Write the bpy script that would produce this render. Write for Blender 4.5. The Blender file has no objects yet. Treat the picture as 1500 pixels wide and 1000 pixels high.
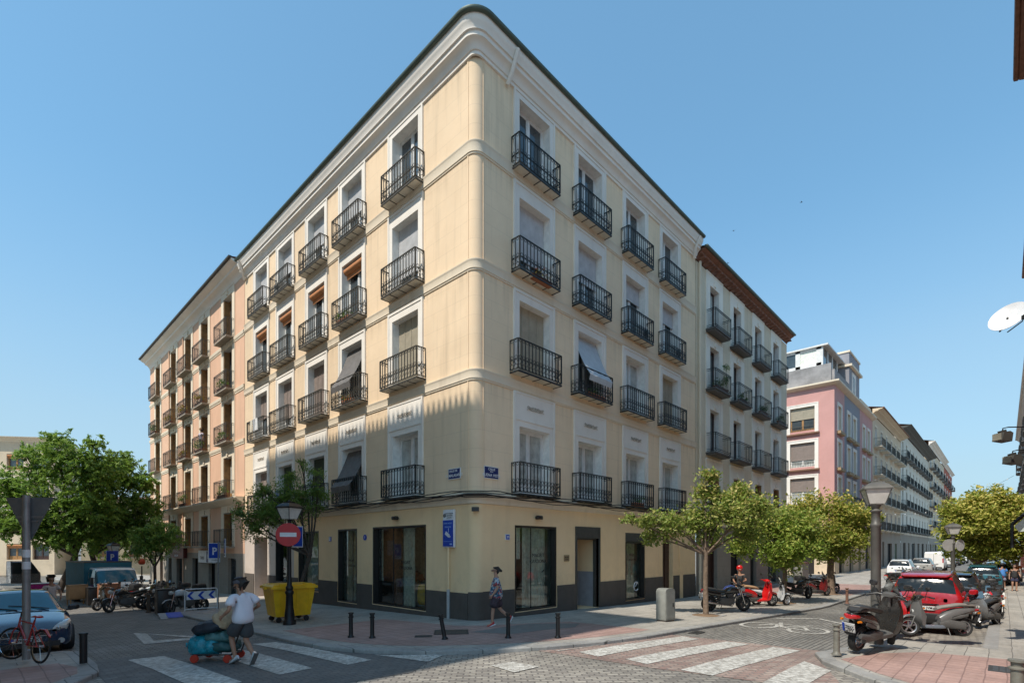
import bpy, bmesh, math, random
from math import sin, cos, pi, radians, sqrt, atan2
from mathutils import Vector, Matrix
SC = bpy.context.scene
COL = SC.collection
rnd = random.Random(7)

# ------------------------------------------------------------------ mesh builder
class MB:
    def __init__(s):
        s.v = []; s.f = []; s.m = []; s.cur = 0
    def face(s, idx):
        s.f.append(idx); s.m.append(s.cur)
    def quad(s, *p):
        n = len(s.v); s.v += [tuple(q) for q in p]; s.face(tuple(range(n, n + len(p))))
    def box(s, x0, x1, y0, y1, z0, z1):
        n = len(s.v)
        s.v += [(x0,y0,z0),(x1,y0,z0),(x1,y1,z0),(x0,y1,z0),(x0,y0,z1),(x1,y0,z1),(x1,y1,z1),(x0,y1,z1)]
        for q in ((3,2,1,0),(4,5,6,7),(0,1,5,4),(1,2,6,5),(2,3,7,6),(3,0,4,7)):
            s.face(tuple(n+i for i in q))
    def obox(s, c, ax, ay, az):
        c = Vector(c); ax = Vector(ax); ay = Vector(ay); az = Vector(az)
        n = len(s.v)
        for k in (-1, 1):
            for i, j in ((-1,-1),(1,-1),(1,1),(-1,1)):
                s.v.append(tuple(c + ax*i + ay*j + az*k))
        for q in ((3,2,1,0),(4,5,6,7),(0,1,5,4),(1,2,6,5),(2,3,7,6),(3,0,4,7)):
            s.face(tuple(n+i for i in q))
    def tube(s, pts, r, seg=6, cap=True, closed=False):
        pts = [Vector(p) for p in pts]; N = len(pts)
        rr = r if isinstance(r, (list, tuple)) else [r]*N
        base = len(s.v); up = None
        for i, p in enumerate(pts):
            a = pts[i-1] if (i > 0 or closed) else p
            b = pts[(i+1) % N] if (i < N-1 or closed) else p
            t = (b - a)
            if t.length < 1e-9: t = Vector((0,0,1))
            t.normalize()
            if up is None:
                up = Vector((0,0,1)) if abs(t.z) < .9 else Vector((1,0,0))
            x = up.cross(t)
            if x.length < 1e-6: x = Vector((1,0,0)).cross(t)
            x.normalize(); y = t.cross(x); up = y
            for k in range(seg):
                an = 2*pi*k/seg
                s.v.append(tuple(p + x*(cos(an)*rr[i]) + y*(sin(an)*rr[i])))
        for i in range(N if closed else N-1):
            for k in range(seg):
                a = base + i*seg + k; b = base + i*seg + (k+1) % seg
                j = (i+1) % N
                c = base + j*seg + (k+1) % seg; d = base + j*seg + k
                s.face((a, b, c, d))
        if cap and not closed:
            s.face(tuple(base + k for k in range(seg))[::-1])
            s.face(tuple(base + (N-1)*seg + k for k in range(seg)))
    def ring(s, c, r, t, axis='y', n=12, seg=4, a0=0, a1=2*pi):
        full = abs(a1-a0-2*pi) < 1e-6; P = []
        m = n if full else n+1
        for i in range(m):
            a = a0 + (a1-a0)*i/n
            if axis == 'y': P.append((c[0]+r*cos(a), c[1], c[2]+r*sin(a)))
            elif axis == 'x': P.append((c[0], c[1]+r*cos(a), c[2]+r*sin(a)))
            else: P.append((c[0]+r*cos(a), c[1]+r*sin(a), c[2]))
        s.tube(P, t, seg, closed=full)
    def lathe(s, prof, c=(0,0,0), n=16, axis='z', capends=True):
        base = len(s.v)
        for r, h in prof:
            for k in range(n):
                a = 2*pi*k/n
                if axis == 'z': s.v.append((c[0]+r*cos(a), c[1]+r*sin(a), c[2]+h))
                elif axis == 'y': s.v.append((c[0]+r*cos(a), c[1]+h, c[2]+r*sin(a)))
                else: s.v.append((c[0]+h, c[1]+r*cos(a), c[2]+r*sin(a)))
        for i in range(len(prof)-1):
            for k in range(n):
                s.face((base+i*n+k, base+i*n+(k+1)%n, base+(i+1)*n+(k+1)%n, base+(i+1)*n+k))
        if capends:
            s.face(tuple(base+k for k in range(n))[::-1])
            s.face(tuple(base+(len(prof)-1)*n+k for k in range(n)))
    def loft(s, st, n=12, pw=2.0):
        """st: (x, z, halfwidth, halfheight[, y]) cross-sections across x"""
        base = len(s.v)
        for q in st:
            x, z, w, h = q[:4]; y = q[4] if len(q) > 4 else 0
            for k in range(n):
                a = 2*pi*k/n; ca, sa = cos(a), sin(a)
                e = 2.0/pw
                s.v.append((x, y + w*math.copysign(abs(ca)**e, ca), z + h*math.copysign(abs(sa)**e, sa)))
        for i in range(len(st)-1):
            for k in range(n):
                s.face((base+i*n+k, base+i*n+(k+1)%n, base+(i+1)*n+(k+1)%n, base+(i+1)*n+k))
        s.face(tuple(base+k for k in range(n))[::-1]); s.face(tuple(base+(len(st)-1)*n+k for k in range(n)))
    def prism(s, poly, y0, y1):
        """poly in xz, extruded along y"""
        n = len(poly); b = len(s.v)
        s.v += [(x, y0, z) for x, z in poly] + [(x, y1, z) for x, z in poly]
        s.face(tuple(range(b, b+n))); s.face(tuple(range(b+n, b+2*n))[::-1])
        for i in range(n):
            j = (i+1) % n; s.face((b+i, b+n+i, b+n+j, b+j))
    def vprism(s, poly, z0, z1):
        n = len(poly); b = len(s.v)
        s.v += [(x, y, z0) for x, y in poly] + [(x, y, z1) for x, y in poly]
        s.face(tuple(range(b, b+n))[::-1]); s.face(tuple(range(b+n, b+2*n)))
        for i in range(n):
            j = (i+1) % n; s.face((b+i, b+j, b+n+j, b+n+i))
    def sweep(s, path, prof, closed=False):
        """path: list of ((x,y),(nx,ny)); prof: (d,z) polyline"""
        b = len(s.v); P = len(prof)
        for (p, nn) in path:
            for d, z in prof:
                s.v.append((p[0]+nn[0]*d, p[1]+nn[1]*d, z))
        for i in range(len(path)-1):
            for k in range(P-1):
                s.face((b+i*P+k, b+(i+1)*P+k, b+(i+1)*P+k+1, b+i*P+k+1))
        s.face(tuple(b+k for k in range(P))); s.face(tuple(b+(len(path)-1)*P+k for k in range(P)))
    def mesh(s, name, mats, recalc=True, smooth=35):
        me = bpy.data.meshes.new(name); me.from_pydata(s.v, [], s.f)
        for m in (mats if isinstance(mats, (list, tuple)) else [mats]): me.materials.append(m)
        if any(s.m): me.polygons.foreach_set('material_index', s.m)
        if recalc:
            bm = bmesh.new(); bm.from_mesh(me); bmesh.ops.recalc_face_normals(bm, faces=bm.faces); bm.to_mesh(me); bm.free()
        if smooth:
            me.polygons.foreach_set('use_smooth', [True]*len(me.polygons))
            me.set_sharp_from_angle(angle=radians(smooth))
        me.update()
        return me

def ob(name, mb, mats=None, parent=None, loc=(0,0,0), rz=0, **k):
    me = mb.mesh(name, mats, **k) if isinstance(mb, MB) else mb
    o = bpy.data.objects.new(name, me); COL.objects.link(o)
    if parent is not None: o.parent = parent
    o.location = loc; o.rotation_euler = (0, 0, rz)
    return o
def tag(o, label, cat, group=None, kind=None):
    if label: o['label'] = label
    if cat: o['category'] = cat
    if group: o['group'] = group
    if kind: o['kind'] = kind
    return o
def thing(name, label, cat, loc=(0,0,0), rz=0, group=None):
    o = bpy.data.objects.new(name, None); COL.objects.link(o)
    o.empty_display_size = .2; o.location = loc; o.rotation_euler = (0,0,rz)
    return tag(o, label, cat, group)
def copy_tree(src, parent=None, **kw):
    c = src.copy(); COL.objects.link(c)
    if parent is not None: c.parent = parent
    for ch in src.children: copy_tree(ch, c)
    return c

# ground heights: the two streets fall away gently from the crossing
def gz(x, y):
    return -0.02*min(max(x, 0), 15) - 0.025*min(max(y, 0), 30)
ROADZ = -.08
def rz_(x, y): return gz(x, y) + ROADZ

# ------------------------------------------------------------------ materials
def nodes(name):
    m = bpy.data.materials.new(name); m.use_nodes = True
    nt = m.node_tree; b = nt.nodes['Principled BSDF']
    return m, nt, b
def L(nt, a, b): nt.links.new(a, b)
def mixc(nt, fac, a, b, mode='MIX'):
    n = nt.nodes.new('ShaderNodeMix'); n.data_type = 'RGBA'; n.blend_type = mode
    for i, v in ((0, fac), (6, a), (7, b)):
        if hasattr(v, 'links') or hasattr(v, 'is_linked'): L(nt, v, n.inputs[i])
        else: n.inputs[i].default_value = v if i == 0 else (*v, 1) if len(v) == 3 else v
    return n.outputs[2]
def noise(nt, vec, scale, detail=4, rough=.6, dist=0):
    n = nt.nodes.new('ShaderNodeTexNoise'); n.inputs['Scale'].default_value = scale
    n.inputs['Detail'].default_value = detail; n.inputs['Roughness'].default_value = rough
    n.inputs['Distortion'].default_value = dist
    if vec is not None: L(nt, vec, n.inputs['Vector'])
    return n.outputs['Fac']
def ramp(nt, fac, a, b, ca=0., cb=1.):
    n = nt.nodes.new('ShaderNodeMapRange'); n.inputs[1].default_value = a; n.inputs[2].default_value = b
    n.inputs[3].default_value = ca; n.inputs[4].default_value = cb; L(nt, fac, n.inputs[0]); return n.outputs[0]
def mth(nt, op, a, b=None):
    n = nt.nodes.new('ShaderNodeMath'); n.operation = op
    for i, v in ((0, a), (1, b)):
        if v is None: continue
        if isinstance(v, (int, float)): n.inputs[i].default_value = v
        else: L(nt, v, n.inputs[i])
    return n.outputs[0]
def position(nt):
    g = nt.nodes.new('ShaderNodeNewGeometry'); return g.outputs['Position']
def objco(nt):
    t = nt.nodes.new('ShaderNodeTexCoord'); return t.outputs['Object']
def mapping(nt, v, scale=(1,1,1), rot=(0,0,0), loc=(0,0,0)):
    n = nt.nodes.new('ShaderNodeMapping'); L(nt, v, n.inputs[0])
    n.inputs['Scale'].default_value = scale; n.inputs['Rotation'].default_value = rot; n.inputs['Location'].default_value = loc
    return n.outputs[0]
def bumpn(nt, b, h, strength=.3, dist=.01, normal=None):
    n = nt.nodes.new('ShaderNodeBump'); n.inputs['Strength'].default_value = strength; n.inputs['Distance'].default_value = dist
    L(nt, h, n.inputs['Height'])
    if normal is not None: L(nt, normal, n.inputs['Normal'])
    L(nt, n.outputs[0], b.inputs['Normal']); return n.outputs[0]
def sc(c, k): return tuple(min(1, x*k) for x in c)
MATS = {}
def M(name, col, rough=.6, metal=0, var=.12, scale=4, bump=0, bscale=40, coat=0, world=False, spec=None):
    if name in MATS: return MATS[name]
    m, nt, b = nodes(name); MATS[name] = m
    v = position(nt) if world else objco(nt)
    f = noise(nt, v, scale, 5)
    f = ramp(nt, f, .3, .7)
    c = mixc(nt, f, sc(col, 1-var), sc(col, 1+var))
    L(nt, c, b.inputs['Base Color'])
    b.inputs['Roughness'].default_value = rough; b.inputs['Metallic'].default_value = metal
    b.inputs['Coat Weight'].default_value = coat; b.inputs['Coat Roughness'].default_value = .05
    if spec is not None: b.inputs['Specular IOR Level'].default_value = spec
    if bump:
        h = noise(nt, v, bscale, 3); bumpn(nt, b, h, bump, .01)
    r = ramp(nt, noise(nt, v, scale*3, 3), .3, .7, max(.02, rough-.08), min(1, rough+.08)); L(nt, r, b.inputs['Roughness'])
    return m

def brick(nt, vec, w, h, mortar, off=.5):
    n = nt.nodes.new('ShaderNodeTexBrick'); L(nt, vec, n.inputs['Vector'])
    n.inputs['Scale'].default_value = 1; n.inputs['Brick Width'].default_value = w; n.inputs['Row Height'].default_value = h
    n.inputs['Mortar Size'].default_value = mortar; n.inputs['Mortar Smooth'].default_value = .2; n.offset = off
    n.inputs['Color1'].default_value = (0,0,0,1); n.inputs['Color2'].default_value = (1,1,1,1); n.inputs['Mortar'].default_value = (.5,.5,.5,1)
    return n
def paving(name, c1, c2, joint, w, h, mortar, rot=0, rough=.75, patch=.35, off=.5, bump=.5):
    if name in MATS: return MATS[name]
    m, nt, b = nodes(name); MATS[name] = m
    p = position(nt); v = mapping(nt, p, rot=(0,0,rot))
    # wobble so that rows are not ruler straight
    nv = nt.nodes.new('ShaderNodeTexNoise'); nv.inputs['Scale'].default_value = 1.3; L(nt, p, nv.inputs['Vector'])
    s1 = nt.nodes.new('ShaderNodeVectorMath'); s1.operation = 'SCALE'; s1.inputs['Scale'].default_value = .05*min(1, w*3); L(nt, nv.outputs['Color'], s1.inputs[0])
    s2 = nt.nodes.new('ShaderNodeVectorMath'); s2.operation = 'ADD'; L(nt, v, s2.inputs[0]); L(nt, s1.outputs[0], s2.inputs[1])
    bk = brick(nt, s2.outputs[0], w, h, mortar, off)
    c = mixc(nt, bk.outputs['Color'], c1, c2)
    big = ramp(nt, noise(nt, p, .35, 5, .65), .3, .7, 1-patch, 1+patch*.5)
    fine = ramp(nt, noise(nt, p, 14, 4), .25, .75, .85, 1.12)
    fac = mth(nt, 'MULTIPLY', big, fine)
    jn = mixc(nt, bk.outputs['Fac'], c, joint)
    vm = nt.nodes.new('ShaderNodeVectorMath'); vm.operation = 'SCALE'; L(nt, jn, vm.inputs[0]); L(nt, fac, vm.inputs['Scale'])
    # tyre and oil darkening
    st = ramp(nt, noise(nt, mapping(nt, p, scale=(.25, 1.4, 1)), 1.0, 5, .7), .5, .72, 0, .45)
    spot = ramp(nt, noise(nt, p, 1.9, 3, .5), .66, .72, 0, .5); st = mth(nt, 'MAXIMUM', st, spot)
    c2_ = mixc(nt, st, vm.outputs[0], sc(c1, .45))
    L(nt, c2_, b.inputs['Base Color']); b.inputs['Roughness'].default_value = rough
    L(nt, ramp(nt, noise(nt, p, 3, 4), .3, .7, rough-.15, rough+.1), b.inputs['Roughness'])
    hgt = mth(nt, 'SUBTRACT', mth(nt, 'MULTIPLY', noise(nt, p, 30, 3), .4), bk.outputs['Fac'])
    bumpn(nt, b, hgt, bump, .012)
    return m

def plaster(name, col, dirt=(.30,.23,.16), lines=True, streak=.38, bands=()):
    if name in MATS: return MATS[name]
    m, nt, b = nodes(name); MATS[name] = m
    p = position(nt)
    sep = nt.nodes.new('ShaderNodeSeparateXYZ'); L(nt, p, sep.inputs[0])
    u = mth(nt, 'ADD', sep.outputs[0], sep.outputs[1])
    cmb = nt.nodes.new('ShaderNodeCombineXYZ'); L(nt, u, cmb.inputs[0]); L(nt, sep.outputs[2], cmb.inputs[1])
    big = ramp(nt, noise(nt, p, .28, 6, .65, .5), .3, .7)
    c = mixc(nt, big, sc(col, .88), sc(col, 1.06))
    mid = ramp(nt, noise(nt, p, 1.7, 6, .7), .35, .75, 0, .22)
    c = mixc(nt, mid, c, sc((col[0]*.95, col[1]*.86, col[2]*.78), .85))
    st = ramp(nt, noise(nt, mapping(nt, p, scale=(2.2, 2.2, .16)), 1.0, 5, .6), .55, .8, 0, streak)
    c = mixc(nt, st, c, dirt)
    for zb in bands:   # grime washed down from the ledges
        g = mth(nt, 'MULTIPLY', ramp(nt, sep.outputs[2], zb-1.3, zb, 0, 1), mth(nt, 'LESS_THAN', sep.outputs[2], zb))
        s_ = ramp(nt, noise(nt, mapping(nt, p, scale=(5, 5, .12)), 1.0, 4, .6), .45, .75, .05, 1)
        c = mixc(nt, mth(nt, 'MULTIPLY', mth(nt, 'MULTIPLY', mth(nt, 'MULTIPLY', g, g), s_), .42), c, dirt)
    sp_ = mth(nt, 'MULTIPLY', ramp(nt, sep.outputs[2], .9, 2.0, 1, 0), ramp(nt, noise(nt, p, 2.2, 5, .7), .45, .7, 0, .35))
    c = mixc(nt, sp_, c, sc(col, .55))
    # pale worn flecks
    fl = ramp(nt, noise(nt, p, 6, 5, .75), .72, .76, 0, .35)
    c = mixc(nt, fl, c, sc(col, 1.25))
    h = noise(nt, p, 60, 3)
    if lines:
        bk = brick(nt, cmb.outputs[0], 1.45, .62, .008)
        lf = mth(nt, 'MULTIPLY', bk.outputs['Fac'], .28)
        c = mixc(nt, lf, c, sc(col, .5))
    L(nt, c, b.inputs['Base Color']); b.inputs['Roughness'].default_value = .88
    b.inputs['Specular IOR Level'].default_value = .25
    bumpn(nt, b, h, .25, .006)
    return m

def glassmat(name, tint=(.8,.9,.88), fac=.28):
    if name in MATS: return MATS[name]
    m = bpy.data.materials.new(name); m.use_nodes = True; MATS[name] = m
    nt = m.node_tree; nt.nodes.clear()
    o = nt.nodes.new('ShaderNodeOutputMaterial'); mx = nt.nodes.new('ShaderNodeMixShader')
    t = nt.nodes.new('ShaderNodeBsdfTransparent'); t.inputs[0].default_value = (*tint, 1)
    g = nt.nodes.new('ShaderNodeBsdfGlossy'); g.inputs['Roughness'].default_value = .02; g.inputs[0].default_value = (.9,.95,.95,1)
    fr = nt.nodes.new('ShaderNodeFresnel'); fr.inputs[0].default_value = 1.5
    f = mth(nt, 'MINIMUM', mth(nt, 'ADD', fr.outputs[0], fac-.05), .9)
    L(nt, f, mx.inputs[0]); L(nt, t.outputs[0], mx.inputs[1]); L(nt, g.outputs[0], mx.inputs[2]); L(nt, mx.outputs[0], o.inputs[0])
    return m

def leafmat(name, c1, c2, c3=None, hi=.12):
    if name in MATS: return MATS[name]
    m = bpy.data.materials.new(name); m.use_nodes = True; MATS[name] = m
    nt = m.node_tree; b = nt.nodes['Principled BSDF']; out = nt.nodes['Material Output']
    g = nt.nodes.new('ShaderNodeNewGeometry')
    c = mixc(nt, g.outputs['Random Per Island'], c1, c2)
    big = ramp(nt, noise(nt, g.outputs['Position'], 1.1, 4), .35, .65, 0, 1)
    c = mixc(nt, mth(nt, 'MULTIPLY', big, .7), c, sc(c1, .7))  # broad darker patches put crown shading into the leaf colour
    if c3:
        # pale new growth / flowers plus painted sunlit tips towards the top of the crown
        sep = nt.nodes.new('ShaderNodeSeparateXYZ'); L(nt, objco(nt), sep.inputs[0])
        top = ramp(nt, sep.outputs[2], 0., 1., 0, 1)
        r2 = mth(nt, 'GREATER_THAN', g.outputs['Random Per Island'], 1-hi)
        c = mixc(nt, mth(nt, 'MULTIPLY', r2, top), c, c3)
    L(nt, c, b.inputs['Base Color']); b.inputs['Roughness'].default_value = .5; b.inputs['Specular IOR Level'].default_value = .35
    t = nt.nodes.new('ShaderNodeBsdfTranslucent'); L(nt, mixc(nt, .5, c, (.3,.45,.05)), t.inputs[0])
    mx = nt.nodes.new('ShaderNodeMixShader'); mx.inputs[0].default_value = .4
    L(nt, b.outputs[0], mx.inputs[1]); L(nt, t.outputs[0], mx.inputs[2]); L(nt, mx.outputs[0], out.inputs[0])
    return m

BANDS = (7.8, 11.36, 15.13, 18.24)
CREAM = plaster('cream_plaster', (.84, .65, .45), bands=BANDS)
CREAMR = plaster('cream_plaster_shade_lift', (.94, .735, .51), bands=BANDS)  # lighter copy of the cream, lifts the shaded front by colour
CREAMG = plaster('cream_plaster_ground_lift', (.93, .69, .41), lines=False, streak=.12)  # ochre ground floor cream, lightened against the shade it stands in
PINKPL = plaster('salmon_plaster', (.76, .48, .33), lines=False)
STONEW = plaster('grey_stone_wall', (.80, .69, .52), lines=True, streak=.4)
WHITEPL = plaster('white_plaster', (.94, .88, .77), lines=False, streak=.3)
PALEPL = plaster('pale_pink_plaster', (.60, .52, .46), lines=False, streak=.12)
ROSE = plaster('rose_plaster', (.62, .34, .31), lines=False, streak=.12)
ROSEB = plaster('blue_grey_plaster', (.30, .30, .33), lines=False)
BEIGE = plaster('beige_plaster', (.72, .58, .42), lines=False)
OFFW = plaster('off_white_plaster', (.76, .71, .61), lines=False)
BRICKR = plaster('brick_red_plaster', (.48, .14, .09), lines=False)
TRIM = plaster('white_trim', (.86, .81, .74), lines=False, streak=.14)
TRIMW = plaster('cream_trim', (.80, .69, .54), lines=False, streak=.3)
STONE = plaster('dark_plinth_stone', (.115, .10, .088), dirt=(.05,.045,.04), lines=False)
GREYST = plaster('grey_base_stone', (.34, .30, .255), lines=True)
REVEAL = M('white_reveal', (.82, .79, .74), .8, world=True)
IRON = M('black_iron', (.016, .019, .02), .5, .2, spec=.5)
IRONL = M('worn_iron', (.07, .068, .06), .6, .2)
SLABM = M('balcony_slab', (.62, .56, .46), .8, world=True)
SLABD = M('dark_slab', (.11,.108,.105), .7, world=True)
GUTTER = M('green_gutter', (.09, .12, .10), .5, .4, world=True)
ZINC = M('zinc_pipe', (.45, .46, .46), .5, .2, world=True)
TILE = M('roof_tile', (.25, .12, .07), .85, var=.35, scale=5, bump=.3, world=True)
WOODB = M('brown_eave_wood', (.22, .09, .05), .7, var=.3, world=True)
FRAMEW = M('white_window_frame', (.72, .71, .69), .5)
FRAMEB = M('brown_window_frame', (.055, .025, .018), .5, var=.3)
FRAMEO = M('ochre_shutter_wood', (.36, .19, .07), .6, var=.3)
PANE = M('window_pane', (.05, .065, .075), .06, spec=.9, var=.3, scale=2)
PANEC = M('curtained_pane', (.42, .44, .42), .12, spec=.8, var=.3, scale=3)
BLINDW = M('white_blind', (.55, .55, .56), .7)
BLINDB = M('beige_blind', (.42, .37, .28), .8)
BLINDM = M('mauve_blind', (.30, .24, .21), .8)
BLINDG = M('green_blind', (.05, .07, .045), .8)
BLINDO = M('orange_roll', (.50, .21, .08), .7)
AWNG = M('grey_awning_cloth', (.14, .13, .125), .9, var=.2)
AWNL = M('pale_awning_cloth', (.50, .53, .56), .9, var=.1)
DARKIN = M('dark_interior', (.02, .018, .017), .9)
SHOPG = glassmat('shop_glass', (.8,.9,.88), .12)
BLACKF = M('black_frame', (.018, .016, .015), .4)
GRANITE = paving('granite_kerb', (.30,.29,.275), (.36,.35,.33), (.12,.12,.11), 1.0, 5.0, .012, patch=.3, bump=.2)
WALK = paving('grey_pavement', (.36,.335,.295), (.42,.39,.345), (.13,.12,.11), .6, .4, .008, patch=.28, bump=.25)
WALKR = paving('red_pavement', (.38,.245,.21), (.43,.28,.24), (.25,.16,.14), .3, .3, .012, patch=.3, bump=.2, off=0)
SETT = paving('grey_setts', (.24,.215,.19), (.40,.365,.31), (.15,.135,.12), .24, .13, .016, rot=radians(44), patch=.35, bump=.9)
SETTD = paving('street_setts', (.19,.175,.155), (.27,.25,.22), (.07,.065,.06), .22, .12, .012, rot=0, patch=.35, bump=.9)
SETTR = paving('red_setts', (.30,.19,.16), (.40,.31,.26), (.22,.18,.16), .24, .13, .018, rot=radians(44), patch=.3, bump=.9)
ASPH = paving('worn_asphalt', (.15,.142,.132), (.18,.17,.158), (.09,.09,.09), .24, .13, .012, patch=.3, bump=.3)
EARTH = M('bare_earth', (.20,.13,.08), .95, var=.35, scale=12, bump=.8, world=True)
def paintmat():
    m, nt, b = nodes('worn_road_paint'); p = position(nt)
    f = ramp(nt, noise(nt, p, 9, 6, .75), .36, .6, 0, 1)
    f2 = ramp(nt, noise(nt, p, 1.2, 4, .6), .3, .7, .55, 1)
    bk = brick(nt, mapping(nt, p, rot=(0,0,radians(44))), .24, .13, .014)
    ff = mth(nt, 'MULTIPLY', mth(nt, 'MULTIPLY', f, f2), mth(nt, 'SUBTRACT', 1, mth(nt, 'MULTIPLY', bk.outputs['Fac'], .5)))
    ff = ramp(nt, ff, .05, .8, .0, .9)
    c = mixc(nt, ff, (.26,.24,.21), (.66,.64,.59)); L(nt, c, b.inputs['Base Color']); b.inputs['Roughness'].default_value = .7
    bumpn(nt, b, f, .2, .005)
    return m
PAINT = paintmat()
# ------------------------------------------------------------------ camera, light, sky
cam = bpy.data.cameras.new('camera'); camo = bpy.data.objects.new('camera', cam); COL.objects.link(camo)
cam.sensor_width = 36; cam.lens = 753/1500*36; cam.shift_y = .2013; cam.shift_x = 0
cam.clip_start = .1; cam.clip_end = 2000
camo.location = (-11.135, -12.277, 2.35); camo.rotation_euler = (radians(90), 0, radians(-46.27)); SC.camera = camo
W = bpy.data.worlds.new('World'); SC.world = W; W.use_nodes = True
SUN_EL = radians(54.6); TO_SUN = Vector((-1, .055, 0)).normalized()
sky = W.node_tree.nodes.new('ShaderNodeTexSky'); sky.sky_type = 'NISHITA'; sky.sun_disc = False
sky.sun_elevation = SUN_EL; sky.sun_rotation = atan2(TO_SUN.x, TO_SUN.y)
sky.altitude = 650; sky.air_density = 1.0; sky.dust_density = .9; sky.ozone_density = 2.2
bg = W.node_tree.nodes['Background']; bg.inputs['Strength'].default_value = .14
_nt = W.node_tree; _v = _nt.nodes.new('ShaderNodeGamma'); _v.inputs[1].default_value = .62
_s = _nt.nodes.new('ShaderNodeVectorMath'); _s.operation = 'MULTIPLY'; _s.inputs[1].default_value = (.13, .13, .13)
_nt.links.new(sky.outputs[0], _s.inputs[0]); _nt.links.new(_s.outputs[0], _v.inputs[0])
_m = _nt.nodes.new('ShaderNodeVectorMath'); _m.operation = 'MULTIPLY'; _m.inputs[1].default_value = tuple(c/.14 for c in (.74, 1.18, 1.34))
_nt.links.new(_v.outputs[0], _m.inputs[0])
# summer haze: the blue pales towards the horizon
_tc = _nt.nodes.new('ShaderNodeTexCoord'); _sp = _nt.nodes.new('ShaderNodeSeparateXYZ'); _nt.links.new(_tc.outputs['Generated'], _sp.inputs[0])
_mr = _nt.nodes.new('ShaderNodeMapRange'); _mr.interpolation_type = 'SMOOTHSTEP'
for _i, _x in enumerate((-.05, .55, .85, 0.)): _mr.inputs[_i+1].default_value = _x
_nt.links.new(_sp.outputs[2], _mr.inputs[0])
_nz = _nt.nodes.new('ShaderNodeTexNoise'); _nz.inputs['Scale'].default_value = 2.2; _nz.inputs['Detail'].default_value = 4; _nt.links.new(mapping(_nt, _tc.outputs['Generated'], scale=(1,1,4)), _nz.inputs['Vector'])
_f = mth(_nt, 'MULTIPLY', _mr.outputs[0], ramp(_nt, _nz.outputs['Fac'], .25, .75, .86, 1.1))
_hz = mixc(_nt, _f, _m.outputs[0], tuple(c/.14 for c in (.50, .65, .74))); _nt.links.new(_hz, bg.inputs[0])
sl = bpy.data.lights.new('sun', 'SUN'); sl.energy = 5.0; sl.angle = radians(.53); sl.color = (1, .93, .82)
so = bpy.data.objects.new('sun', sl); COL.objects.link(so)
d = Vector((TO_SUN.x*cos(SUN_EL), TO_SUN.y*cos(SUN_EL), sin(SUN_EL)))
so.rotation_euler = d.to_track_quat('Z', 'Y').to_euler(); so.location = (-20, 0, 40)
SC.view_settings.view_transform = 'Standard'; SC.view_settings.look = 'None'; SC.view_settings.exposure = 0; SC.view_settings.gamma = 1
SC.render.engine = 'CYCLES'
SC.cycles.max_bounces = 6; SC.cycles.transparent_max_bounces = 12; SC.cycles.use_denoising = True

# ------------------------------------------------------------------ ground
def drape(me, off):
    bm = bmesh.new(); bm.from_mesh(me)
    for co, no in (((0,0,0),(1,0,0)), ((15,0,0),(1,0,0)), ((0,0,0),(0,1,0)), ((0,30,0),(0,1,0))):
        bmesh.ops.bisect_plane(bm, geom=bm.verts[:]+bm.edges[:]+bm.faces[:], plane_co=co, plane_no=no)
    for v in bm.verts: v.co.z += gz(v.co.x, v.co.y) + off
    bm.to_mesh(me); bm.free(); me.update()
def sheet(name, polys, mat, off):
    mb = MB()
    if polys and isinstance(polys[0][0], (int, float)): polys = [polys]
    for p in polys: mb.quad(*[(x, y, 0) for x, y in p])
    me = mb.mesh(name, mat, smooth=0); drape(me, off)
    o = ob(name, me); tag(o, None, None, kind='structure'); return o
def slab(name, poly, mat, z0, z1):
    mb = MB(); mb.vprism(poly, z0, z1); me = mb.mesh(name, mat, smooth=0)
    drape(me, 0); o = ob(name, me); o['kind'] = 'structure'; return o
def kerb(name, path, w=.28, top=.006):
    mb = MB(); n = len(path); P = []
    for i, p in enumerate(path):
        a = Vector(path[max(i-1, 0)]); b = Vector(path[min(i+1, n-1)]); t = (b-a).normalized(); P.append((p, (-t.y, t.x)))
    mb.sweep(P, [(-.01, -.16), (-.01, top-.02), (.01, top), (w, top), (w, -.16)])
    me = mb.mesh(name, GRANITE, smooth=0); drape(me, 0); o = ob(name, me); o['kind'] = 'structure'
far = sheet('ground', [(-600,-600),(900,-600),(900,900),(-600,900)], M('town_ground', (.17,.16,.15), .9, world=True), -.14)
sheet('road', [(-70,-40),(260,-40),(260,110),(-70,110)], SETT, ROADZ-.012)
sheet('left_street_paving', [(-9.5,2.2),(-5.4,2.2),(-5.4,70),(-9.5,70)], SETTD, ROADZ-.006)
sheet('right_street_paving', [(1.8,-10),(230,-13),(230,-5.8),(2.8,-5.2)], SETTD, ROADZ-.006)
sheet('left_crossing_paving', [(-9.5,2.2),(-5.3,2.2),(-5.2,.0),(-3.9,-3.0),(-5.2,-3.9),(-9.5,-3.2)], ASPH, ROADZ-.005)
sheet('red_crossing_paving', [(-1.9,-4.3),(2.7,-5.3),(3.1,-9.5),(1.3,-9.5),(-1.0,-10.4),(-1.6,-7.2)], SETTR, ROADZ-.005)
A = [(-5.5,70),(-5.5,.8),(-5.35,-.5),(-4.9,-1.6),(-4.1,-2.7),(-3.0,-3.6),(-1.7,-4.4),(-.2,-5.0),(1.5,-5.3),(3.5,-5.45),(10,-6.0),(16,-6.45),(230,-6.45)]
slab('pavement', A+[(230,2),(4,2),(4,4),(2,70)], WALK, -.2, 0)
kerb('kerb', [(-5.5,70),(-5.5,.8),(-5.35,-.5),(-4.9,-1.6),(-4.1,-2.7),(-3.0,-3.6),(-1.7,-4.4),(-.2,-5.0),(1.5,-5.3),(3.5,-5.45),(10,-6.0),(16,-6.45),(230,-6.45)])
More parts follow.
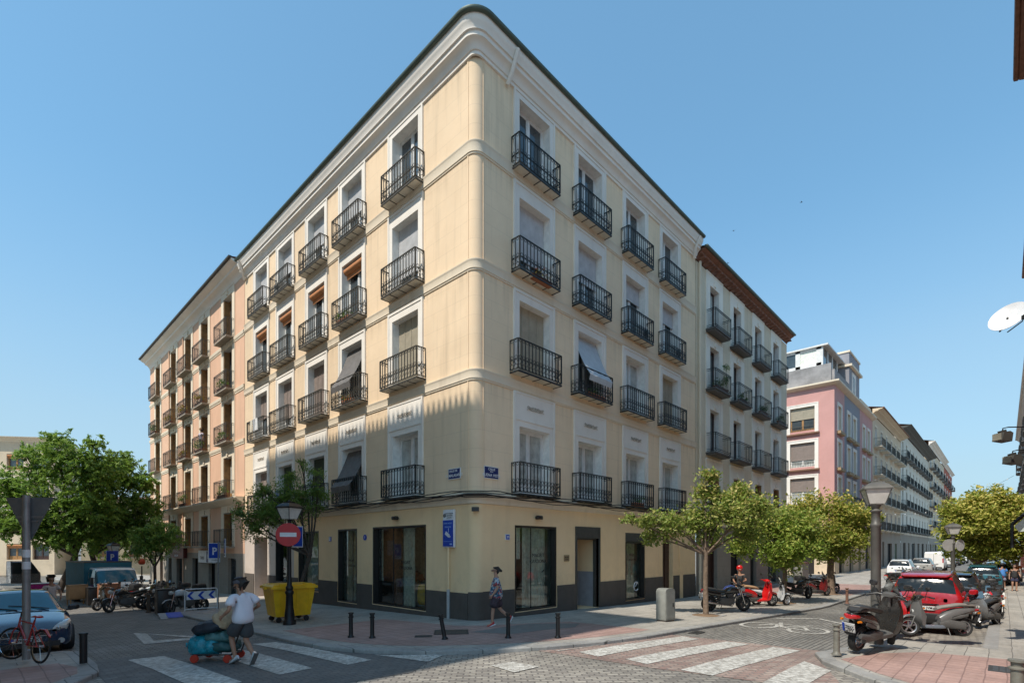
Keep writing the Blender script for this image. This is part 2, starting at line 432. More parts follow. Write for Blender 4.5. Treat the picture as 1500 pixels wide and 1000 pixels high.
sheet('red_corner_paving', [(-4.9,3.0),(-4.95,.7),(-4.7,-.6),(-4.2,-1.6),(-3.5,-2.4),(-2.5,-3.2),(-1.2,-3.95),(.2,-4.5),(1.9,-4.75),(2.6,-4.75),(2.2,-2.0),(-.2,-1.1),(-1.1,-.3),(-1.5,3.0)], WALKR, .004)
Bp = [(230,-12.3),(6.1,-11.9),(6.1,-9.7),(3.6,-9.5),(2.2,-9.15),(1.3,-9.5),(.2,-10.4),(-1.0,-11.6),(-1.9,-13),(-2.6,-15)]
slab('pavement_right', Bp+[(-2.6,-20),(230,-20)], WALK, -.2, 0)
kerb('kerb_right', Bp)
sheet('red_foreground_paving', [(1.7,-9.75),(3.0,-10.1),(4.2,-10.9),(4.6,-12.8),(4.6,-20),(-2.0,-20),(-1.5,-13.1),(-.5,-11.75),(.7,-10.5)], WALKR, .004)
Cp = [(-11.5,70),(-11.5,4.0),(-9.7,3.9),(-9.4,3.4),(-9.4,1.2),(-9.5,.2),(-9.9,-.5),(-10.6,-1.1),(-12,-1.5),(-60,-1.5)]
slab('pavement_left', [(-60,70)]+Cp, WALK, -.2, 0)
kerb('kerb_left', Cp[::-1])
sheet('red_left_paving', [(-20,1.95),(-9.95,1.95),(-9.72,1.1),(-9.8,.3),(-10.15,-.25),(-10.8,-.75),(-12,-1.1),(-20,-1.1)], WALKR, .004)
sheet('mortar_patch', [(-1.6,-1.55),(.9,-1.6),(2.1,-2.6),(1.3,-3.0),(-1.0,-2.6)], M('pavement_patch', (.19,.175,.16), .85, world=True), .008)
sheet('raised_crossing', [(22.5,-6.1),(33,-6.1),(33,-.6),(22.5,-.6)], WALKR, .005)

for i, p in enumerate([[(2.67,-6.96),(2.67,-7.53),(-1.42,-6.88),(-1.28,-6.3)],[(2.75,-8.09),(2.68,-8.72),(-1.43,-8.27),(-1.4,-7.62)],[(2.62,-5.75),(2.5,-6.28),(-1.48,-5.71),(-1.38,-5.1)],
        [(-.35,-4.95),(.1,-5.06),(-1.63,-4.68),(-1.66,-4.62)],[(1.3,-9.15),(.65,-9.8),(-2.79,-9.68),(-2.95,-9.12)],
        [(-8.8,1.68),(-8.15,1.6),(-7.78,-2.3),(-8.46,-2.45)],[(-7.4,1.65),(-6.72,1.62),(-6.41,-2.18),(-7.1,-2.24)],[(-6.2,1.7),(-5.68,1.5),(-5.18,-2.36),(-5.77,-2.41)],
        [(-4.85,-1.9),(-4.55,-2.3),(-3.93,-2.8),(-3.8,-3.1),(-4.45,-3.4)],[(-3.75,-4.6),(-3.2,-4.7),(-3.15,-5.4),(-3.85,-5.37)]]):
    sheet('crossing_stripe', p, PAINT, ROADZ+.004)
def poly_line(pts, w): # flat painted line as quads
    q = []
    for a, b in zip(pts, pts[1:]):
        a = Vector(a); b = Vector(b); t = (b-a).normalized(); n = Vector((-t.y, t.x))*w/2
        q.append([tuple(a+n), tuple(b+n), tuple(b-n), tuple(a-n)])
    return q
sheet('give_way_marking', [[(-7.74,6.95),(-7.9,6.2),(-8.0,4.06),(-7.6,4.55)][:0] or [(-7.78,7.0),(-7.55,6.3),(-7.74,4.55),(-8.05,4.05)], [(-8.05,4.05),(-7.74,4.55),(-6.85,4.2),(-6.4,3.72)], [(-6.4,3.72),(-6.85,4.2),(-7.55,6.3),(-7.78,7.0)]], PAINT, ROADZ+.006)
bk = []
for cx_, cy_ in ((6.7,-7.9),(6.9,-6.4)):
    r = .52; P = [(cx_+r*1.5*cos(a*pi/9), cy_+r*sin(a*pi/9)) for a in range(19)]; bk += poly_line(P, .13)
bk += poly_line([(6.7,-7.9),(7.7,-7.5),(7.8,-6.8),(6.9,-6.4)], .12) + poly_line([(6.7,-7.9),(6.9,-7.1),(7.7,-7.5)], .12) + poly_line([(6.9,-7.1),(7.8,-6.8),(8.2,-6.7)], .12) + poly_line([(7.7,-7.5),(8.1,-7.7)], .12)
sheet('bicycle_marking', bk, PAINT, ROADZ+.008)
sheet('chevron_marking', poly_line([(9.2,-8.6),(10.6,-7.3),(9.4,-6.2)], .16), PAINT, ROADZ+.008)
# ------------------------------------------------------------------ facade kit (local frame: u = +X, wall plane y = 0, outward = -Y)
def wall_mesh(u0, u1, z0, z1, ops, mats, depth=.38):
    """ops: (ua, ub, za, zb[, depth]); material 0 wall, 1 reveal"""
    mb = MB()
    us = sorted(set([u0, u1] + [o[0] for o in ops] + [o[1] for o in ops])); zs = sorted(set([z0, z1] + [o[2] for o in ops] + [o[3] for o in ops]))
    for i in range(len(us)-1):
        run = None
        for j in range(len(zs)-1):
            cu = (us[i]+us[i+1])/2; cz = (zs[j]+zs[j+1])/2
            hole = any(o[0] < cu < o[1] and o[2] < cz < o[3] for o in ops)
            if not hole: mb.quad((us[i],0,zs[j]),(us[i+1],0,zs[j]),(us[i+1],0,zs[j+1]),(us[i],0,zs[j+1]))
    mb.cur = 1
    for o in ops:
        a, b, c, d = o[:4]; p = o[4] if len(o) > 4 else depth
        mb.quad((a,0,c),(a,p,c),(a,p,d),(a,0,d)); mb.quad((b,0,c),(b,0,d),(b,p,d),(b,p,c))
        mb.quad((a,0,d),(a,p,d),(b,p,d),(b,0,d)); mb.quad((a,0,c),(b,0,c),(b,p,c),(a,p,c))
    return mb.mesh('wall', mats, recalc=False, smooth=0)

CACHE = {}
IRONW = M('sunlit_tint_iron', (.06,.055,.045), .7, .1, var=.3)  # paler brownish copy of the iron: sunlit, dusty look put into the colour
def win_meshes(w, h, style):
    """returns list of (name, mesh, parentidx); local: centre u=0, z from 0, plane y=0 is the frame front"""
    key = (round(w,2), round(h,2), style)
    if key in CACHE: return CACHE[key]
    fr = MB(); pn = MB(); bl = MB(); ex = None
    fm = {'b': FRAMEB, 'o': FRAMEO}.get(style[0], FRAMEW)
    t = .07
    fr.box(-w/2, -w/2+t, 0, .07, 0, h); fr.box(w/2-t, w/2, 0, .07, 0, h); fr.box(-w/2+t, w/2-t, 0, .07, h-t, h); fr.box(-w/2+t, w/2-t, 0, .07, 0, .1)
    fr.box(-.045, .045, -.01, .06, .1, h-t)
    for s in (-1, 1):
        a, b = (.045, w/2-t) if s > 0 else (-w/2+t, -.045)
        fr.box(a, a+.05, .01, .06, .1, h-t); fr.box(b-.05, b, .01, .06, .1, h-t)
        fr.box(a+.05, b-.05, .01, .06, .1, .42 if 's' not in style else .2); fr.box(a+.05, b-.05, .01, .06, h-t-.06, h-t)
        pn.quad((a+.05,.035,.42),(b-.05,.035,.42),(b-.05,.035,h-t-.06),(a+.05,.035,h-t-.06))
    pn.box(-w/2, w/2, .08, .1, 0, h)
    out = [('window', fr.mesh('window', fm), None), ('pane', pn.mesh('pane', PANEC if 'c' in style else PANE, smooth=0), 0)]
    bm_ = {'W': BLINDW, 'B': BLINDB, 'M': BLINDM, 'G': BLINDG}
    for ch in style:
        if ch in bm_:
            frac = {'1': .3, '2': .5, '3': .7, '4': 1.}[style[style.index(ch)+1]]
            z = h*(1-frac); k = int(h*frac/.09)
            for i in range(k):
                zz = h - (i+1)*h*frac/k; bl.quad((-w/2+.02,-.03,zz),(w/2-.02,-.03,zz),(w/2-.02,-.045,zz+h*frac/k),(-w/2+.02,-.045,zz+h*frac/k))
            if ch in 'MB':
                for q in range(1, 4): bl.box(-w/2+q*w/4-.012, -w/2+q*w/4+.012, -.055, -.045, z, h)
            bl.box(-w/2+.02, w/2-.02, -.06, -.03, z-.02, z+.03)
            out.append(('blind', bl.mesh('blind', bm_[ch], smooth=0), 0))
    if 'O' in style:
        bl.lathe([(.02,-w/2),(.14,-w/2+.02),(.14,w/2-.02),(.02,w/2)], (0,-.14,h-.18), 12, 'x'); bl.quad((-w/2+.03,-.14,h-.02),(w/2-.03,-.14,h-.02),(w/2-.03,-.1,h-.5),(-w/2+.03,-.1,h-.5))
        out.append(('blind', bl.mesh('blind', BLINDO), 0))
    if 'A' in style or 'L' in style:
        y1 = -.38-.5; z1 = h*.3
        N = 10; P = [(-w/2+.04 + i*(w-.08)/N) for i in range(N+1)]
        for i in range(N):
            sg = .05*sin(i*1.7)
            for j in range(6):
                ta, tb = j/6, (j+1)/6
                f = lambda t, k: (P[k], -.05 + (y1+.05)*t, h-.08 + (z1-h+.08)*t - .18*sin(pi*t) + .02*sin(k*2.1)*t)
                bl.quad(f(ta,i), f(ta,i+1), f(tb,i+1), f(tb,i))
        for i in range(N): bl.quad((P[i], y1, z1+.02*sin(i*2.1)), (P[i+1], y1, z1+.02*sin((i+1)*2.1)), (P[i+1], y1+.05, z1-.22), (P[i], y1+.05, z1-.22))
        out.append(('awning', bl.mesh('awning', AWNG if 'A' in style else AWNL, recalc=False, smooth=180), 0))
    if 'S' in style: # open wooden shutters folded on the jambs
        for s in (-1, 1):
            x = s*(w/2-.06); bl.box(x-.02, x+.02, -.32, 0, .05, h-.05)
            for q in range(3): bl.box(x-.03, x+.03, -.29, -.03, .15+q*h*.31, .15+q*h*.31+h*.24)
        out.append(('shutter', bl.mesh('shutter', FRAMEO), 0))
    CACHE[key] = out; return out
def add_window(parent, P, rot, u, zf, w, h, style, inset=.3):
    c, s = cos(rot), sin(rot); y = inset
    loc = (P[0] + c*u - s*y, P[1] + s*u + c*y, zf)
    res = []
    for nm, me, pr in win_meshes(w, h, style):
        if pr is None: o = ob(nm, me, None, parent, loc, rot)
        else: o = ob(nm, me, None, res[pr])
        res.append(o)
    return res[0]

def balcony_meshes(w, p, style, h=1.08):
    key = ('bal', round(w,2), round(p,2), style)
    if key in CACHE: return CACHE[key]
    sl = MB(); ra = MB(); a = w/2
    ST = style
    if style == 'ornw': style = 'orn'
    if style == 'orn' or style == 'wide':
        sl.box(-a+.02, a-.02, -p+.02, 0, -.035, 0)
        ra.box(-a, a, -p-.012, -p+.02, -.05, .01); ra.box(-a, -a+.03, -p+.02, 0, -.05, .01); ra.box(a-.03, a, -p+.02, 0, -.05, .01)
        for i in range(1, 4): x = -a + i*w/4; ra.box(x-.011, x+.011, -p+.02, 0, -.055, -.036)
    elif style == 'grey':
        sl.cur = 0; sl.box(-a-.03, a+.03, -p-.02, 0, -.07, 0); sl.box(-a+.03, a-.03, -p+.05, 0, -.15, -.07)
    elif style == 'stone':
        sl.box(-a-.04, a+.04, -p-.03, 0, -.09, 0); sl.box(-a+.04, a-.04, -p+.06, 0, -.16, -.09)
    else:
        sl.box(-a, a, -p, 0, -.09, 0)
    B = .012 if style == 'orn' else .0085
    runs = [((-a+.015, -p), (a-.015, -p)), ((-a+.015, -p+.02), (-a+.015, 0)), ((a-.015, -p+.02), (a-.015, 0))]
    for (x0, y0), (x1, y1) in runs:
        Ln = sqrt((x1-x0)**2+(y1-y0)**2); t = Vector(((x1-x0)/Ln, (y1-y0)/Ln, 0)); nrm = Vector((-t.y, t.x, 0))
        def bar(q, z0, z1, b=B): c = Vector((x0, y0, (z0+z1)/2)) + t*q; ra.obox(c, t*b, nrm*b, Vector((0,0,(z1-z0)/2)))
        def hz(z, b=.012, q0=0, q1=None): q1 = Ln if q1 is None else q1; c = Vector((x0, y0, z)) + t*((q0+q1)/2); ra.obox(c, t*((q1-q0)/2), nrm*.018, Vector((0,0,b)))
        hz(h, .014); hz(.06)
        n = max(2, round(Ln/(.185 if style == 'orn' else .16)))
        for i in range(n+1): bar(i*Ln/n, .05, h, B*1.25 if i in (0, n) else B)
        if style == 'orn':
            hz(.4, .005)
            for i in range(n):
                q = (i+.5)*Ln/n; c = Vector((x0, y0, 0)) + t*q; r = min(.075, Ln/n*.42)
                def circ(cz, rr, a0, a1, k=8):
                    ra.tube([c + t*(rr*cos(a0+(a1-a0)*j/k)) + Vector((0,0,cz+rr*sin(a0+(a1-a0)*j/k))) for j in range(k+1)], .010, 3, cap=False)
                circ(.15, r, 0, 2*pi); circ(.31, r*.9, -.5*pi, 1.1*pi); circ(h-.07, .05, 0, 2*pi, 6)
                circ(.47, r*.7, -.4*pi, 1.2*pi, 6)
        elif style in ('grey', 'stone', 'fancy'): hz(.16, .007); hz(h-.1, .007)
        if style == 'stone' or style == 'fancy':
            for i in range(0, n, 2):
                c = Vector((x0, y0, 0)) + t*((i+.5)*Ln/n)
                ra.tube([c + t*(.05*cos(j*pi/3)) + Vector((0,0,.3+.05*sin(j*pi/3))) for j in range(7)], .008, 3, cap=False)
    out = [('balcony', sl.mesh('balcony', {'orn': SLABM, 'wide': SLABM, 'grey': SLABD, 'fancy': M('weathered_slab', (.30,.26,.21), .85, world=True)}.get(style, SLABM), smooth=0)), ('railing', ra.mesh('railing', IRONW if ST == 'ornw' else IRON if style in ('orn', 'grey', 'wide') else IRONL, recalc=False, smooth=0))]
    CACHE[key] = out; return out
def add_balcony(parent, P, rot, u, zf, w, p, style):
    c, s = cos(rot), sin(rot)
    b, r = balcony_meshes(w, p, style)
    o = ob(b[0], b[1], None, parent, (P[0]+c*u, P[1]+s*u, zf), rot); ob(r[0], r[1], None, o); return o

def surround_mesh(ow, oh, bw, zt, zb=0, key=None, t=.05):
    """flat architrave round an opening ow x oh; zt = top of outer band above opening floor"""
    k = ('sur', round(ow,2), round(oh,2), round(bw,2), round(zt,2), t)
    if k in CACHE: return CACHE[k]
    mb = MB(); a = ow/2
    mb.box(-a-bw, -a, -t, 0, zb, zt); mb.box(a, a+bw, -t, 0, zb, zt); mb.box(-a, a, -t, 0, oh, zt)
    e = bw*.3  # raised outer fillet
    mb.box(-a-bw, -a-bw+e, -t-.025, -t, zb, zt); mb.box(a+bw-e, a+bw, -t-.025, -t, zb, zt)
    if zt-oh < .6: mb.box(-a-bw+e, a+bw-e, -t-.025, -t, zt-e, zt)
    else:
        mb.box(-a-bw+e, a+bw-e, -t-.025, -t, oh+.3-e, oh+.3); mb.box(-a-bw+e, a+bw-e, -t-.02, -t, zt-.05, zt)
    CACHE[k] = mb.mesh('window_surround', TRIM, smooth=0); return CACHE[k]
def add_part(parent, name, me, P, rot, u, z, y=0):
    c, s = cos(rot), sin(rot)
    return ob(name, me, None, parent, (P[0]+c*u-s*y, P[1]+s*u+c*y, z), rot)
def ornament_mesh():
    if 'orn_' in CACHE: return CACHE['orn_']
    mb = MB(); r = random.Random(3)
    for s in (-1, 1):
        for i in range(5):
            x = s*(.06+i*.085); mb.tube([(x+.05*cos(a*.9)*(1-a*.1), -.012, .0+.06*sin(a*.9)*(1-a*.1)+.02*sin(i*2)) for a in range(7)], .011, 4)
        mb.tube([(s*.03, -.012, -.05), (s*.2, -.012, -.075), (s*.36, -.012, -.04), (s*.46, -.012, -.07)], .009, 4)
    mb.tube([(0, -.012, -.08), (0, -.012, .08)], .012, 4)
    CACHE['orn_'] = mb.mesh('ornament', M('worn_ornament', (.36,.31,.25), .9)); return CACHE['orn_']

# ------------------------------------------------------------------ the corner building
MBL = thing('apartment_building', 'cream four storey corner apartment block with rounded corner and white window surrounds', 'building', (0,0,0))
PR, RR = (0,0), 0.0           # right front: u = x
PL, RL = (0,0), -pi/2         # left front: u = -y
RW = 16.3; LW = 20.4; RC = .33
FL = [4.2, 8.38, 11.88, 15.42]; OT = [6.6, 11.0, 14.6, 18.05]; TOPS = [7.8, 11.36, 15.13, 18.34]
rc = [2.87, 6.32, 9.9, 13.31]; lc = [3.88, 7.8, 11.1, 14.6, 17.8]
OW = 1.66
rs = [['wR', 'w', 'w', 'wc'], ['wB4', 'wL', 'wc', 'wB4'], ['wW3', 'wW2', 'wW1', 'wW1'], ['w', 'w', 'w', 'w']]
rs[0] = ['wc', 'wc', 'wc', 'wc']
ls = [['wc', 'wA', 'wG3', 'wG4', 'wM2'], ['wB4', 'wA', 'wM4', 'wM3', 'wM2'], ['wW3', 'wO', 'wO', 'wO', 'wO'], ['w', 'wW2', 'wW2', 'wW2', 'wW3']]
opsR = []; opsL = []
for f in range(4):
    for u in rc: opsR.append((u-OW/2, u+OW/2, FL[f], OT[f]))
    for u in lc: opsL.append((-u-OW/2, -u+OW/2, FL[f], OT[f]))
shopR = [(1.84, 4.14, .12, 3.14), (5.42, 6.94, -.12, 3.2), (9.06, 10.76, -.02, 3.03), (12.55, 13.65, -.2, 3.0)]
shopL = [(-6.17, -2.62, .1, 3.18), (-9.06, -7.41, .0, 3.16), (-13.09, -10.89, .3, 3.14), (-15.85, -14.35, .55, 2.95), (-18.9, -17.0, -.45, 2.95)]
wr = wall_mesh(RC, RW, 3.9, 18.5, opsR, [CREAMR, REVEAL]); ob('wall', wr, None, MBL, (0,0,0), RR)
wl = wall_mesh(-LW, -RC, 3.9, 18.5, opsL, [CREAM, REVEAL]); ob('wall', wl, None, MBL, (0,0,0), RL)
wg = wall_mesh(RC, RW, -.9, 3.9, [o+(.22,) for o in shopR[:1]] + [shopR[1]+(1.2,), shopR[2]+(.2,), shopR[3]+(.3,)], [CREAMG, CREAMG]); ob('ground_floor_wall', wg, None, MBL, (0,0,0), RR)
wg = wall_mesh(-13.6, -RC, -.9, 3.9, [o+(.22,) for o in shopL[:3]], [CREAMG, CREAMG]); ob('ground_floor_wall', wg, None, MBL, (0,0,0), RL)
wg = wall_mesh(-LW, -13.6, -.9, 3.9, [shopL[3]+(.2,), shopL[4]+(1.5,)], [PALEPL, PALEPL]); ob('ground_floor_wall', wg, None, MBL, (0,0,0), RL)
arc = [((RC-RC*cos(a*pi/20), RC-RC*sin(a*pi/20)), (-cos(a*pi/20), -sin(a*pi/20))) for a in range(11)]
mb = MB(); mb.sweep(arc, [(0, 3.9), (0, 18.5)]); ob('rounded_corner', mb, CREAM, MBL, smooth=60)
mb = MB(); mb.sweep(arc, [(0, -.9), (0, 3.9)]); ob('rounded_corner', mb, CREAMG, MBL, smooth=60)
mb = MB()
for a, b in ((3.92, 7.8), (8.15, 11.36), (11.71, 15.13), (15.55, 18.3)):
    mb.box(RC+.0, RC+.05, -.018, .01, a, b); mb.box(-.018, .01, RC+.0, RC+.05, a, b)
ob('corner_bead', mb, CREAM, MBL)
full = [((0, LW), (-1, 0))] + [((0, 10.), (-1, 0))] + arc + [((8., 0), (0, -1)), ((RW, 0), (0, -1))]
arc2 = [((.2-.2*cos(a*pi/20), .2-.2*sin(a*pi/20)), (-cos(a*pi/20), -sin(a*pi/20))) for a in range(11)]
full2 = full[:2] + arc2 + full[-2:]
def band(prof, name, mat, pth=full): mb = MB(); mb.sweep(pth, prof); return ob(name, mb, mat, MBL, smooth=50)
for z0, z1 in ((7.8, 8.15), (11.36, 11.71), (15.13, 15.55)):
    band([(0,z0),(.03,z0),(.03,z0+.05),(.055,z0+.06),(.055,z1-.09),(.07,z1-.05),(.08,z1-.03),(.08,z1),(.0,z1+.015)], 'string_course', TRIMW)
band([(0,3.78),(.07,3.80),(.07,3.88),(.10,3.93),(.17,3.97),(.22,4.03),(.24,4.10),(.20,4.13),(0,4.16)], 'string_course', TRIMW)
band([(0,18.24),(.06,18.25),(.06,18.36),(.10,18.37),(.12,18.42),(.15,18.52),(.22,18.60),(.30,18.64),(.30,18.78),(.36,18.79),(.36,18.84),(.42,18.95),(.46,19.05),(.46,19.22),(.0,19.30)], 'cornice', TRIM, full2)
band([(.44,19.24),(.47,19.18),(.53,19.17),(.57,19.20),(.59,19.25),(.59,19.29),(.56,19.29),(.50,19.24)], 'gutter', GUTTER, full2)
# roof: tiled slope rising from the eaves
mb = MB(); inner = 7.0
mb.quad((-.42,-.12,19.3),(RW,-.42,19.3),(RW,inner,21.0),(inner,inner,21.0)); mb.quad((-.42,-.12,19.3),(inner,inner,21.0),(inner,LW,21.0),(-.42,LW,19.3))
mb.quad((inner,inner,21),(RW,inner,21),(RW,11,19),(11,11,19)); mb.quad((inner,inner,21),(11,11,19),(11,LW,19),(inner,LW,21))
ob('roof', mb, TILE, MBL, smooth=0)
mb = MB()
for i in range(64): mb.tube([(.2+i*.25, -.47, 19.28), (.2+i*.25, -.1, 19.36)], .05, 6)
ob('roof_tiles', mb, M('greenish_eave_tile', (.10,.115,.09), .8, var=.3, world=True), MBL); mb = MB()
for i in range(80): mb.tube([(-.47, .2+i*.25, 19.28), (-.1, .2+i*.25, 19.36)], .05, 6)
ob('roof_tiles', mb, M('greenish_eave_tile', (.10,.115,.09), .8, var=.3, world=True), MBL)
mb = MB(); mb.box(.6, .95, .5, .85, 19., 20.0); mb.box(.54, 1.01, .44, .91, 20.0, 20.1); ob('chimney', mb, TRIM, MBL)
mb = MB(); mb.quad((RW,0,-.9),(RW,11,-.9),(RW,11,19),(RW,0,18.6)); mb.quad((0,LW,-.9),(0,LW,18.6),(11,LW,19),(11,LW,-.9)); mb.quad((RW,11,-.9),(11,11,-.9),(11,11,19),(RW,11,19)); mb.quad((11,11,-.9),(11,LW,-.9),(11,LW,19),(11,11,19))
ob('rear_wall', mb, CREAM, MBL, smooth=0)
# plinths (butted between openings)
def plinth(rng, P, rot, ops, top):
    a = rng[0]
    for o in sorted(ops)+[(rng[1],)]:
        if o[0] > a+.01: mb = MB(); mb.box(a, o[0]-.04, -.035, .02, -.9, top); ob('plinth', mb, STONE, MBL, (P[0],P[1],0), rot)
        if len(o) > 1: a = o[1]+.04
    for o in ops:
        if o[2] > -.05: mb = MB(); mb.box(o[0]-.04, o[1]+.04, -.035, .02, -.9, o[2]-.03); ob('plinth', mb, STONE, MBL, (P[0],P[1],0), rot)
plinth((RC, RW), PR, RR, shopR, .92); plinth((-LW, -RC), PL, RL, shopL, .86)
mb = MB(); mb.sweep(arc, [(.035,-.9),(.035,.9),(0,.91)]); ob('plinth', mb, STONE, MBL, smooth=60)
for P, rot, cs, st, sgn in ((PR, RR, rc, rs, 1), (PL, RL, lc, ls, -1)):
    for f in range(4):
        oh = OT[f]-FL[f]
        for i, u in enumerate(cs):
            uu = u*sgn
            add_window(MBL, P, rot, uu, FL[f], OW, oh, st[f][i])
            add_part(MBL, 'window_surround', surround_mesh(OW, oh, .29, TOPS[f]-FL[f]-.012 if f else TOPS[f]-FL[f]-.01, t=.04), P, rot, uu, FL[f])
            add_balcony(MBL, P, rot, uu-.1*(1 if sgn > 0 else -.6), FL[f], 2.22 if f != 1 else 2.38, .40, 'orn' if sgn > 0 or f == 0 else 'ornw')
            if f == 0: add_part(MBL, 'ornament', ornament_mesh(), P, rot, uu, 7.32, -.05)
# shop fronts
def shopfront(P, rot, o, inset, mull=(), rail=None, letters=True, fz=0):
    mb = MB(); a, b, c, d = o[:4]; t = .07; w = b-a
    mb.box(a, a+t, inset-.2, inset+.05, c, d); mb.box(b-t, b, inset-.2, inset+.05, c, d); mb.box(a+t, b-t, inset-.2, inset+.05, d-t, d); mb.box(a+t, b-t, inset-.2, inset+.05, c, c+.05)
    for m_ in mull: mb.box(m_-.012, m_+.012, inset-.01, inset+.02, c+.05, d-t)
    w_ = add_part(MBL, 'shop_window', mb.mesh('shop_window', BLACKF), P, rot, 0, 0)
    g = MB(); g.quad((a+t,inset,c+.05),(b-t,inset,c+.05),(b-t,inset,d-t),(a+t,inset,d-t)); ob('pane', g, SHOPG, w_, recalc=False, smooth=0)
    return w_
def room(P, rot, u0, u1, depth, z0, z1, wallm, floorm):
    mb = MB(); y0 = .26
    mb.quad((u0,y0,z0),(u0,depth,z0),(u0,depth,z1),(u0,y0,z1)); mb.quad((u1,y0,z0),(u1,depth,z0),(u1,depth,z1),(u1,y0,z1)); mb.quad((u0,depth,z0),(u1,depth,z0),(u1,depth,z1),(u0,depth,z1)); mb.quad((u0,y0,z1),(u1,y0,z1),(u1,depth,z1),(u0,depth,z1))
    mb.cur = 1; mb.quad((u0,y0,z0),(u1,y0,z0),(u1,depth,z0),(u0,depth,z0))
    return add_part(MBL, 'shop_interior', mb.mesh('shop_interior', [wallm, floorm], recalc=False, smooth=0), P, rot, 0, 0)
INW = M('interior_wall', (.55,.58,.55), .8); INF = M('interior_floor', (.35,.36,.34), .35); CURT = M('white_curtain', (.78,.80,.72), .9, var=.25, scale=9)
INB = M('interior_brick', (.40,.17,.10), .9, var=.4, scale=10); YEL = M('yellow_armchair_cloth', (.85,.55,.03), .7); REDV = M('red_ornament', (.35,.02,.015), .4)
def curtain(a, b, z0, z1, y, parent):
    mb = MB(); n = int((b-a)/.03)
    for i in range(n):
        f = lambda k: y + .035*sin(k*.9) + .02*sin(k*.37)
        mb.quad((a+i*.03, f(i), z0), (a+(i+1)*.03, f(i+1), z0), (a+(i+1)*.03, f(i+1), z1), (a+i*.03, f(i), z1))
    return ob('curtain', mb, CURT, parent, recalc=False, smooth=180)
r1 = room(PR, RR, 1.2, 4.4, 3.4, .1, 3.3, INW, INF); w1 = shopfront(PR, RR, shopR[0], .2, (2.9,))
curtain(1.9, 2.6, 1.95, 3.1, .4, r1); curtain(2.75, 4.1, .15, 3.1, .5, r1)
mb = MB(); mb.box(2.15, 2.2, .9, 1.6, .1, 1.9); mb.box(2.2, 3.2, 1.2, 1.25, .1, .8); mb.box(3.2,3.24,.9,1.5,.1,.85); mb.box(2.2, 3.24, .9, 1.5, .8, .84); ob('display_table', mb, DARKIN, r1)
mb = MB(); mb.lathe([(.05,0),(.22,.1),(.3,.35),(.2,.6),(.05,.7)], (2.1,1.2,1.5), 12); ob('red_armchair', mb, REDV, r1)
r2 = room(PR, RR, 8.8, 11.0, 3.0, -.05, 3.2, INW, INF); w2 = shopfront(PR, RR, (9.06,10.76,-.02,2.62), .18, (10.2,)); curtain(9.15, 10.7, .0, 2.6, .45, r2)
mb = MB(); mb.box(9.06, 10.76, .0, .2, 2.64, 3.03); add_part(MBL, 'shutter_box', mb.mesh('shutter_box', IRONL), PR, RR, 0, 0)
r3 = room(PL, RL, -6.4, -2.3, 3.2, .08, 3.3, CURT, INF); w3 = shopfront(PL, RL, shopL[0], .2, (-5.0,))
mb = MB(); mb.box(-6.35, -5.1, .5, .6, .1, 3.2); mb.box(-5.1,-4.95,.3,.6,.1,3.2); ob('brick_partition', mb, INB, r3)
mb = MB(); mb.box(-6.1, -5.05, .24, .26, .1, 1.02); ob('black_panel', mb, BLACKF, r3)
mb = MB(); mb.box(-4.9,-3.95,.7,1.3,.1,1.0); ob('display_block', mb, INW, r3)
mb = MB(); mb.loft([(-3.7,.55,.22,.3,.62),(-3.6,.6,.28,.4,.62),(-3.2,.6,.28,.4,.62),(-3.1,.55,.22,.3,.62)], 12, 4); mb.loft([(-3.7,.95,.07,.25,.85),(-3.1,.95,.07,.25,.85)], 12, 4); ob('yellow_armchair', mb, YEL, r3)
mb = MB(); mb.lathe([(.02,0),(.12,.06),(.2,.2),(.22,.35),(.1,.45),(.02,.47)], (-4.6,.95,1.0), 10); mb.lathe([(.02,0),(.16,.1),(.1,.3),(.02,.33)], (-4.3,1.0,1.0), 9); ob('red_flowers', mb, REDV, r3)
curtain(-4.55, -3.75, .1, 3.1, .38, r3); curtain(-3.1, -2.7, .1, 3.1, .34, r3); curtain(-6.05, -5.9, .1, 3.1, .34, r3)
r4 = room(PL, RL, -9.2, -7.3, 1.5, -.02, 3.3, CURT, INF); w4 = shopfront(PL, RL, shopL[1], .2, (-8.1,)); curtain(-8.95, -7.5, 0, 3.1, .38, r4)
r5 = room(PL, RL, -13.3, -10.7, 1.5, .2, 3.3, CURT, INF); w5 = shopfront(PL, RL, shopL[2], .2, (-12.6, -11.3)); curtain(-12.9, -11, .3, 3.1, .4, r5)
w6 = shopfront(PL, RL, shopL[3], .18); r6 = room(PL, RL, -16, -14.2, 1.2, .5, 3., DARKIN, DARKIN)
mb = MB(); mb.loft([(-15.5,1.5,.2,.25,.6),(-15.3,1.5,.3,.35,.6),(-15,1.5,.2,.3,.6)], 10); ob('display_goods', mb, BLINDB, r6)
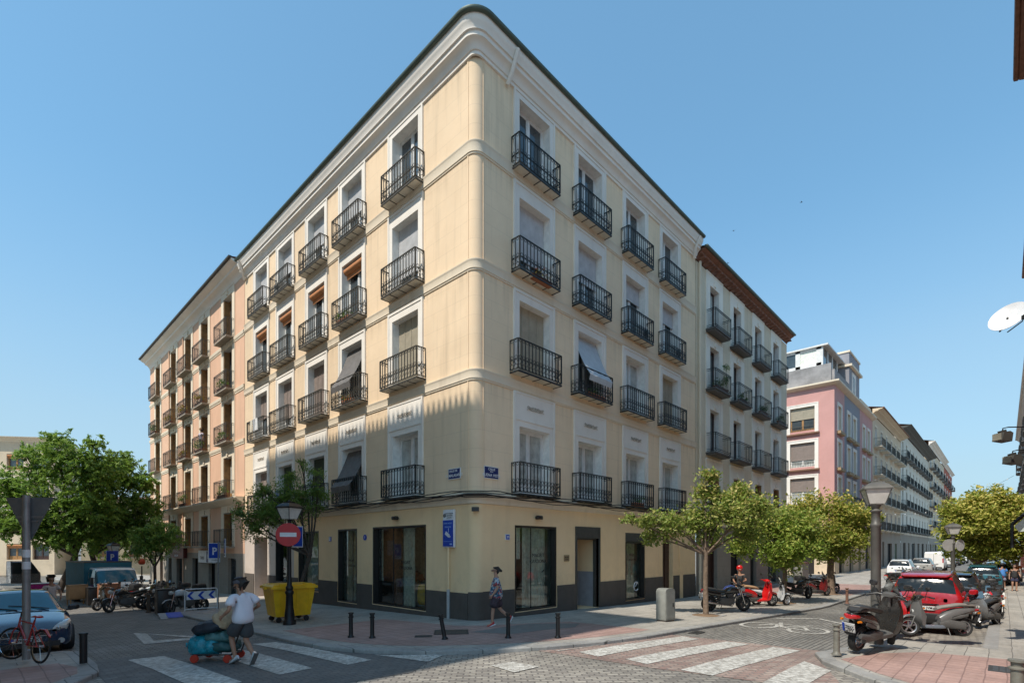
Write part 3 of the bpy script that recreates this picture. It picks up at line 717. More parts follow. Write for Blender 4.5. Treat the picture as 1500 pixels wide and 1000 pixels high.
# doorway: recessed entrance with dark door case; brown door; passage door on the left
mb = MB(); a, b, c, d_ = shopR[1]; mb.box(a-.1, a, -.04, .1, c, d_); mb.box(b, b+.1, -.04, .1, c, d_); mb.box(a, b, -.03, .12, 2.74, 3.2); mb.box(a, a+.08, .1, .22, c, 2.74); mb.box(b-.08, b, .1, .22, c, 2.74); mb.box(a+.08, b-.08, .1, .2, 2.68, 2.74)
add_part(MBL, 'door_frame', mb.mesh('door_frame', IRONL), PR, RR, 0, 0)
mb = MB(); mb.quad((a,1.2,c),(b,1.2,c),(b,1.2,2.8),(a,1.2,2.8)); mb.box(a+.2, b-.2, 1.1, 1.18, c, 2.5); add_part(MBL, 'door', mb.mesh('door', FRAMEB), PR, RR, 0, 0)
mb = MB(); mb.box(b-.012, b-.002, .25, 1.15, c, 1.35); add_part(MBL, 'doorway_dado', mb.mesh('doorway_dado', M('grey_dado', (.33,.34,.37), .6)), PR, RR, 0, 0)
a, b, c, d_ = shopR[3]; mb = MB(); mb.box(a, b, .22, .28, c, d_); mb.box(a+.1, a+.5, .19, .22, .2, 2.6); mb.box(a+.6, b-.1, .19, .22, .2, 2.6); add_part(MBL, 'door', mb.mesh('door', FRAMEB), PR, RR, 0, 0)
a, b, c, d_ = shopL[4]; mb = MB(); mb.box(a+.1, b, 1.4, 1.48, c, d_); add_part(MBL, 'door', mb.mesh('door', FRAMEB), PL, RL, 0, 0)
mb = MB(); 
for i in range(9): mb.box(b-.03, b-.004, .3, 1.35, c+.05+i*.36, c+.05+i*.36+.34)
add_part(MBL, 'stone_jamb', mb.mesh('stone_jamb', M('ochre_stone', (.42,.32,.18), .9, world=True)), PL, RL, 0, 0)
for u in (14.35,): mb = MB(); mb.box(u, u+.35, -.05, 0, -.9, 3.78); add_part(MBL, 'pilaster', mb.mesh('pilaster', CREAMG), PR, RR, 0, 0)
# rain pipes and pipe heads
mb = MB(); mb.tube([(1.45,-.52,19.05),(1.4,-.3,18.4),(1.4,-.07,18.1)], .07, 8); mb.tube([(15.75,-.52,19.05),(15.7,-.3,18.5),(15.95,-.1,18.1)], .07, 8); mb.tube([(-.52,19.9,19.05),(-.3,20.,18.5),(-.1,20.2,18.2)], .08, 8)
ob('downpipe', mb, TRIM, MBL)
mb = MB(); mb.tube([(RW+.35,-.12,18.2),(RW+.35,-.12,-.35)], .075, 8)
for z in range(1, 18, 2): mb.lathe([(.09,0),(.09,.06)], (RW+.35,-.12,z), 8)
ob('downpipe', mb, TRIMW, MBL)
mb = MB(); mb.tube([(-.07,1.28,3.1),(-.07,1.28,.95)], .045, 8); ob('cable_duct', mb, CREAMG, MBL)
mb = MB(); mb.tube([(-.08,1.28,.95),(-.08,1.28,-.05)], .055, 8); ob('cable_duct', mb, ZINC, MBL)
# cables slung along the first string course
CAB = M('black_cable', (.03,.028,.026), .7)
for k in range(5):
    mb = MB(); r = random.Random(k); P = []
    for i in range(0, 60): y = 20.2-i*.335; P.append((-.26-.02*k, y, 3.98+.045*k+.035*sin(i*.55+k*2)+r.uniform(-.015,.015)))
    for i in range(1, 6): a = i*pi/12; P.append((.4-(.66+.02*k)*cos(a), .4-(.66+.02*k)*sin(a), 3.98+.045*k))
    for i in range(0, 48): x = .45+i*.335; P.append((x, -.26-.02*k, 3.98+.045*k+.035*sin(i*.5+k*2)+r.uniform(-.015,.015)))
    mb.tube(P, .013+.004*(k%3), 4); ob('cable', mb, CAB, MBL, recalc=False)
def wall_lamp(P, rot, u, z, parent=MBL):
    mb = MB(); mb.loft([(-.16,0,.05,.04,-.12),(-.1,.03,.1,.07,-.12),(.1,.03,.1,.07,-.12),(.16,0,.05,.04,-.12)], 10, 3); mb.box(-.04,.04,-.06,0,-.04,.06)
    return add_part(parent, 'wall_lamp', mb.mesh('wall_lamp', BLACKF), P, rot, u, z)
wall_lamp(PR, RR, 3.0, 3.42); wall_lamp(PL, RL, -4.4, 3.45); 
mb = MB(); mb.box(-.1,.1,-.22,0,-.06,.06); mb.box(-.12,.12,-.26,-.2,-.08,.05); add_part(MBL, 'security_camera', mb.mesh('security_camera', BLACKF), (0.1,0.1), -pi/4, -.0, 3.6)
# ------------------------------------------------------------------ generic terrace block
def block(name, label, origin, rot, length, depth, z0, z1, wall, cols, floors, ow, style, bal=None, balw=2.2, balp=.45, trim=None, bw=.2, trimfull=False,
          course=None, corn=None, cornmat=None, guttermat=GUTTER, gopen=(), gmat=None, gtop=None, roofh=1.6, inset=.28, group=None, surfn=None, side_over=.0, top_gap=.3):
    B = thing(name, label, 'building', (origin[0], origin[1], 0), 0, group)
    P = (0, 0); ops = []
    for (zf, h) in floors:
        for u in cols: ops.append((u-ow/2, u+ow/2, zf, zf+h))
    zsplit = gtop if gtop else z0
    ob('wall', wall_mesh(0, length, zsplit, z1, ops, [wall, wall if trim is None else REVEAL], inset+.1), None, B, (0,0,0), rot)
    if gtop:
        ob('ground_floor_wall', wall_mesh(0, length, z0, gtop, [g[:4]+(.4,) for g in gopen], [gmat, gmat]), None, B, (0,0,0), rot)
        for g in gopen:
            kind = g[4] if len(g) > 4 else 'dark'
            a, b, c, d_ = g[:4]; mb = MB(); mt = {'dark': DARKIN, 'wood': FRAMEB, 'glass': PANE, 'grey': IRONL, 'blue': M('blue_shop_paint', (.05,.13,.25), .5), 'curt': PANEC, 'green': M('green_shop', (.10,.30,.18), .5)}[kind]
            mb.box(a, b, .3, .38, c, d_); mb.box(a, a+.07, .2, .3, c, d_); mb.box(b-.07, b, .2, .3, c, d_); mb.box(a+.07, b-.07, .2, .3, d_-.09, d_)
            if b-a > 1.6: mb.box((a+b)/2-.03, (a+b)/2+.03, .24, .3, c, d_-.09)
            add_part(B, 'door' if kind in ('wood','grey') else 'shop_window', mb.mesh('shopfront', mt), P, rot, 0, 0)
    n = len(cols)
    for fi, (zf, h) in enumerate(floors):
        for ci, u in enumerate(cols):
            st = style(fi, ci) if callable(style) else style
            add_window(B, P, rot, u, zf, ow, h, st, inset)
            if trim:
                zt = h+.25
                if trimfull: zt = (floors[fi-1][0] - zf - top_gap) if fi > 0 else (z1-zf-.02)
                k = ('t', round(ow,2), round(h,2), round(bw,2), round(zt,2), trim.name)
                if k not in CACHE:
                    m_ = MB(); a = ow/2; m_.box(-a-bw,-a,-.045,0,0,zt); m_.box(a,a+bw,-.045,0,0,zt); m_.box(-a,a,-.045,0,h,zt)
                    if trimfull: m_.box(-.13,.13,-.10,-.045,h+.1,h+.35); m_.box(-a-bw,a+bw,-.075,-.045,zt-.06,zt)
                    CACHE[k] = m_.mesh('window_surround', trim, smooth=0)
                add_part(B, 'window_surround', CACHE[k], P, rot, u, zf)
            b_ = bal(fi, ci) if callable(bal) else bal
            if b_: add_balcony(B, P, rot, u, zf, balw, balp, b_)
    if course:
        for zc in course:
            mb = MB(); mb.sweep([((0,0),(0,-1)),((length,0),(0,-1))], [(0,zc-.3),(.03,zc-.29),(.03,zc-.2),(.06,zc-.18),(.08,zc-.05),(.08,zc),(0,zc+.02)]); add_part(B, 'string_course', mb.mesh('string_course', trim or TRIM), P, rot, 0, 0)
    if corn:
        mb = MB(); so_ = side_over
        mb.sweep([((-so_,0),(0,-1)),((length+so_,0),(0,-1))], corn); add_part(B, 'cornice', mb.mesh('cornice', cornmat or TRIM), P, rot, 0, 0)
        d1 = max(p[0] for p in corn); zt = corn[-1][1]
        mb = MB(); mb.sweep([((-so_-.03,0),(0,-1)),((length+so_+.03,0),(0,-1))], [(d1-.05,zt+.0),(d1+.04,zt-.06),(d1+.13,zt-.03),(d1+.15,zt+.05),(d1+.02,zt+.07),(d1-.05,zt+.05)]); add_part(B, 'gutter', mb.mesh('gutter', guttermat), P, rot, 0, 0)
    else: d1 = 0; zt = z1
    mb = MB(); o_ = side_over
    mb.quad((-o_,-d1-.05,zt+.04),(length+o_,-d1-.05,zt+.04),(length+o_,depth/2,zt+roofh),(-o_,depth/2,zt+roofh)); mb.quad((-o_,depth/2,zt+roofh),(length+o_,depth/2,zt+roofh),(length+o_,depth,zt),(-o_,depth,zt))
    add_part(B, 'roof', mb.mesh('roof', TILE, recalc=False, smooth=0), P, rot, 0, 0)
    mb = MB()
    for u in (0, length): mb.quad((u,0,z0),(u,0,z1),(u,depth/2,zt+roofh-.1),(u,depth,z1),(u,depth,z0))
    mb.quad((0,depth,z0),(length,depth,z0),(length,depth,z1),(0,depth,z1)); add_part(B, 'side_wall', mb.mesh('side_wall', wall, recalc=False, smooth=0), P, rot, 0, 0)
    return B
CORN = lambda z, k=.7, h=.6: [(0,z-h),(.06*k,z-h+.02),(.1*k,z-h*.8),(.3*k,z-h*.55),(.55*k,z-h*.45),(.6*k,z-h*.3),(.9*k,z-h*.15),(k,z-h*.08),(k,z),(0,z+.04)]
# --- salmon building, left; local u runs towards the crossing, so u = 44.3 - y
SC_ = [44.3-y for y in (23.3, 28.1, 32.1, 36.2, 41.3)][::-1]
sal_fl = [(15.42,2.85),(12.2,2.8),(8.95,2.7),(5.45,2.65),(2.42,2.15)]
SAL = block('apartment_building', 'salmon pink apartment block with cream window surrounds and flower balconies on the left street', (0, 44.3), -pi/2, 23.85, 12, 2.0, 18.75, PINKPL,
    SC_, sal_fl, 1.58, lambda f, c: ['oS','oSc','oS','bS'][(f*3+c*2) % 4], lambda f, c: 'fancy', 2.35, .5, TRIMW, .46, True, (15.35,12.12,8.88,5.3), CORN(19.35,.75,.75), TRIM,
    IRONL, [(1.2,2.3,-1.3,1.6,'dark'),(3.6,4.6,-1.3,1.6,'wood'),(6.4,7.4,-1.2,1.5,'dark'),(8.9,10.8,-1.2,1.5,'glass'),(13.2,14.6,-1.1,1.6,'dark'),(17.0,18.4,-1.1,1.7,'dark'),(20.9,22.4,-.9,1.7,'glass')], GREYST, 2.0, inset=.3)
mb = MB(); mb.sweep([((0,0),(0,-1)),((23.85,0),(0,-1))], [(0,5.0),(.1,5.04),(.18,5.12),(.42,5.25),(.5,5.34),(.5,5.4),(0,5.42)]); add_part(SAL, 'string_course', mb.mesh('string_course', TRIMW), (0,0), -pi/2, 0, 0)
for _x, _z in ((7.05,2.0),(11.1,-1)): mb = MB(); mb.tube([(_x,-.1,18.5),(_x,-.1,_z)], .05, 6); add_part(SAL, 'downpipe', mb.mesh('downpipe', PINKPL), (0,0), -pi/2, 0, 0)
# --- stone and white neighbour on the right street
SF = lambda z: z
NB = block('apartment_building', 'stone and white apartment block with brown wooden eaves next to the cream corner building', (16.4, 0), 0, 16.4, 12, 3.6, 18.2, STONEW,
    [2.45, 6.0, 9.85, 13.7], [(14.82,2.65),(11.42,2.55),(7.8,2.55),(4.3,2.4)], 1.3, lambda f, c: ['bc','b','b','b'][(f+c) % 4] if f < 3 else 'bS', lambda f, c: 'grey', 2.3, .55, WHITEPL, .55, True, None,
    CORN(18.75,.52,.5), WOODB, GUTTER, [(1.6,2.9,-.5,2.6,'wood'),(5.0,6.6,-.4,2.7,'dark'),(8.4,9.6,-.4,2.9,'grey'),(12.0,14.4,-.2,2.8,'glass')], GREYST, 3.6, side_over=.0, top_gap=.32)
for i in range(28): mb = MB(); mb.box(.1+i*.585, .1+i*.585+.1, -.46, -.02, 18.25, 18.33); add_part(NB, 'eave_bracket', mb.mesh('eave_bracket', WOODB), (0,0), 0, 0, 0)
# --- rose building beyond the side street: gable side towards us and a front on the street
RS = thing('apartment_building', 'rose pink apartment block with a glazed white penthouse beyond the side street', 'building', (48.5, 0, 0))
ff = [(14.5,2.45),(10.75,2.5),(6.9,2.7)]
sidew = [-2.9, -7.6]
ops = [(u-1.15, u+1.15, a, a+h) for u in sidew for a, h in ff]
ob('side_wall', wall_mesh(-13, 0, 4.6, 19.0, ops, [ROSE, TRIMW]), None, RS, (0,0,0), -pi/2)
ob('ground_floor_wall', wall_mesh(-13, 0, -1, 4.6, [(-4,-1.8,-.4,2.8,.3),(-8.5,-6,-.4,2.8,.3)], [BEIGE, BEIGE]), None, RS, (0,0,0), -pi/2)
for _a, _b in ((-4,-1.8),(-8.5,-6)): mb = MB(); mb.box(_a,_b,.25,.3,-.4,2.8); add_part(RS, 'shop_window', mb.mesh('shop_window', DARKIN), (0,0), -pi/2, 0, 0)
for u in sidew:
    for i, (a, h) in enumerate(ff):
        add_window(RS, (0,0), -pi/2, u, a, 2.3, h, ['oB2s','cM3s','cM2s'][i], .2)
        add_part(RS, 'window_surround', surround_mesh(2.3, h, .35, h+.35, -.25), (0,0), -pi/2, u, a)
        if i < 2:
            mb = MB(); mb.box(-1.6,1.6,-.3,0,-.4,-.26); add_part(RS, 'window_sill', mb.mesh('window_sill', M('brown_sill',(.24,.13,.08),.8)), (0,0), -pi/2, u, a)
            mb = MB(); mb.box(-1.1,1.1,-.05,-.02,.45,.49)
            for k in range(15): mb.box(-1.1+k*.155,-1.08+k*.155,-.05,-.02,0,.45)
            add_part(RS, 'railing', mb.mesh('railing', IRONL), (0,0), -pi/2, u, a)
        else: add_balcony(RS, (0,0), -pi/2, u, a-.1, 3.6, .7, 'stone')
rw_ = [2.2, 6.6, 9.6, 15.0, 18.]
ops = [(u-.75, u+.75, a, a+h) for u in rw_ for a, h in ff]
for a, b, mt in ((0, 4.5, ROSE), (4.5, 12.6, ROSEB), (12.6, 20.6, ROSE)):
    ob('wall', wall_mesh(a, b, 4.6, 19.0, [o for o in ops if a <= o[0] < b], [mt, TRIMW]), None, RS, (0,0,0), 0)
ob('ground_floor_wall', wall_mesh(0, 20.6, -1, 4.6, [(2,4.4,-.3,3,.3),(7,9,-.3,3,.3),(12,13.4,-.3,3,.3),(16,19,-.3,3,.3)], [BEIGE, BEIGE]), None, RS, (0,0,0), 0)
mb = MB()
for a, b in ((2,4.4),(7,9),(12,13.4),(16,19)): mb.box(a,b,.25,.3,-.3,3)
add_part(RS, 'shop_window', mb.mesh('shop_window', DARKIN), (0,0), 0, 0, 0)
for u in rw_:
    for i, (a, h) in enumerate(ff):
        add_window(RS, (0,0), 0, u, a, 1.5, h, 'ws', .2); add_part(RS, 'window_surround', surround_mesh(1.5, h, .3, h+.3, -.2), (0,0), 0, u, a)
        if i < 2: mb = MB(); mb.box(-1.1,1.1,-.35,0,-.5,-.22); add_part(RS, 'window_sill', mb.mesh('window_sill', M('ochre_sill',(.40,.28,.16),.8)), (0,0), 0, u, a)
        else: add_balcony(RS, (0,0), 0, u, a-.1, 2.4, .7, 'grey')
pth = [((0,13),(-1,0)),((0,0),(-.707,-.707)),((20.6,0),(0,-1))]
def rsw(prof, nm, mt): mb = MB(); mb.sweep([((0,13),(-1,0)),((0,.0),(-1,-1)),((20.6,0),(0,-1))], prof); ob(nm, mb, mt, RS)
rsw([(0,18.7),(.3,18.8),(.5,18.95),(.5,19.1),(0,19.15)], 'cornice', TRIMW); rsw([(0,4.3),(.6,4.4),(.6,4.6),(0,4.62)], 'string_course', TRIMW)
mb = MB(); mb.box(.05,.3,.3,13,19.1,21.0); mb.box(.3,8.,.05,.3,19.1,20.4); ob('parapet', mb, M('grey_parapet',(.28,.27,.27),.9,var=.3,scale=1), RS)
mb = MB(); mb.box(.35,7.5,1.2,13,21.0,21.1); mb.box(.2,7.9,.6,13.2,23.0,23.15)
for y in (1.25,3.2,5.8,7.8,10.4,12.6): mb.box(.4,.55,y,y+.45,21.1,23.0)
mb.box(.4,.55,1.25,13,21.1,21.4); mb.box(.4,.55,1.25,13,22.8,23.0)
for x in (.4,2.4,4.4,6.6): mb.box(x,x+.25,1.1,1.25,21.1,23)
ob('penthouse_frame', mb, FRAMEW, RS)
mb = MB(); mb.quad((.48,1.25,21.1),(.48,13,21.1),(.48,13,23),(.48,1.25,23)); mb.quad((.5,1.18,21.1),(6.8,1.18,21.1),(6.8,1.18,23),(.5,1.18,23)); ob('pane', mb, PANE, RS, recalc=False)
mb = MB(); mb.quad((.475,1.7,21.4),(.475,3.2,21.4),(.475,3.2,22.8),(.475,1.7,22.8)); ob('curtain', mb, CURT, RS, recalc=False); mb = MB(); mb.quad((.475,8.3,21.4),(.475,10.4,21.4),(.475,10.4,22.8),(.475,8.3,22.8)); ob('curtain', mb, CURT, RS, recalc=False)
mb = MB(); mb.box(7.9,13.5,.2,8,19.1,24.2); ob('stair_tower', mb, ROSEB, RS); mb = MB(); mb.box(7.7,13.7,-.1,8.2,22.6,22.85); mb.box(7.8,13.6,.1,8.1,24.2,24.4); ob('tower_cornice', mb, TRIMW, RS)
add_window(RS, (0,.2), 0, 10.2, 19.8, 1.4, 2.2, 'ws', -.06); add_part(RS, 'window_surround', surround_mesh(1.4,2.2,.25,2.45,-.2), (0,.2), 0, 10.2, 19.8)
mb = MB(); mb.quad((0,0,19.1),(20.6,0,19.1),(20.6,13,19.1),(0,13,19.1)); mb.quad((0,13,-1),(20.6,13,-1),(20.6,13,19),(0,13,19)); mb.quad((20.6,0,-1),(20.6,13,-1),(20.6,13,19),(20.6,0,19)); mb.box(13.7,20.5,.1,.4,19.1,20.2); ob('roof', mb, BEIGE, RS, smooth=0)
# --- farther terrace on the left of the right street
dk = [(2,5,-.3,3.0,'dark'),(7.5,9,-.3,3.2,'glass'),(12,16,-.3,3.0,'dark'),(19,21,-.3,3.0,'green')]
block('apartment_building', 'beige apartment block with stone balconies beyond the rose building', (69.2, 0), 0, 25, 12, 4.6, 19.6, BEIGE, [2.3,6.6,10.9,15.2,19.5,23.0], [(15.6,2.7),(11.9,2.6),(8.2,2.6),(4.7,2.6)], 1.5, 'ws', 'stone', 2.8, .9, TRIMW, .25, False, None,
    CORN(20.3,1.1,.6), BEIGE, TILE, dk, GREYST, 4.6)
dk2 = [(3,6,-.3,3.2,'dark'),(9,11,-.3,3.2,'wood'),(14,19,-.3,3.2,'glass'),(23,26,-.3,3.2,'dark'),(30,34,-.3,3.2,'dark'),(38,40,-.3,3.2,'wood')]
block('apartment_building', 'long white apartment block with rows of dark balconies down the right street', (94.4, 0), 0, 43.5, 12, 4.6, 21.6, OFFW, [2.5+i*4.8 for i in range(9)], [(17.4,2.8),(13.3,2.8),(9.2,2.8),(5.1,2.8)], 1.5, 'ws', 'grey', 3.4, .8, None, .2, False, None,
    CORN(22.4,1.3,.6), IRONL, IRONL, dk2, GREYST, 4.6)
block('apartment_building', 'narrow cream block with white cornice far down the right street', (138.2, 0), 0, 41, 12, 4.6, 25.2, BEIGE, [4+i*8.2 for i in range(5)], [(20.6,3),(16.2,3),(11.8,3),(7.4,3)], 2.2, 'bs', 'grey', 5.0, .9, TRIM, .4, False, None,
    CORN(26.4,1.0,.9), TRIM, TRIM, dk2[:4], GREYST, 4.6)
block('apartment_building', 'brick red house at the far end of the right street', (179.5, 0), 0, 31, 12, 4.6, 25.2, BRICKR, [4+i*7.6 for i in range(4)], [(20.6,3),(16.2,3),(11.8,3)], 2.0, 'bs', 'grey', 4.5, .9, TRIM, .3, False, None,
    CORN(26,.6,.6), TRIM, TRIM, dk2[:3], GREYST, 4.6)
# --- row on the right hand side of the right street (faces +Y, seen almost edge on)
block('apartment_building', 'dark eaved apartment building at the right edge of the photo, nearest of its row', (13.0, -13.5), pi, 15.0, 12, -.9, 17.3, BRICKR, [2.5,6.5,10.5], [(13.6,2.5),(10.1,2.5),(6.6,2.5),(3.4,2.3)], 1.3, 'bs', None, 2., .4, TRIM, .25, False, None,
    CORN(18.0,.85,.5), WOODB, WOODB)
block('apartment_building', 'orange brown apartment building second along the right hand row', (31.0, -13.9), pi, 17.8, 12, -.9, 17.2, PINKPL, [2.5,6.5,10.5,14.5], [(13.6,2.5),(10.1,2.5),(6.6,2.5)], 1.3, 'bs', None, 2., .3, TRIM, .25, False, None,
    CORN(18.0,.72,.5), WOODB, WOODB)
block('apartment_building', 'brick red apartment building with white trim behind the round tree at the right', (78, -13.75), pi, 46.5, 12, -.9, 15.2, BRICKR, [3+i*5 for i in range(9)], [(11.2,2.5),(7.6,2.5),(4.2,2.5)], 1.6, 'bs', lambda f, c: 'grey', 2.6, .4, TRIM, .3, False, (11.0,7.4),
    CORN(15.6,.3,.4), TRIM, TRIM)
# --- building across the left street: outside the picture, its eaves throw the shadow on the front
OPP = block('apartment_building', 'tall ochre apartment block across the left street whose tiled eaves shade the crossing', (-12.9, -2.0), pi/2, 18.8, 14, -.9, 23.6, plaster('ochre_plaster',(.5,.36,.2)), [2.5,6.0,9.5,13.0,16.5], [(19.6,2.6),(16.0,2.6),(12.4,2.6),(8.8,2.6),(5.2,2.6)], 1.4, 'ws', 'wide', 2.2, .4, TRIM, .25, False, None,
    CORN(24.1,.65,.5), TRIM, None, side_over=.9, roofh=1.2)
mb = MB()
for i in range(68): mb.tube([(-.95+i*.305, -.95, 24.2), (-.95+i*.305, .6, 24.42)], .085, 6)
add_part(OPP, 'roof_tiles', mb.mesh('roof_tiles', TILE), (0,0), pi/2, 0, 0)
block('apartment_building', 'narrow ochre apartment block across the left street, beyond the side alley', (-13.4, 21.5), pi/2, 12, 12, -.9, 22.2, plaster('ochre_plaster',(.5,.36,.2)), [2.0,6.0,10.0], [(18.2,2.6),(14.6,2.6),(11.0,2.6),(7.4,2.6),(3.8,2.6)], 1.4, 'ws', 'wide', 2.2, .4, TRIM, .25, False, None,
    CORN(22.8,.65,.5), TRIM, None, roofh=1.2)
# --- beige block beyond the square, left background
block('apartment_building', 'pale beige apartment block with flat roof behind the big tree on the left', (-11.9, 72), radians(-38), 9.0, 4, -2, 14.4, BEIGE, [2.0,5.0,7.6], [(11.2,1.8),(7.8,1.8),(4.4,1.8),(1,1.8)], 1.7, lambda f, c: 'oO' if c % 2 else 'b', None, 2.5, .6, None, .2, False, (10.4,7.0), CORN(14.8,.5,.4), TRIMW, TRIMW, roofh=.3)
block('apartment_building', 'cream house closing the square beyond the parked truck', (-2.5, 66), radians(-20), 16, 10, -2, 7.6, plaster('yellowish_plaster',(.52,.42,.28),lines=False), [2.0,5.2,8.6,12,14.6], [(5.0,1.8),(1.2,2.0)], 1.3, 'oS', 'fancy', 1.9, .4, TRIMW, .2, False, None, CORN(8.0,.5,.4), TRIMW, TRIMW, roofh=.9)

# ------------------------------------------------------------------ writing
def text_mesh(s, size, mat, ext=.002, align='CENTER', bold=0):
    cu = bpy.data.curves.new('t', 'FONT'); cu.body = s; cu.size = size; cu.extrude = ext; cu.align_x = align; cu.align_y = 'CENTER'; cu.offset = bold; cu.resolution_u = 2
    o = bpy.data.objects.new('t', cu); COL.objects.link(o); bpy.context.view_layer.update()
    me = bpy.data.meshes.new_from_object(o.evaluated_get(bpy.context.evaluated_depsgraph_get()))
    bpy.data.objects.remove(o); bpy.data.curves.remove(cu)
    me.transform(Matrix.Rotation(pi/2, 4, 'X'))   # stands upright, reads from -Y
    me.materials.clear(); me.materials.append(mat); me.name = 'lettering'; return me
def write(parent, s, size, mat, loc, rz=0, name='lettering', **k):
    o = ob(name, text_mesh(s, size, mat, **k), None, parent, loc, rz); return o
BLUE = M('sign_blue', (.012,.028,.13), .35); BLUE2 = M('bright_sign_blue', (.01,.06,.42), .35); WHT = M('sign_white', (.72,.73,.75), .4); BLK = M('letter_black', (.02,.02,.02), .5)
RED = M('sign_red', (.50,.008,.015), .35); GREYM = M('galvanised_steel', (.28,.28,.28), .5, .5, var=.2); SIGNG = M('sign_back_grey', (.17,.175,.18), .6, .2)
# street name plates and house number tiles (things that could be lifted off the wall)
def plate(label, P, rot, u, z, w, h, lines, mat=BLUE, frame=WHT, cat='sign', group=None, ins=.02, dz=0):
    c, s = cos(rot), sin(rot); t = thing('street_name_plate' if cat == 'sign' else 'house_number_tile', label, cat, (P[0]+c*u-s*(-.03), P[1]+s*u+c*(-.03), z), rot, group)
    mb = MB(); mb.box(-w/2, w/2, -.006, .03, -h/2, h/2); mb.cur = 1; mb.box(-w/2+ins, w/2-ins, -.012, -.006, -h/2+ins, h/2-ins)
    ob('plate', mb, [frame, mat], t, smooth=0)
    for tx, sz, x, zz in lines: write(t, tx, sz, WHT if mat != WHT else BLUE2, (x, -.015, zz), bold=.002)
    return t
plate('blue enamel street name plate on the lit side of the corner', PL, RL, -1.02, 4.83, .62, .36, [('CALLE DE', .10, -.05, .09), ('D. MALASAÑES', .13, 0, -.06)])
plate('blue enamel street name plate on the shaded side of the corner', PR, RR, .68, 4.83, .66, .40, [('CALLE', .11, 0, .11), ('DE LA', .05, 0, .03), ('BUENA VISTA', .135, 0, -.09)])
plate('square blue and white house number tile left of the largest shop window', PR, RR, 1.45, 2.72, .2, .2, [('20', .12, 0, 0)], BLUE2, WHT, 'number tile')
plate('small blue house number tile right of the narrow shop window on the shaded front', PR, RR, 11.05, 2.62, .2, .2, [('18', .12, 0, 0)], BLUE2, WHT, 'number tile')
plate('small white house number tile beside the narrow left shop window', PL, RL, -9.75, 2.75, .18, .2, [('3', .12, 0, 0)], WHT, BLUE2, 'number tile')
def disc_tile(): 
    t = thing('house_number_tile', 'round blue number tile between the two left shop windows', 'number tile', (-.01, 6.75, 2.78), RL)
    mb = MB(); mb.lathe([(.01,-.02),(.12,-.02),(.12,.01),(.01,.01)], (0,0,0), 20, 'y'); ob('plate', mb, BLUE2, t); write(t, '1', .14, WHT, (0,-.025,0))
disc_tile()
t = thing('wall_plaque', 'small brass plaque left of the recessed doorway', 'plaque', (4.75, -.005, 1.95)); mb = MB(); mb.box(-.16,.16,-.02,0,-.12,.12); ob('plate', mb, M('brass_plaque',(.35,.27,.16),.5,.5), t); write(t, 'DR. RUIZ', .06, BLK, (0,-.024,.03)); write(t, '2º IZDA', .05, BLK, (0,-.024,-.05))
t = thing('surveillance_sign', 'upright blue and white video surveillance sign on the rounded corner', 'sign', (-.03, 1.22, 3.0), RL)
mb = MB(); mb.loft([(-.28,0,.02,.62,-.05),(-.27,0,.05,.64,-.05),(.27,0,.05,.64,-.05),(.28,0,.02,.62,-.05)], 16, 12); ob('panel', mb, WHT, t)
mb = MB(); mb.box(-.265,.265,-.115,-.102,-.60,.28); ob('blue_field', mb, BLUE2, t)
LB = M('pale_blue_print', (.30,.48,.80), .5)
write(t, 'POLICIA MUNICIPAL', .045, BLK, (.06,-.108,.50)); write(t, 'AYUNTAMIENTO', .045, BLK, (.06,-.108,.43)); write(t, 'DE MADRID', .045, BLK, (.06,-.108,.36))
mb = MB(); mb.ring((-.19,-.106,.44), .06, .008, 'y', 12); mb.ring((-.19,-.106,.44), .03, .01, 'y', 8); ob('crest', mb, BLK, t)
write(t, 'ZONA VIDEO', .075, LB, (0,-.118,.17)); write(t, 'VIGILADA', .075, LB, (0,-.118,.05))
mb = MB(); mb.obox((-.02,-.122,-.2),(.10,0,-.06),(0,.004,0),(.03,0,.05)); mb.obox((.1,-.122,-.27),(.03,0,-.02),(0,.004,0),(.015,0,.025)); mb.obox((.04,-.122,-.06),(.006,0,0),(0,.004,0),(0,0,.07)); ob('camera_pictogram', mb, WHT, t)
mb = MB(); mb.box(-.22,.22,-.122,-.116,-.44,-.43); mb.box(.1,.22,-.122,-.116,-.55,-.5); ob('print', mb, LB, t)
# shop lettering on the glass
for W_, x, z, s in ((w1, 3.3, 1.95, .19), (w2, 9.95, 1.9, .15)):
    write(W_, 'MAGRIT', s, BLK, (x, .185, z+.12)); write(W_, 'CARDONA', s, BLK, (x, .185, z-.1))
for W_, u, s in ((w3, -4.15, .17), (w4, -8.2, .13)):
    write(W_, 'MAGRIT', s, BLK, (u, .185, 1.8)); write(W_, 'CARDONA', s, BLK, (u, .185, 1.58))
mb = MB(); mb.ring((10.3,.18,.55), .2, .03, 'y', 16, 4, .6, 5.6); mb.tube([(10.25,.18,.55),(10.35,.18,.7),(10.45,.18,.75)], .02, 4); ob('white_decal', mb, WHT, w2)
mb = MB(); mb.tube([(3.5,.18,1.45),(3.62,.18,1.52)], .02, 5); ob('decal', mb, BLK, w1)
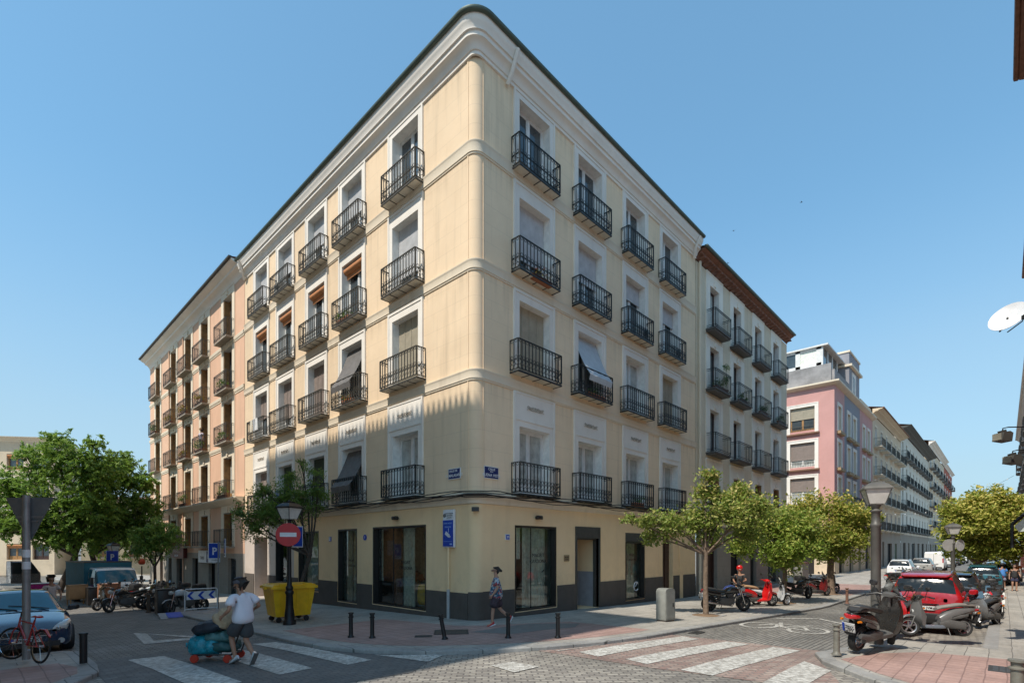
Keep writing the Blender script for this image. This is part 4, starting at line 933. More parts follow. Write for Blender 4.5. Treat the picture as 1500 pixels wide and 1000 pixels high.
# shop signs on the salmon building (things hung on the wall)
t = thing('shop_sign', 'red shop sign with pale lettering on the salmon building', 'shop sign', (-.02, 34.3, 2.0), RL); mb = MB(); mb.box(-1.9,1.9,-.25,0,-.42,.42); ob('panel', mb, M('maroon_sign',(.16,.03,.025),.5), t); write(t, 'PARAISO', .5, M('sign_cream',(.5,.36,.3),.5), (0,-.26,.1)); write(t, 'BAR CAFE', .22, WHT, (0,-.26,-.25))
t = thing('shop_sign', 'blue and white shop sign beside the red one', 'shop sign', (-.02, 27.3, 1.75), RL); mb = MB(); mb.box(-1.7,1.7,-.16,0,-.42,.42); mb.cur=1; mb.box(.2,1.5,-.18,-.16,-.38,.38); ob('panel', mb, [WHT, BLUE], t, smooth=0); write(t, 'TAPAS', .3, BLK, (-.75,-.17,-.1)); write(t, 'BAR', .4, WHT, (.85,-.19,0))
# plants on the salmon balconies
LEAF1 = leafmat('balcony_leaves', (.035,.07,.015), (.10,.16,.03)); LEAFR = leafmat('geranium_leaves', (.30,.03,.01), (.10,.14,.03))
def leaf_blob(mb, c, r, n, size, rr, flat=.7):
    for _ in range(n):
        d_ = Vector((rr.gauss(0,1), rr.gauss(0,1), rr.gauss(0,1)*flat)).normalized()*r*(rr.random()**.4); p = Vector(c)+d_
        a = Vector((rr.gauss(0,1), rr.gauss(0,1), rr.gauss(0,1))).normalized(); b = a.orthogonal().normalized(); s = size*rr.uniform(.6,1.3)
        mb.quad(p-a*s, p+b*s*.5, p+a*s, p-b*s*.5)
def planter(label, loc, rz, w, mat, n=160, h=.22, group='flower pots on the balconies', r0=1):
    t = thing('planter', label, 'plant pot', loc, rz, group); mb = MB(); mb.box(-w/2,w/2,-.09,.09,0,.16); mb.box(-w/2-.01,w/2+.01,-.1,.1,.14,.17); ob('trough', mb, M('terracotta',(.30,.11,.05),.8), t)
    rr = random.Random(r0); mb = MB()
    for k in range(max(1, int(w/.2))): leaf_blob(mb, (-w/2+.1+k*.2+rr.uniform(-.05,.05), rr.uniform(-.08,.05), .25+rr.uniform(0,h)), .2, n//max(1,int(w/.2)), .05, rr)
    ob('leaves', mb, mat, t, recalc=False, smooth=0)
names = ['nearest', 'second', 'third', 'fourth', 'farthest']; fn = ['top', 'upper middle', 'lower middle', 'first']
k = 0
for f, cl in ((1, (0,1,2,3,4)), (2, (0,1,2)), (3, (0,2))):
    for c in cl:
        y = (23.3, 28.1, 32.1, 36.2, 41.3)[c]; k += 1
        planter('flowering pots on the %s balcony of the %s row, salmon building' % (names[c], fn[f]), (-.4, y-.2, sal_fl[f][0]+.02), RL, 1.5, LEAFR if (f == 1 and c in (1,2)) or k % 4 == 0 else LEAF1, 260, .45, r0=k)
for i, (u, z, w) in enumerate(((18.85,11.44,1.7),(22.4,11.44,1.2),(26.2,11.44,1.3),(30.1,11.44,1.5))):
    planter('leafy plants on the %s balcony of the second row of the stone and white building' % ['first','second','third','last'][i], (u, -.38, z), 0, w, LEAF1, 330, .5 if i in (0,3) else .3, 'plants on the stone building balconies', 40+i)
t = thing('potted_plant', 'tall thin leafy plant rising above the first balcony of the stone building', 'plant', (19.6,-.4,11.44)); rr = random.Random(5); mb = MB(); mb.lathe([(.1,0),(.14,.22),(.15,.22)], n=10); ob('pot', mb, M('terracotta',(.3,.11,.05)), t)
mb = MB(); mb.tube([(0,0,.2),(.05,0,.9),(0,0,1.7)], .012, 5); ob('stem', mb, LEAF1, t); mb = MB(); [leaf_blob(mb, (rr.uniform(-.4,.4), rr.uniform(-.1,.1), .8+rr.random()*1.1), .14, 14, .07, rr) for _ in range(12)]; ob('leaves', mb, leafmat('pale_leaves',(.12,.18,.06),(.28,.34,.14)), t, recalc=False, smooth=0)
planter('low green pots on the railed balcony behind the pale awning', (6.3,-.3,8.37), 0, 1.2, LEAF1, 150, .1, r0=77)
planter('dark potted plants on the first right hand balcony above', (2.9,-.3,11.82), 0, 1.0, LEAFR, 110, .05, r0=78)
# ------------------------------------------------------------------ trees
RV = Vector((.6911, -.7226, 0)); FV = Vector((.7226, .6911, 0))
BARK = M('bark', (.17,.12,.085), .95, var=.4, scale=9, bump=.9, bscale=25)
BARKD = M('dark_bark', (.07,.055,.045), .95, var=.4, scale=9, bump=.9, bscale=25)
def tree(label, loc, lobes, nleaf, lsize, mat, trunk=.11, bark=BARK, fork=1.6, seed=1, group=None, feather=False, lean=(0,0), pit=True, name='street_tree', thin=1.0):
    r = random.Random(seed); t = thing(name, label, 'tree', loc, 0, group)
    mb = MB(); P0 = Vector((0,0,-.05)); top = Vector((lean[0], lean[1], fork))
    mid = P0.lerp(top, .5) + Vector((r.uniform(-.04,.04), r.uniform(-.04,.04), 0))
    mb.tube([P0, P0+Vector((0,0,.15)), mid, top], [trunk*1.5, trunk*1.1, trunk*.92, trunk*.85], 10)
    lob = [(RV*a + FV*b + Vector((0,0,z)), q) for a, b, z, q in lobes]
    for c, q in lob:
        m = top.lerp(c, .5) + Vector((r.uniform(-.15,.15), r.uniform(-.15,.15), r.uniform(-.1,.25)))
        mb.tube([top-Vector((0,0,.1)), m, c], [trunk*.5, trunk*.32, trunk*.14], 6)
        for k in range(7):
            e = c + Vector((r.gauss(0,1), r.gauss(0,1), r.gauss(.2,.8))).normalized()*q*r.uniform(.7,1.05); s = m.lerp(c, r.uniform(.2,1))
            mb.tube([s, s.lerp(e,.5)+Vector((0,0,r.uniform(-.05,.1))), e], [trunk*.16, trunk*.1, .006], 4)
    ob('trunk', mb, bark, t, recalc=False, smooth=60)
    lf = MB(); tot = sum(q*q for _, q in lob); zs = [c.z+q for c, q in lob]
    for c, q in lob:
        n = int(nleaf*q*q/tot); ncl = max(6, int(n/(26 if feather else 18)))
        for _ in range(ncl):
            d_ = Vector((r.gauss(0,1), r.gauss(0,1), r.gauss(0,.85))).normalized(); cc = c + d_*q*(r.uniform(.35,1.08) if r.random() < .75 else r.uniform(.1,.6))
            k = int(n/ncl); cr = q*.2+.09
            if feather:
                ax = (d_ + Vector((r.gauss(0,.5), r.gauss(0,.5), r.gauss(-.1,.4)))).normalized(); ln = .35+q*.25
                for i in range(k):
                    s = (i+.5)/k; p = cc + ax*ln*(s-.5) + Vector((r.gauss(0,.06), r.gauss(0,.06), r.gauss(0,.045)-.12*s*s))
                    a = (ax*.6 + Vector((r.gauss(0,.7), r.gauss(0,.7), r.gauss(-.1,.5)))).normalized(); b = a.cross(Vector((r.gauss(0,.5), r.gauss(0,.5), 1))).normalized(); z = lsize*r.uniform(.6,1.3)
                    lf.quad(p-a*z, p+b*z*.32, p+a*z, p-b*z*.32)
            else:
                for i in range(k):
                    p = cc + Vector((r.gauss(0,1), r.gauss(0,1), r.gauss(0,.7)))*cr*.6
                    a = Vector((r.gauss(0,1), r.gauss(0,1), r.gauss(-.3,.7))).normalized(); b = a.cross(Vector((r.gauss(0,.6), r.gauss(0,.6), 1))).normalized(); z = lsize*r.uniform(.55,1.35)
                    n_ = a.cross(b)*z*.25
                    lf.quad(p-a*z, p+b*z*.55+n_, p+a*z, p-b*z*.55+n_)
    me = lf.mesh('crown', mat, recalc=False, smooth=0)
    # object coordinates scaled so that z runs 0..1 through the crown
    z0 = min(c.z-q for c, q in lob); z1 = max(zs)
    for v in me.vertices: v.co.z = (v.co.z - z0)/(z1-z0)
    o = ob('crown', me, None, t, (0,0,z0)); o.scale = (1,1,z1-z0)
    if pit:
        p_ = thing('tree_pit', 'square of bare earth around the foot of the ' + pit, 'tree pit', (loc[0], loc[1], loc[2])) if isinstance(pit, str) else None
        if p_:
            q = MB(); q.lathe([(.5,.008),(.3,.03),(.12,.05)], n=12); ob('soil', q, EARTH, p_)
            q = MB()
            for a, b, c_, d_ in ((-.55,.55,-.55,-.48),(-.55,.55,.48,.55),(-.55,-.48,-.48,.48),(.48,.55,-.48,.48)): q.box(a,b,c_,d_,-.02,.012)
            ob('edging', q, GRANITE, p_)
    return t
LG1 = leafmat('fresh_green_leaves', (.20,.28,.05), (.46,.50,.14), (.66,.52,.20), .35)
LG2 = leafmat('bright_green_leaves', (.19,.30,.045), (.45,.52,.10), (.60,.56,.16), .4)
LG3 = leafmat('yellow_green_leaves', (.20,.27,.04), (.48,.48,.10), (.70,.56,.16), .6)
LG4 = leafmat('flowering_yellow_green_leaves', (.24,.31,.04), (.52,.52,.11), (.74,.62,.18), .6)
LD1 = leafmat('dark_feathery_leaves', (.10,.18,.04), (.24,.36,.09))
LD2 = leafmat('plaza_tree_leaves', (.11,.22,.04), (.28,.44,.10), (.38,.50,.15), .4)
T1 = tree('loosely branched young tree with red tips nearest the grey cabinet', (7.6,-4.3,gz(7.6,0)), [(.05,0,5.15,.38),(.1,.1,4.55,.5),(1.35,.3,4.5,.6),(1.95,0,3.9,.65),(.95,-.3,3.8,.8),(-.2,.2,3.55,.75),(-1.3,0,3.4,.65),(-2.2,-.1,3.5,.45),(-1.9,.5,2.95,.4),(.3,.5,2.95,.6),(1.75,.4,3.0,.5),(-2.8,.1,3.6,.28),(.7,0,4.3,.4)], 10500, .075, LG1, .095, fork=2.35, seed=3, pit='loosely branched young tree')
T2 = tree('round bright green tree beside the red scooter', (15.7,-4.7,gz(15,0)), [(-1.6,0,3.5,.9),(-.6,.2,3.9,.95),(.6,0,3.8,1.0),(-1.9,.3,2.8,.7),(-.3,-.3,2.7,1.1),(1.1,.2,2.8,.9),(0,0,2.1,.8)], 12500, .085, LG2, .11, fork=1.7, seed=5, pit='round bright green tree')
T3 = tree('yellowish leafy tree in front of the side street, third of the row', (22.6,-5.16,gz(15,0)), [(-1.9,0,4.5,1.0),(-.8,.2,4.9,1.0),(.6,0,4.7,1.1),(1.6,0,4.1,1.0),(-2.2,.2,3.3,1.0),(-.5,-.4,3.3,1.3),(1.2,.1,3.0,1.1),(0,0,2.5,.9),(2.3,0,4.4,.6)], 15500, .095, LG3, .2, fork=2.0, seed=8, pit='yellowish leafy tree')
T4 = tree('broad yellow flowering tree at the right edge of the photo', (37.4,-10.9,-.38), [(-1.5,0,5.2,1.0),(-.3,0,5.7,1.1),(1.0,0,6.1,1.1),(2.6,.3,5.7,1.3),(4.0,.3,5.2,1.4),(-1.7,0,4.0,1.0),(-.6,-.5,4.6,1.6),(1.2,-.3,4.6,1.7),(3.0,-.3,3.9,1.5),(-.7,0,3.0,1.2),(.8,0,2.7,1.3),(2.3,.2,2.6,1.2),(-1.4,.3,2.9,.7)], 26000, .13, LG4, .16, fork=1.6, seed=11)
TL = tree('dark thin leaved tree rising behind the no entry sign', (-3.1,6.5,gz(0,6.5)), [(-1.15,0,3.7,.75),(-.4,.2,4.3,.75),(.3,0,4.2,.7),(-1.0,0,4.6,.5),(-.2,.2,5.1,.42),(.75,0,5.3,.28),(.9,0,4.5,.5),(-1.6,.3,3.2,.45),(-1.95,0,3.8,.35),(.2,.3,5.7,.22),(-.6,-.4,3.7,.6)], 13000, .06, LD1, .085, BARKD, fork=2.3, seed=13, feather=True, lean=(.5,-.35), pit='dark thin leaved tree')
tree('tall dark green tree with leaning trunks, left of the truck', (-7.0,36,-.75), [(-3.2,0,6.6,1.5),(-1.6,.3,8.6,1.7),(.6,0,9.5,1.8),(2.4,0,8.9,1.8),(-3.6,0,7.6,1.3),(-2.3,-.4,5.0,1.6),(0,-.6,6.2,2.1),(2.6,-.3,6.0,1.9),(-.8,0,4.2,1.6),(1.6,0,4.2,1.6),(-3.9,0,4.6,1.0),(-.3,0,10.8,.8),(2.4,0,10.5,.7),(-2.4,0,9.9,.6)], 36000, .16, LD2, .22, BARKD, fork=2.6, seed=21, feather=True, lean=(.9,0), name='plaza_tree')
tree('tall tree just right of the tallest one, above the parked truck', (-4.4,37.5,-.75), [(-.6,0,8.2,1.5),(.9,.2,9.2,1.5),(2.3,0,8.2,1.5),(3.2,-.1,6.2,1.4),(.6,-.5,5.9,1.9),(2.5,-.4,4.8,1.6),(.2,0,4.3,1.4),(1.3,0,9.8,.7),(3.4,0,7.9,.7),(3.6,0,4.6,1.1)], 30000, .16, LD2, .2, BARKD, fork=2.6, seed=22, feather=True, lean=(-.6,.2), name='plaza_tree')
tree('pale green tree at the far left edge of the photo', (-12.6,40,-.75), [(-1.5,0,6.0,1.6),(.6,0,6.6,1.5),(1.8,0,5.2,1.3),(-.2,-.3,4.6,1.8),(1.2,0,3.9,1.2),(-1.8,0,3.6,1.2)], 13000, .14, leafmat('far_left_tree_leaves',(.10,.17,.03),(.25,.32,.07)), .17, BARKD, fork=2.6, seed=23, feather=True, name='plaza_tree')  # pale green leaf colour for this tree alone
tree('small dark tree against the salmon building', (-3.75,24.1,gz(0,24)), [(-.6,0,3.6,.8),(.1,.2,4.0,.8),(.8,0,3.4,.8),(-.1,0,2.9,.8),(1.2,0,3.9,.4),(-.9,0,2.8,.5)], 9000, .09, LD2, .09, BARKD, fork=1.9, seed=24, feather=True)
tree('low leafy tree deep in the square behind the truck', (-2.6,46,-.75), [(-2,0,4.4,1.6),(0,0,5.4,1.7),(1.8,0,4.2,1.6),(0,0,3.4,1.6)], 9000, .16, LD2, .16, BARKD, fork=2.3, seed=25, feather=True, name='plaza_tree')
tree('wide tree deep in the square behind the tall ones', (-12,50,-.75), [(-2,0,5.4,1.8),(0,0,6.4,2.0),(2.2,0,5.2,1.8),(0,0,3.9,1.8)], 9000, .18, LD2, .18, BARKD, fork=2.5, seed=26, feather=True, name='plaza_tree')
# ------------------------------------------------------------------ street lamps, signs, bollards
LAMPGL = M('milky_lamp_glass', (.62,.60,.56), .25); LAMPGR = M('grey_lamp_paint', (.13,.125,.115), .5, .3, var=.2); LAMPBK = M('black_lamp_paint', (.018,.018,.019), .4, .3)
def lamp(label, loc, H, paint, k=1.0, rad=.07, fancy=True):
    t = thing('street_lamp', label, 'street lamp', loc, .35); mb = MB()
    lz = H-.56*k
    if fancy: mb.lathe([(.2,0),(.2,.12),(.16,.16),(.155,.3),(.12,.55),(.105,.95),(.13,1.0),(.135,1.06),(.1,1.1),(.115,1.16),(.115,1.2),(.08,1.26),(.062,1.5),(.05,lz-.25),(.075,lz-.2),(.05,lz-.15),(.05,lz-.05),(.12,lz)], n=14)
    else: mb.lathe([(.16,0),(.16,.25),(rad+.03,.3),(rad,.5),(rad,lz-.55),(rad+.015,lz-.53),(rad+.015,lz-.48),(rad*.9,lz-.45),(rad*.85,lz-.2),(rad+.03,lz-.16),(rad*.7,lz-.1),(.12,lz)], n=14)
    ob('pole', mb, paint, t, smooth=50)
    g = MB(); a, b = .15*k, .25*k; z0, z1 = lz+.02, lz+.34*k
    g.quad((-a,-a,z0),(a,-a,z0),(b,-b,z1),(-b,-b,z1)); g.quad((a,-a,z0),(a,a,z0),(b,b,z1),(b,-b,z1)); g.quad((a,a,z0),(-a,a,z0),(-b,b,z1),(b,b,z1)); g.quad((-a,a,z0),(-a,-a,z0),(-b,-b,z1),(-b,b,z1))
    g.quad((-a,-a,z0),(a,-a,z0),(a,a,z0),(-a,a,z0)); g.quad((-b,-b,z1),(b,-b,z1),(b,b,z1),(-b,b,z1)); ob('lantern_glass', g, LAMPGL, t, smooth=0)
    f = MB()
    for sx, sy in ((1,1),(1,-1),(-1,1),(-1,-1)): f.tube([(sx*a*1.02,sy*a*1.02,z0-.02),(sx*b*1.02,sy*b*1.02,z1+.01)], .012*k, 5)
    c = b*1.12; n = len(f.v); f.box(-c,c,-c,c,z1,z1+.03*k)
    P = [(c,z1+.03*k),(c*.93,z1+.06*k),(c*.7,z1+.13*k),(c*.42,z1+.17*k)]
    for (r0, h0), (r1, h1) in zip(P, P[1:]):
        q0 = [(-r0,-r0,h0),(r0,-r0,h0),(r0,r0,h0),(-r0,r0,h0)]; q1 = [(-r1,-r1,h1),(r1,-r1,h1),(r1,r1,h1),(-r1,r1,h1)]
        for i in range(4): f.quad(q0[i], q0[(i+1)%4], q1[(i+1)%4], q1[i])
    r1 = P[-1][0]; f.box(-r1,r1,-r1,r1,P[-1][1],P[-1][1]+.03*k); f.lathe([(.04*k,0),(.05*k,.02),(.02*k,.05),(.001,.07)], (0,0,P[-1][1]+.03*k), 8)
    ob('lantern_frame', f, paint, t); return t
L1 = lamp('black iron street lamp behind the round no entry sign', (-4.15,4.29,gz(0,4.29)), 3.95, LAMPBK, 1.05)
L2 = lamp('grey street lamp standing behind the black maxi scooter', (4.2,-10.0,0), 4.0, LAMPGR, 1.05, .105, False)
lamp('grey street lamp with two round plates near the black off-roader', (27.07,-10.2,-.35), 4.1, LAMPGR, 1.15, .1, False)
lamp('far small street lamp in front of the yellow flowering tree', (50,-10.6,-.3), 3.9, LAMPGR, 1.1, .09, False)
lamp('distant street lamp above the blue parking sign on the left', (-5.53,25.3,gz(0,25.3)), 3.3, LAMPBK, .95, .06, False)
def disc_sign(label, loc, rz, r, mat, bar=True, name='road_sign', group=None):
    t = thing(name, label, 'road sign', loc, rz, group); mb = MB(); mb.lathe([(.01,-.01),(r,-.01),(r,.01),(.01,.01)], (0,0,0), 28, 'y'); ob('disc', mb, mat, t)
    if bar: mb = MB(); mb.box(-r*.66, r*.66, -.016, -.01, -r*.18, r*.18); ob('white_bar', mb, WHT, t)
    mb = MB(); mb.box(-.03,.03,.01,.07,-.12,.12); ob('bracket', mb, GREYM, t); return t
VY = radians(-46.27)
disc_sign('round red no entry sign fixed to the black street lamp', (-4.15-.08,4.29-.1,2.77), radians(-28), .37, RED)
disc_sign('left round grey plate on the far street lamp', (26.9,-10.05,2.5), radians(-60), .34, M('grey_round_plate',(.30,.29,.28),.5), False, group=None)
disc_sign('right round pale plate on the far street lamp', (27.35,-10.5,2.5), radians(-30), .33, M('pale_round_plate',(.45,.45,.46),.5), False)
def psign(label, loc, rz, w, h, txt='P', small=None, frame=True):
    t = thing('parking_sign', label, 'road sign', loc, rz); mb = MB(); mb.box(-w/2,w/2,-.01,.01,-h/2,h/2); mb.cur = 1; mb.box(-w/2+.02,w/2-.02,-.014,-.01,-h/2+(.22*h if small else .02),h/2-.02); ob('plate', mb, [WHT, BLUE2], t, smooth=0)
    write(t, txt, h*.52, WHT, (0,-.018,.06*h), bold=.01); 
    if small: write(t, small, h*.12, BLK, (0,-.018,-h*.39))
    return t
psign('blue P sign with white strip, left plate of the pair on the slim pole', (-4.25,11.45,2.15), VY+radians(62), .5, .8, small='7-14 h')
psign('blue P sign, right plate of the pair on the slim pole', (-3.85,11.42,2.35), VY-radians(55), .5, .78, small='16-20 h')
t = thing('sign_pole', 'slim grey pole carrying two blue P signs', 'sign pole', (-4.1,11.48,gz(0,11.4))); mb = MB(); mb.tube([(0,0,0),(.02,0,2.9)], .035, 8); ob('pole', mb, GREYM, t)
psign('blue P sign mounted below the distant street lamp', (-5.6,25.15,1.75), VY, .72, .9, small='LABORABLES')
t = thing('parking_sign', 'dark blue sign seen edge on beside the no entry sign', 'road sign', (-3.95,4.45,2.72), radians(25)); mb = MB(); mb.box(-.05,.42,-.01,.01,-.35,.35); mb.cur=1; mb.box(-.02,.39,-.014,-.01,-.32,.32); ob('plate', mb, [WHT,BLUE2], t, smooth=0); write(t, 'P', .4, WHT, (.19,-.018,0))
t = thing('give_way_sign', 'back of an inverted triangular sign on a thick grey pole', 'road sign', (-10.38,2.65,0), VY-.06)
mb = MB(); mb.tube([(0,0,0),(0,0,3.46)], .07, 12); ob('pole', mb, GREYM, t)
mb = MB(); mb.prism([(-.54,3.42),(.54,3.42),(.5,3.34),(.03,2.52),(-.03,2.52),(-.5,3.34)], .07, .09); ob('triangle', mb, SIGNG, t)
mb = MB(); mb.box(-.3,.3,.055,.07,2.98,3.03); mb.box(-.2,.2,.055,.07,2.9,2.93); ob('bracket', mb, GREYM, t)
for z in (1.9,2.15): mb = MB(); mb.lathe([(.073,0),(.073,.16)], (0,0,z), 12); ob('sticker', mb, WHT, t)
def bollard(label, loc, H=.66, mat=LAMPGR, r=.055, tilt=0, group='bollards on the corner', style=0):
    t = thing('bollard', label, 'bollard', loc, 0, group); mb = MB(); q = r
    if style == 0: mb.lathe([(q*1.55,0),(q*1.55,.03),(q*1.05,.06),(q,.1),(q*.95,H*.78),(q*1.3,H*.8),(q*1.3,H*.83),(q*.9,H*.85),(q*.95,H*.93),(q*1.35,H*.95),(q*1.3,H*.99),(q*.4,H)], n=14)
    else: mb.lathe([(q,0),(q,H-.04),(q*1.2,H-.04),(q*1.2,H),(.01,H)], n=14)
    ob('post', mb, mat, t, smooth=50); t.rotation_euler = (tilt*.72, tilt*.69, 0); return t
BW = M('weathered_bollard', (.19,.18,.15), .6, .2, var=.25)
for (x, y), w, ti in zip(((-4.3,.12),(-3.97,-.38),(-2.78,-1.9),(-1.52,-2.94),(-.63,-3.88)), ('leftmost dark bollard of the pair left of the large shop window','dark bollard, right one of the pair left of the large shop window','knocked bollard leaning to the left on the corner','dark bollard right in front of the walking person','dark bollard alone below the first shop window of the shaded front'), (0,0,-.18,0,0)):
    bollard(w, (x, y, .0), .66, LAMPBK, .055, ti)
bollard('weathered stone coloured bollard at the edge of the right crossing', (1.97,-9.62,0), .68, BW, .062); bollard('weathered bollard just behind the licence plate of the black maxi scooter', (2.95,-9.75,0), .68, BW, .062)
bollard('black bollard next to the parked bicycle', (-9.6,1.3,0), .62, LAMPBK, .065, style=1)
bollard('bollard cut by the bottom right corner of the photo', (-.55,-12.42,0), .72, BW, .08)
bollard('short rust brown bollard in front of the raised crossing', (17.5,-6.9,-.3), .75, M('rusty_post',(.18,.09,.06),.8), .06); bollard('pale post beside the far kerb of the side street', (17.9,-9.4,-.3), .8, BW, .06)
# utility cabinet
t = thing('utility_cabinet', 'grey metal utility cabinet with rounded top on the pavement', 'cabinet', (4.85,-4.1,gz(4.85,0)), radians(-12)); CABM = M('cabinet_grey',(.25,.25,.225),.55,.1,var=.15)
mb = MB(); mb.prism([(-.24,.06),(.24,.06),(.24,1.0),(.2,1.07),(.1,1.1),(-.1,1.1),(-.2,1.07),(-.24,1.0)], -.2, .2); ob('housing', mb, CABM, t)
mb = MB(); mb.box(-.2,.2,-.212,-.2,.12,.98); ob('door', mb, CABM, t); mb = MB(); mb.box(-.22,.22,-.18,.18,0,.06); ob('base', mb, STONE, t); mb = MB(); mb.box(.1,.13,-.225,-.212,.5,.62); ob('handle', mb, IRON, t)
t = thing('utility_cabinet', 'wide grey cabinet by the wall at the far side of the side street', 'cabinet', (30.5,-1.6,-.3)); mb = MB(); mb.box(-.8,.8,-.3,.3,.05,1.5); ob('housing', mb, CABM, t); mb = MB(); mb.box(-.86,.86,-.36,.36,1.5,1.58); mb.box(-.75,.75,-.28,.28,0,.05); ob('lid', mb, REDV if False else M('maroon_lid',(.2,.08,.06),.7), t)
# manhole covers
def cover(label, x, y, w, h, rz, dz=0):
    t = thing('manhole_cover', label, 'manhole cover', (x, y, gz(x,y)+.008+dz), rz); mb = MB(); mb.box(-w/2,w/2,-h/2,h/2,0,.006); mb.cur = 1
    for i in range(5): mb.box(-w/2+.05, w/2-.05, -h/2+.05+i*(h-.1)/5, -h/2+.03+(i+1)*(h-.1)/5, .006, .012)
    ob('lid', mb, [M('cast_iron_lid',(.07,.065,.06),.6,.4), M('cast_iron_ribs',(.09,.085,.08),.5,.4)], t, smooth=0)
cover('large dark manhole cover near the leaning bollard', -1.95, -1.15, .95, .8, -.7); cover('small dark manhole cover left of the leaning bollard', -2.9, -1.15, .45, .3, -.7)
cover('round edged iron cover in the roadway below the right crossing', -3.3, -7.6, .6, .6, .7, ROADZ); cover('iron drain grating against the kerb of the corner', 3.6, -5.72, .6, .3, 0, ROADZ)
cover('dark square cover at the right edge on the light pavement', 2.9, -12.35, .7, .6, 0)
# yellow container
t = thing('waste_container', 'large yellow wheeled waste container behind the street lamp', 'container', (-3.72,5.35,gz(0,5)), radians(-4)); YM = M('yellow_plastic', (.80,.44,.01), .45, var=.12)
mb = MB(); w0, w1_, d0, d1_ = .56, .69, .42, .55; B = [(-w0,-d0),(w0,-d0),(w0,d0),(-w0,d0)]; T = [(-w1_,-d1_),(w1_,-d1_),(w1_,d1_),(-w1_,d1_)]; z0, z1 = .2, 1.18
for i in range(4): j = (i+1)%4; mb.quad((*B[i],z0),(*B[j],z0),(*T[j],z1),(*T[i],z1))
mb.quad(*[(x,y,z0) for x,y in B]); mb.box(-.75,.75,-.62,-.55,1.12,1.2); mb.box(-.75,.75,.55,.62,1.12,1.2); mb.box(-.75,-.69,-.55,.55,1.12,1.2); mb.box(.69,.75,-.55,.55,1.12,1.2)
for x in (-.4,.1,.5): mb.obox((x,-.49,.7),(.03,0,0),(0,.02,0),(0,-.055,.42))
mb.box(-.82,-.75,-.1,.1,1.1,1.18); mb.box(.75,.82,-.1,.1,1.1,1.18); ob('body', mb, YM, t)
mb = MB(); mb.prism([(-.72,1.2),(-.66,1.26),(.66,1.26),(.72,1.2)], -.56, .56); mb.box(.3,.55,-.6,-.5,1.2,1.29); mb.box(-.5,-.25,-.6,-.5,1.2,1.29); ob('lid', mb, YM, t)
for x, y in ((-.45,-.36),(.45,-.36),(-.45,.36),(.45,.36)): mb = MB(); mb.lathe([(.03,-.03),(.09,-.03),(.09,.03),(.03,.03)], (x,y,.09), 14, 'y'); mb.box(x-.03,x+.03,y-.045,y-.035,.08,.22); mb.box(x-.03,x+.03,y+.035,y+.045,.08,.22); ob('wheel', mb, BLACKF, t)
# chevron barrier by the parked motorcycles
t = thing('road_barrier', 'white tubular barrier with blue and white chevron panel in front of the motorcycles', 'barrier', (-4.75,11.35,-.36), radians(-2)); mb = MB()
mb.tube([(-.58,0,.1),(-.58,0,1.0),(-.54,0,1.05),(.54,0,1.05),(.58,0,1.0),(.58,0,.1)], .022, 6); mb.tube([(-.58,0,.25),(.58,0,.25)], .02, 6); ob('frame', mb, WHT, t)
mb = MB(); mb.box(-.52,.52,.02,.03,.62,.95); ob('panel', mb, WHT, t); mb = MB()
for x in (-.5,-.12,.26): mb.prism([(x,.785),(x+.14,.94),(x+.25,.94),(x+.11,.785),(x+.25,.63),(x+.14,.63)], .008, .018)
ob('chevron', mb, BLUE2, t); mb = MB(); mb.obox((-.2,-.35,.08),(1.3,0,0),(0,.3,.08),(0,-.005,.02)); ob('ramp_board', mb, GREYM, t)
mb = MB(); mb.obox((-1.0,-.36,.105),(.25,0,0),(0,.26,.07),(0,-.004,.012)); ob('blue_patch', mb, BLUE2, t)
# stall, boxes and furniture around the truck
def boxthing(name, label, cat, loc, dims, mat, rz=0, lid=None, group=None, legs=False):
    t = thing(name, label, cat, loc, rz, group); a, b, c = dims; mb = MB()
    z0 = .3 if legs else 0
    mb.loft([(-a/2,(z0+c)/2,b/2*.96,(c-z0)/2*.97),(-a/2+.02,(z0+c)/2,b/2,(c-z0)/2),(a/2-.02,(z0+c)/2,b/2,(c-z0)/2),(a/2,(z0+c)/2,b/2*.96,(c-z0)/2*.97)], 16, 14); ob('body', mb, mat, t)
    if legs:
        for x in (-1,1):
            for y in (-1,1): q = MB(); q.box(x*(a/2-.05)-.02, x*(a/2-.05)+.02, y*(b/2-.04)-.02, y*(b/2-.04)+.02, 0, .32); ob('leg', q, mat, t)
    q = MB(); q.box(-a/2-.01,a/2+.01,-b/2-.01,b/2+.01,c,c+.03); ob('top', q, lid or mat, t); return t
MAG = M('magenta_cloth', (.40,.01,.16), .8); ORW = M('orange_wood', (.24,.10,.05), .7)
boxthing('market_counter', 'magenta cloth covered counter under the trees', 'stall', (-8.6,27.5,gz(0,27.5)), (1.3,.8,1.0), MAG, 0, WHT)
boxthing('wooden_cabinet', 'small light wooden cabinet left of the truck', 'cabinet', (-7.55,21.6,gz(0,21.6)), (.75,.5,1.0), M('light_wood',(.32,.20,.10),.7), .2, None, None, True)
boxthing('wooden_cabinet', 'orange brown wooden cabinet in front of the truck', 'cabinet', (-6.55,19.6,gz(0,19.6)), (.8,.5,1.05), ORW, .2, None, None, True)
boxthing('black_box', 'dark box between the two wooden cabinets', 'box', (-7.0,20.6,gz(0,20)), (.6,.5,.85), BLACKF, .1)
boxthing('litter_bin', 'black square litter bin between the parked motorcycles', 'litter bin', (-5.75,12.7,-.36), (.55,.5,1.0), BLACKF, 0)
for i, (x, y) in enumerate(((-5.95,14.4),)): bollard('brownish bollard standing before the parked motorcycles', (x, y, gz(0,y)-.08), .8, M('brown_post',(.10,.07,.05),.8), .07)
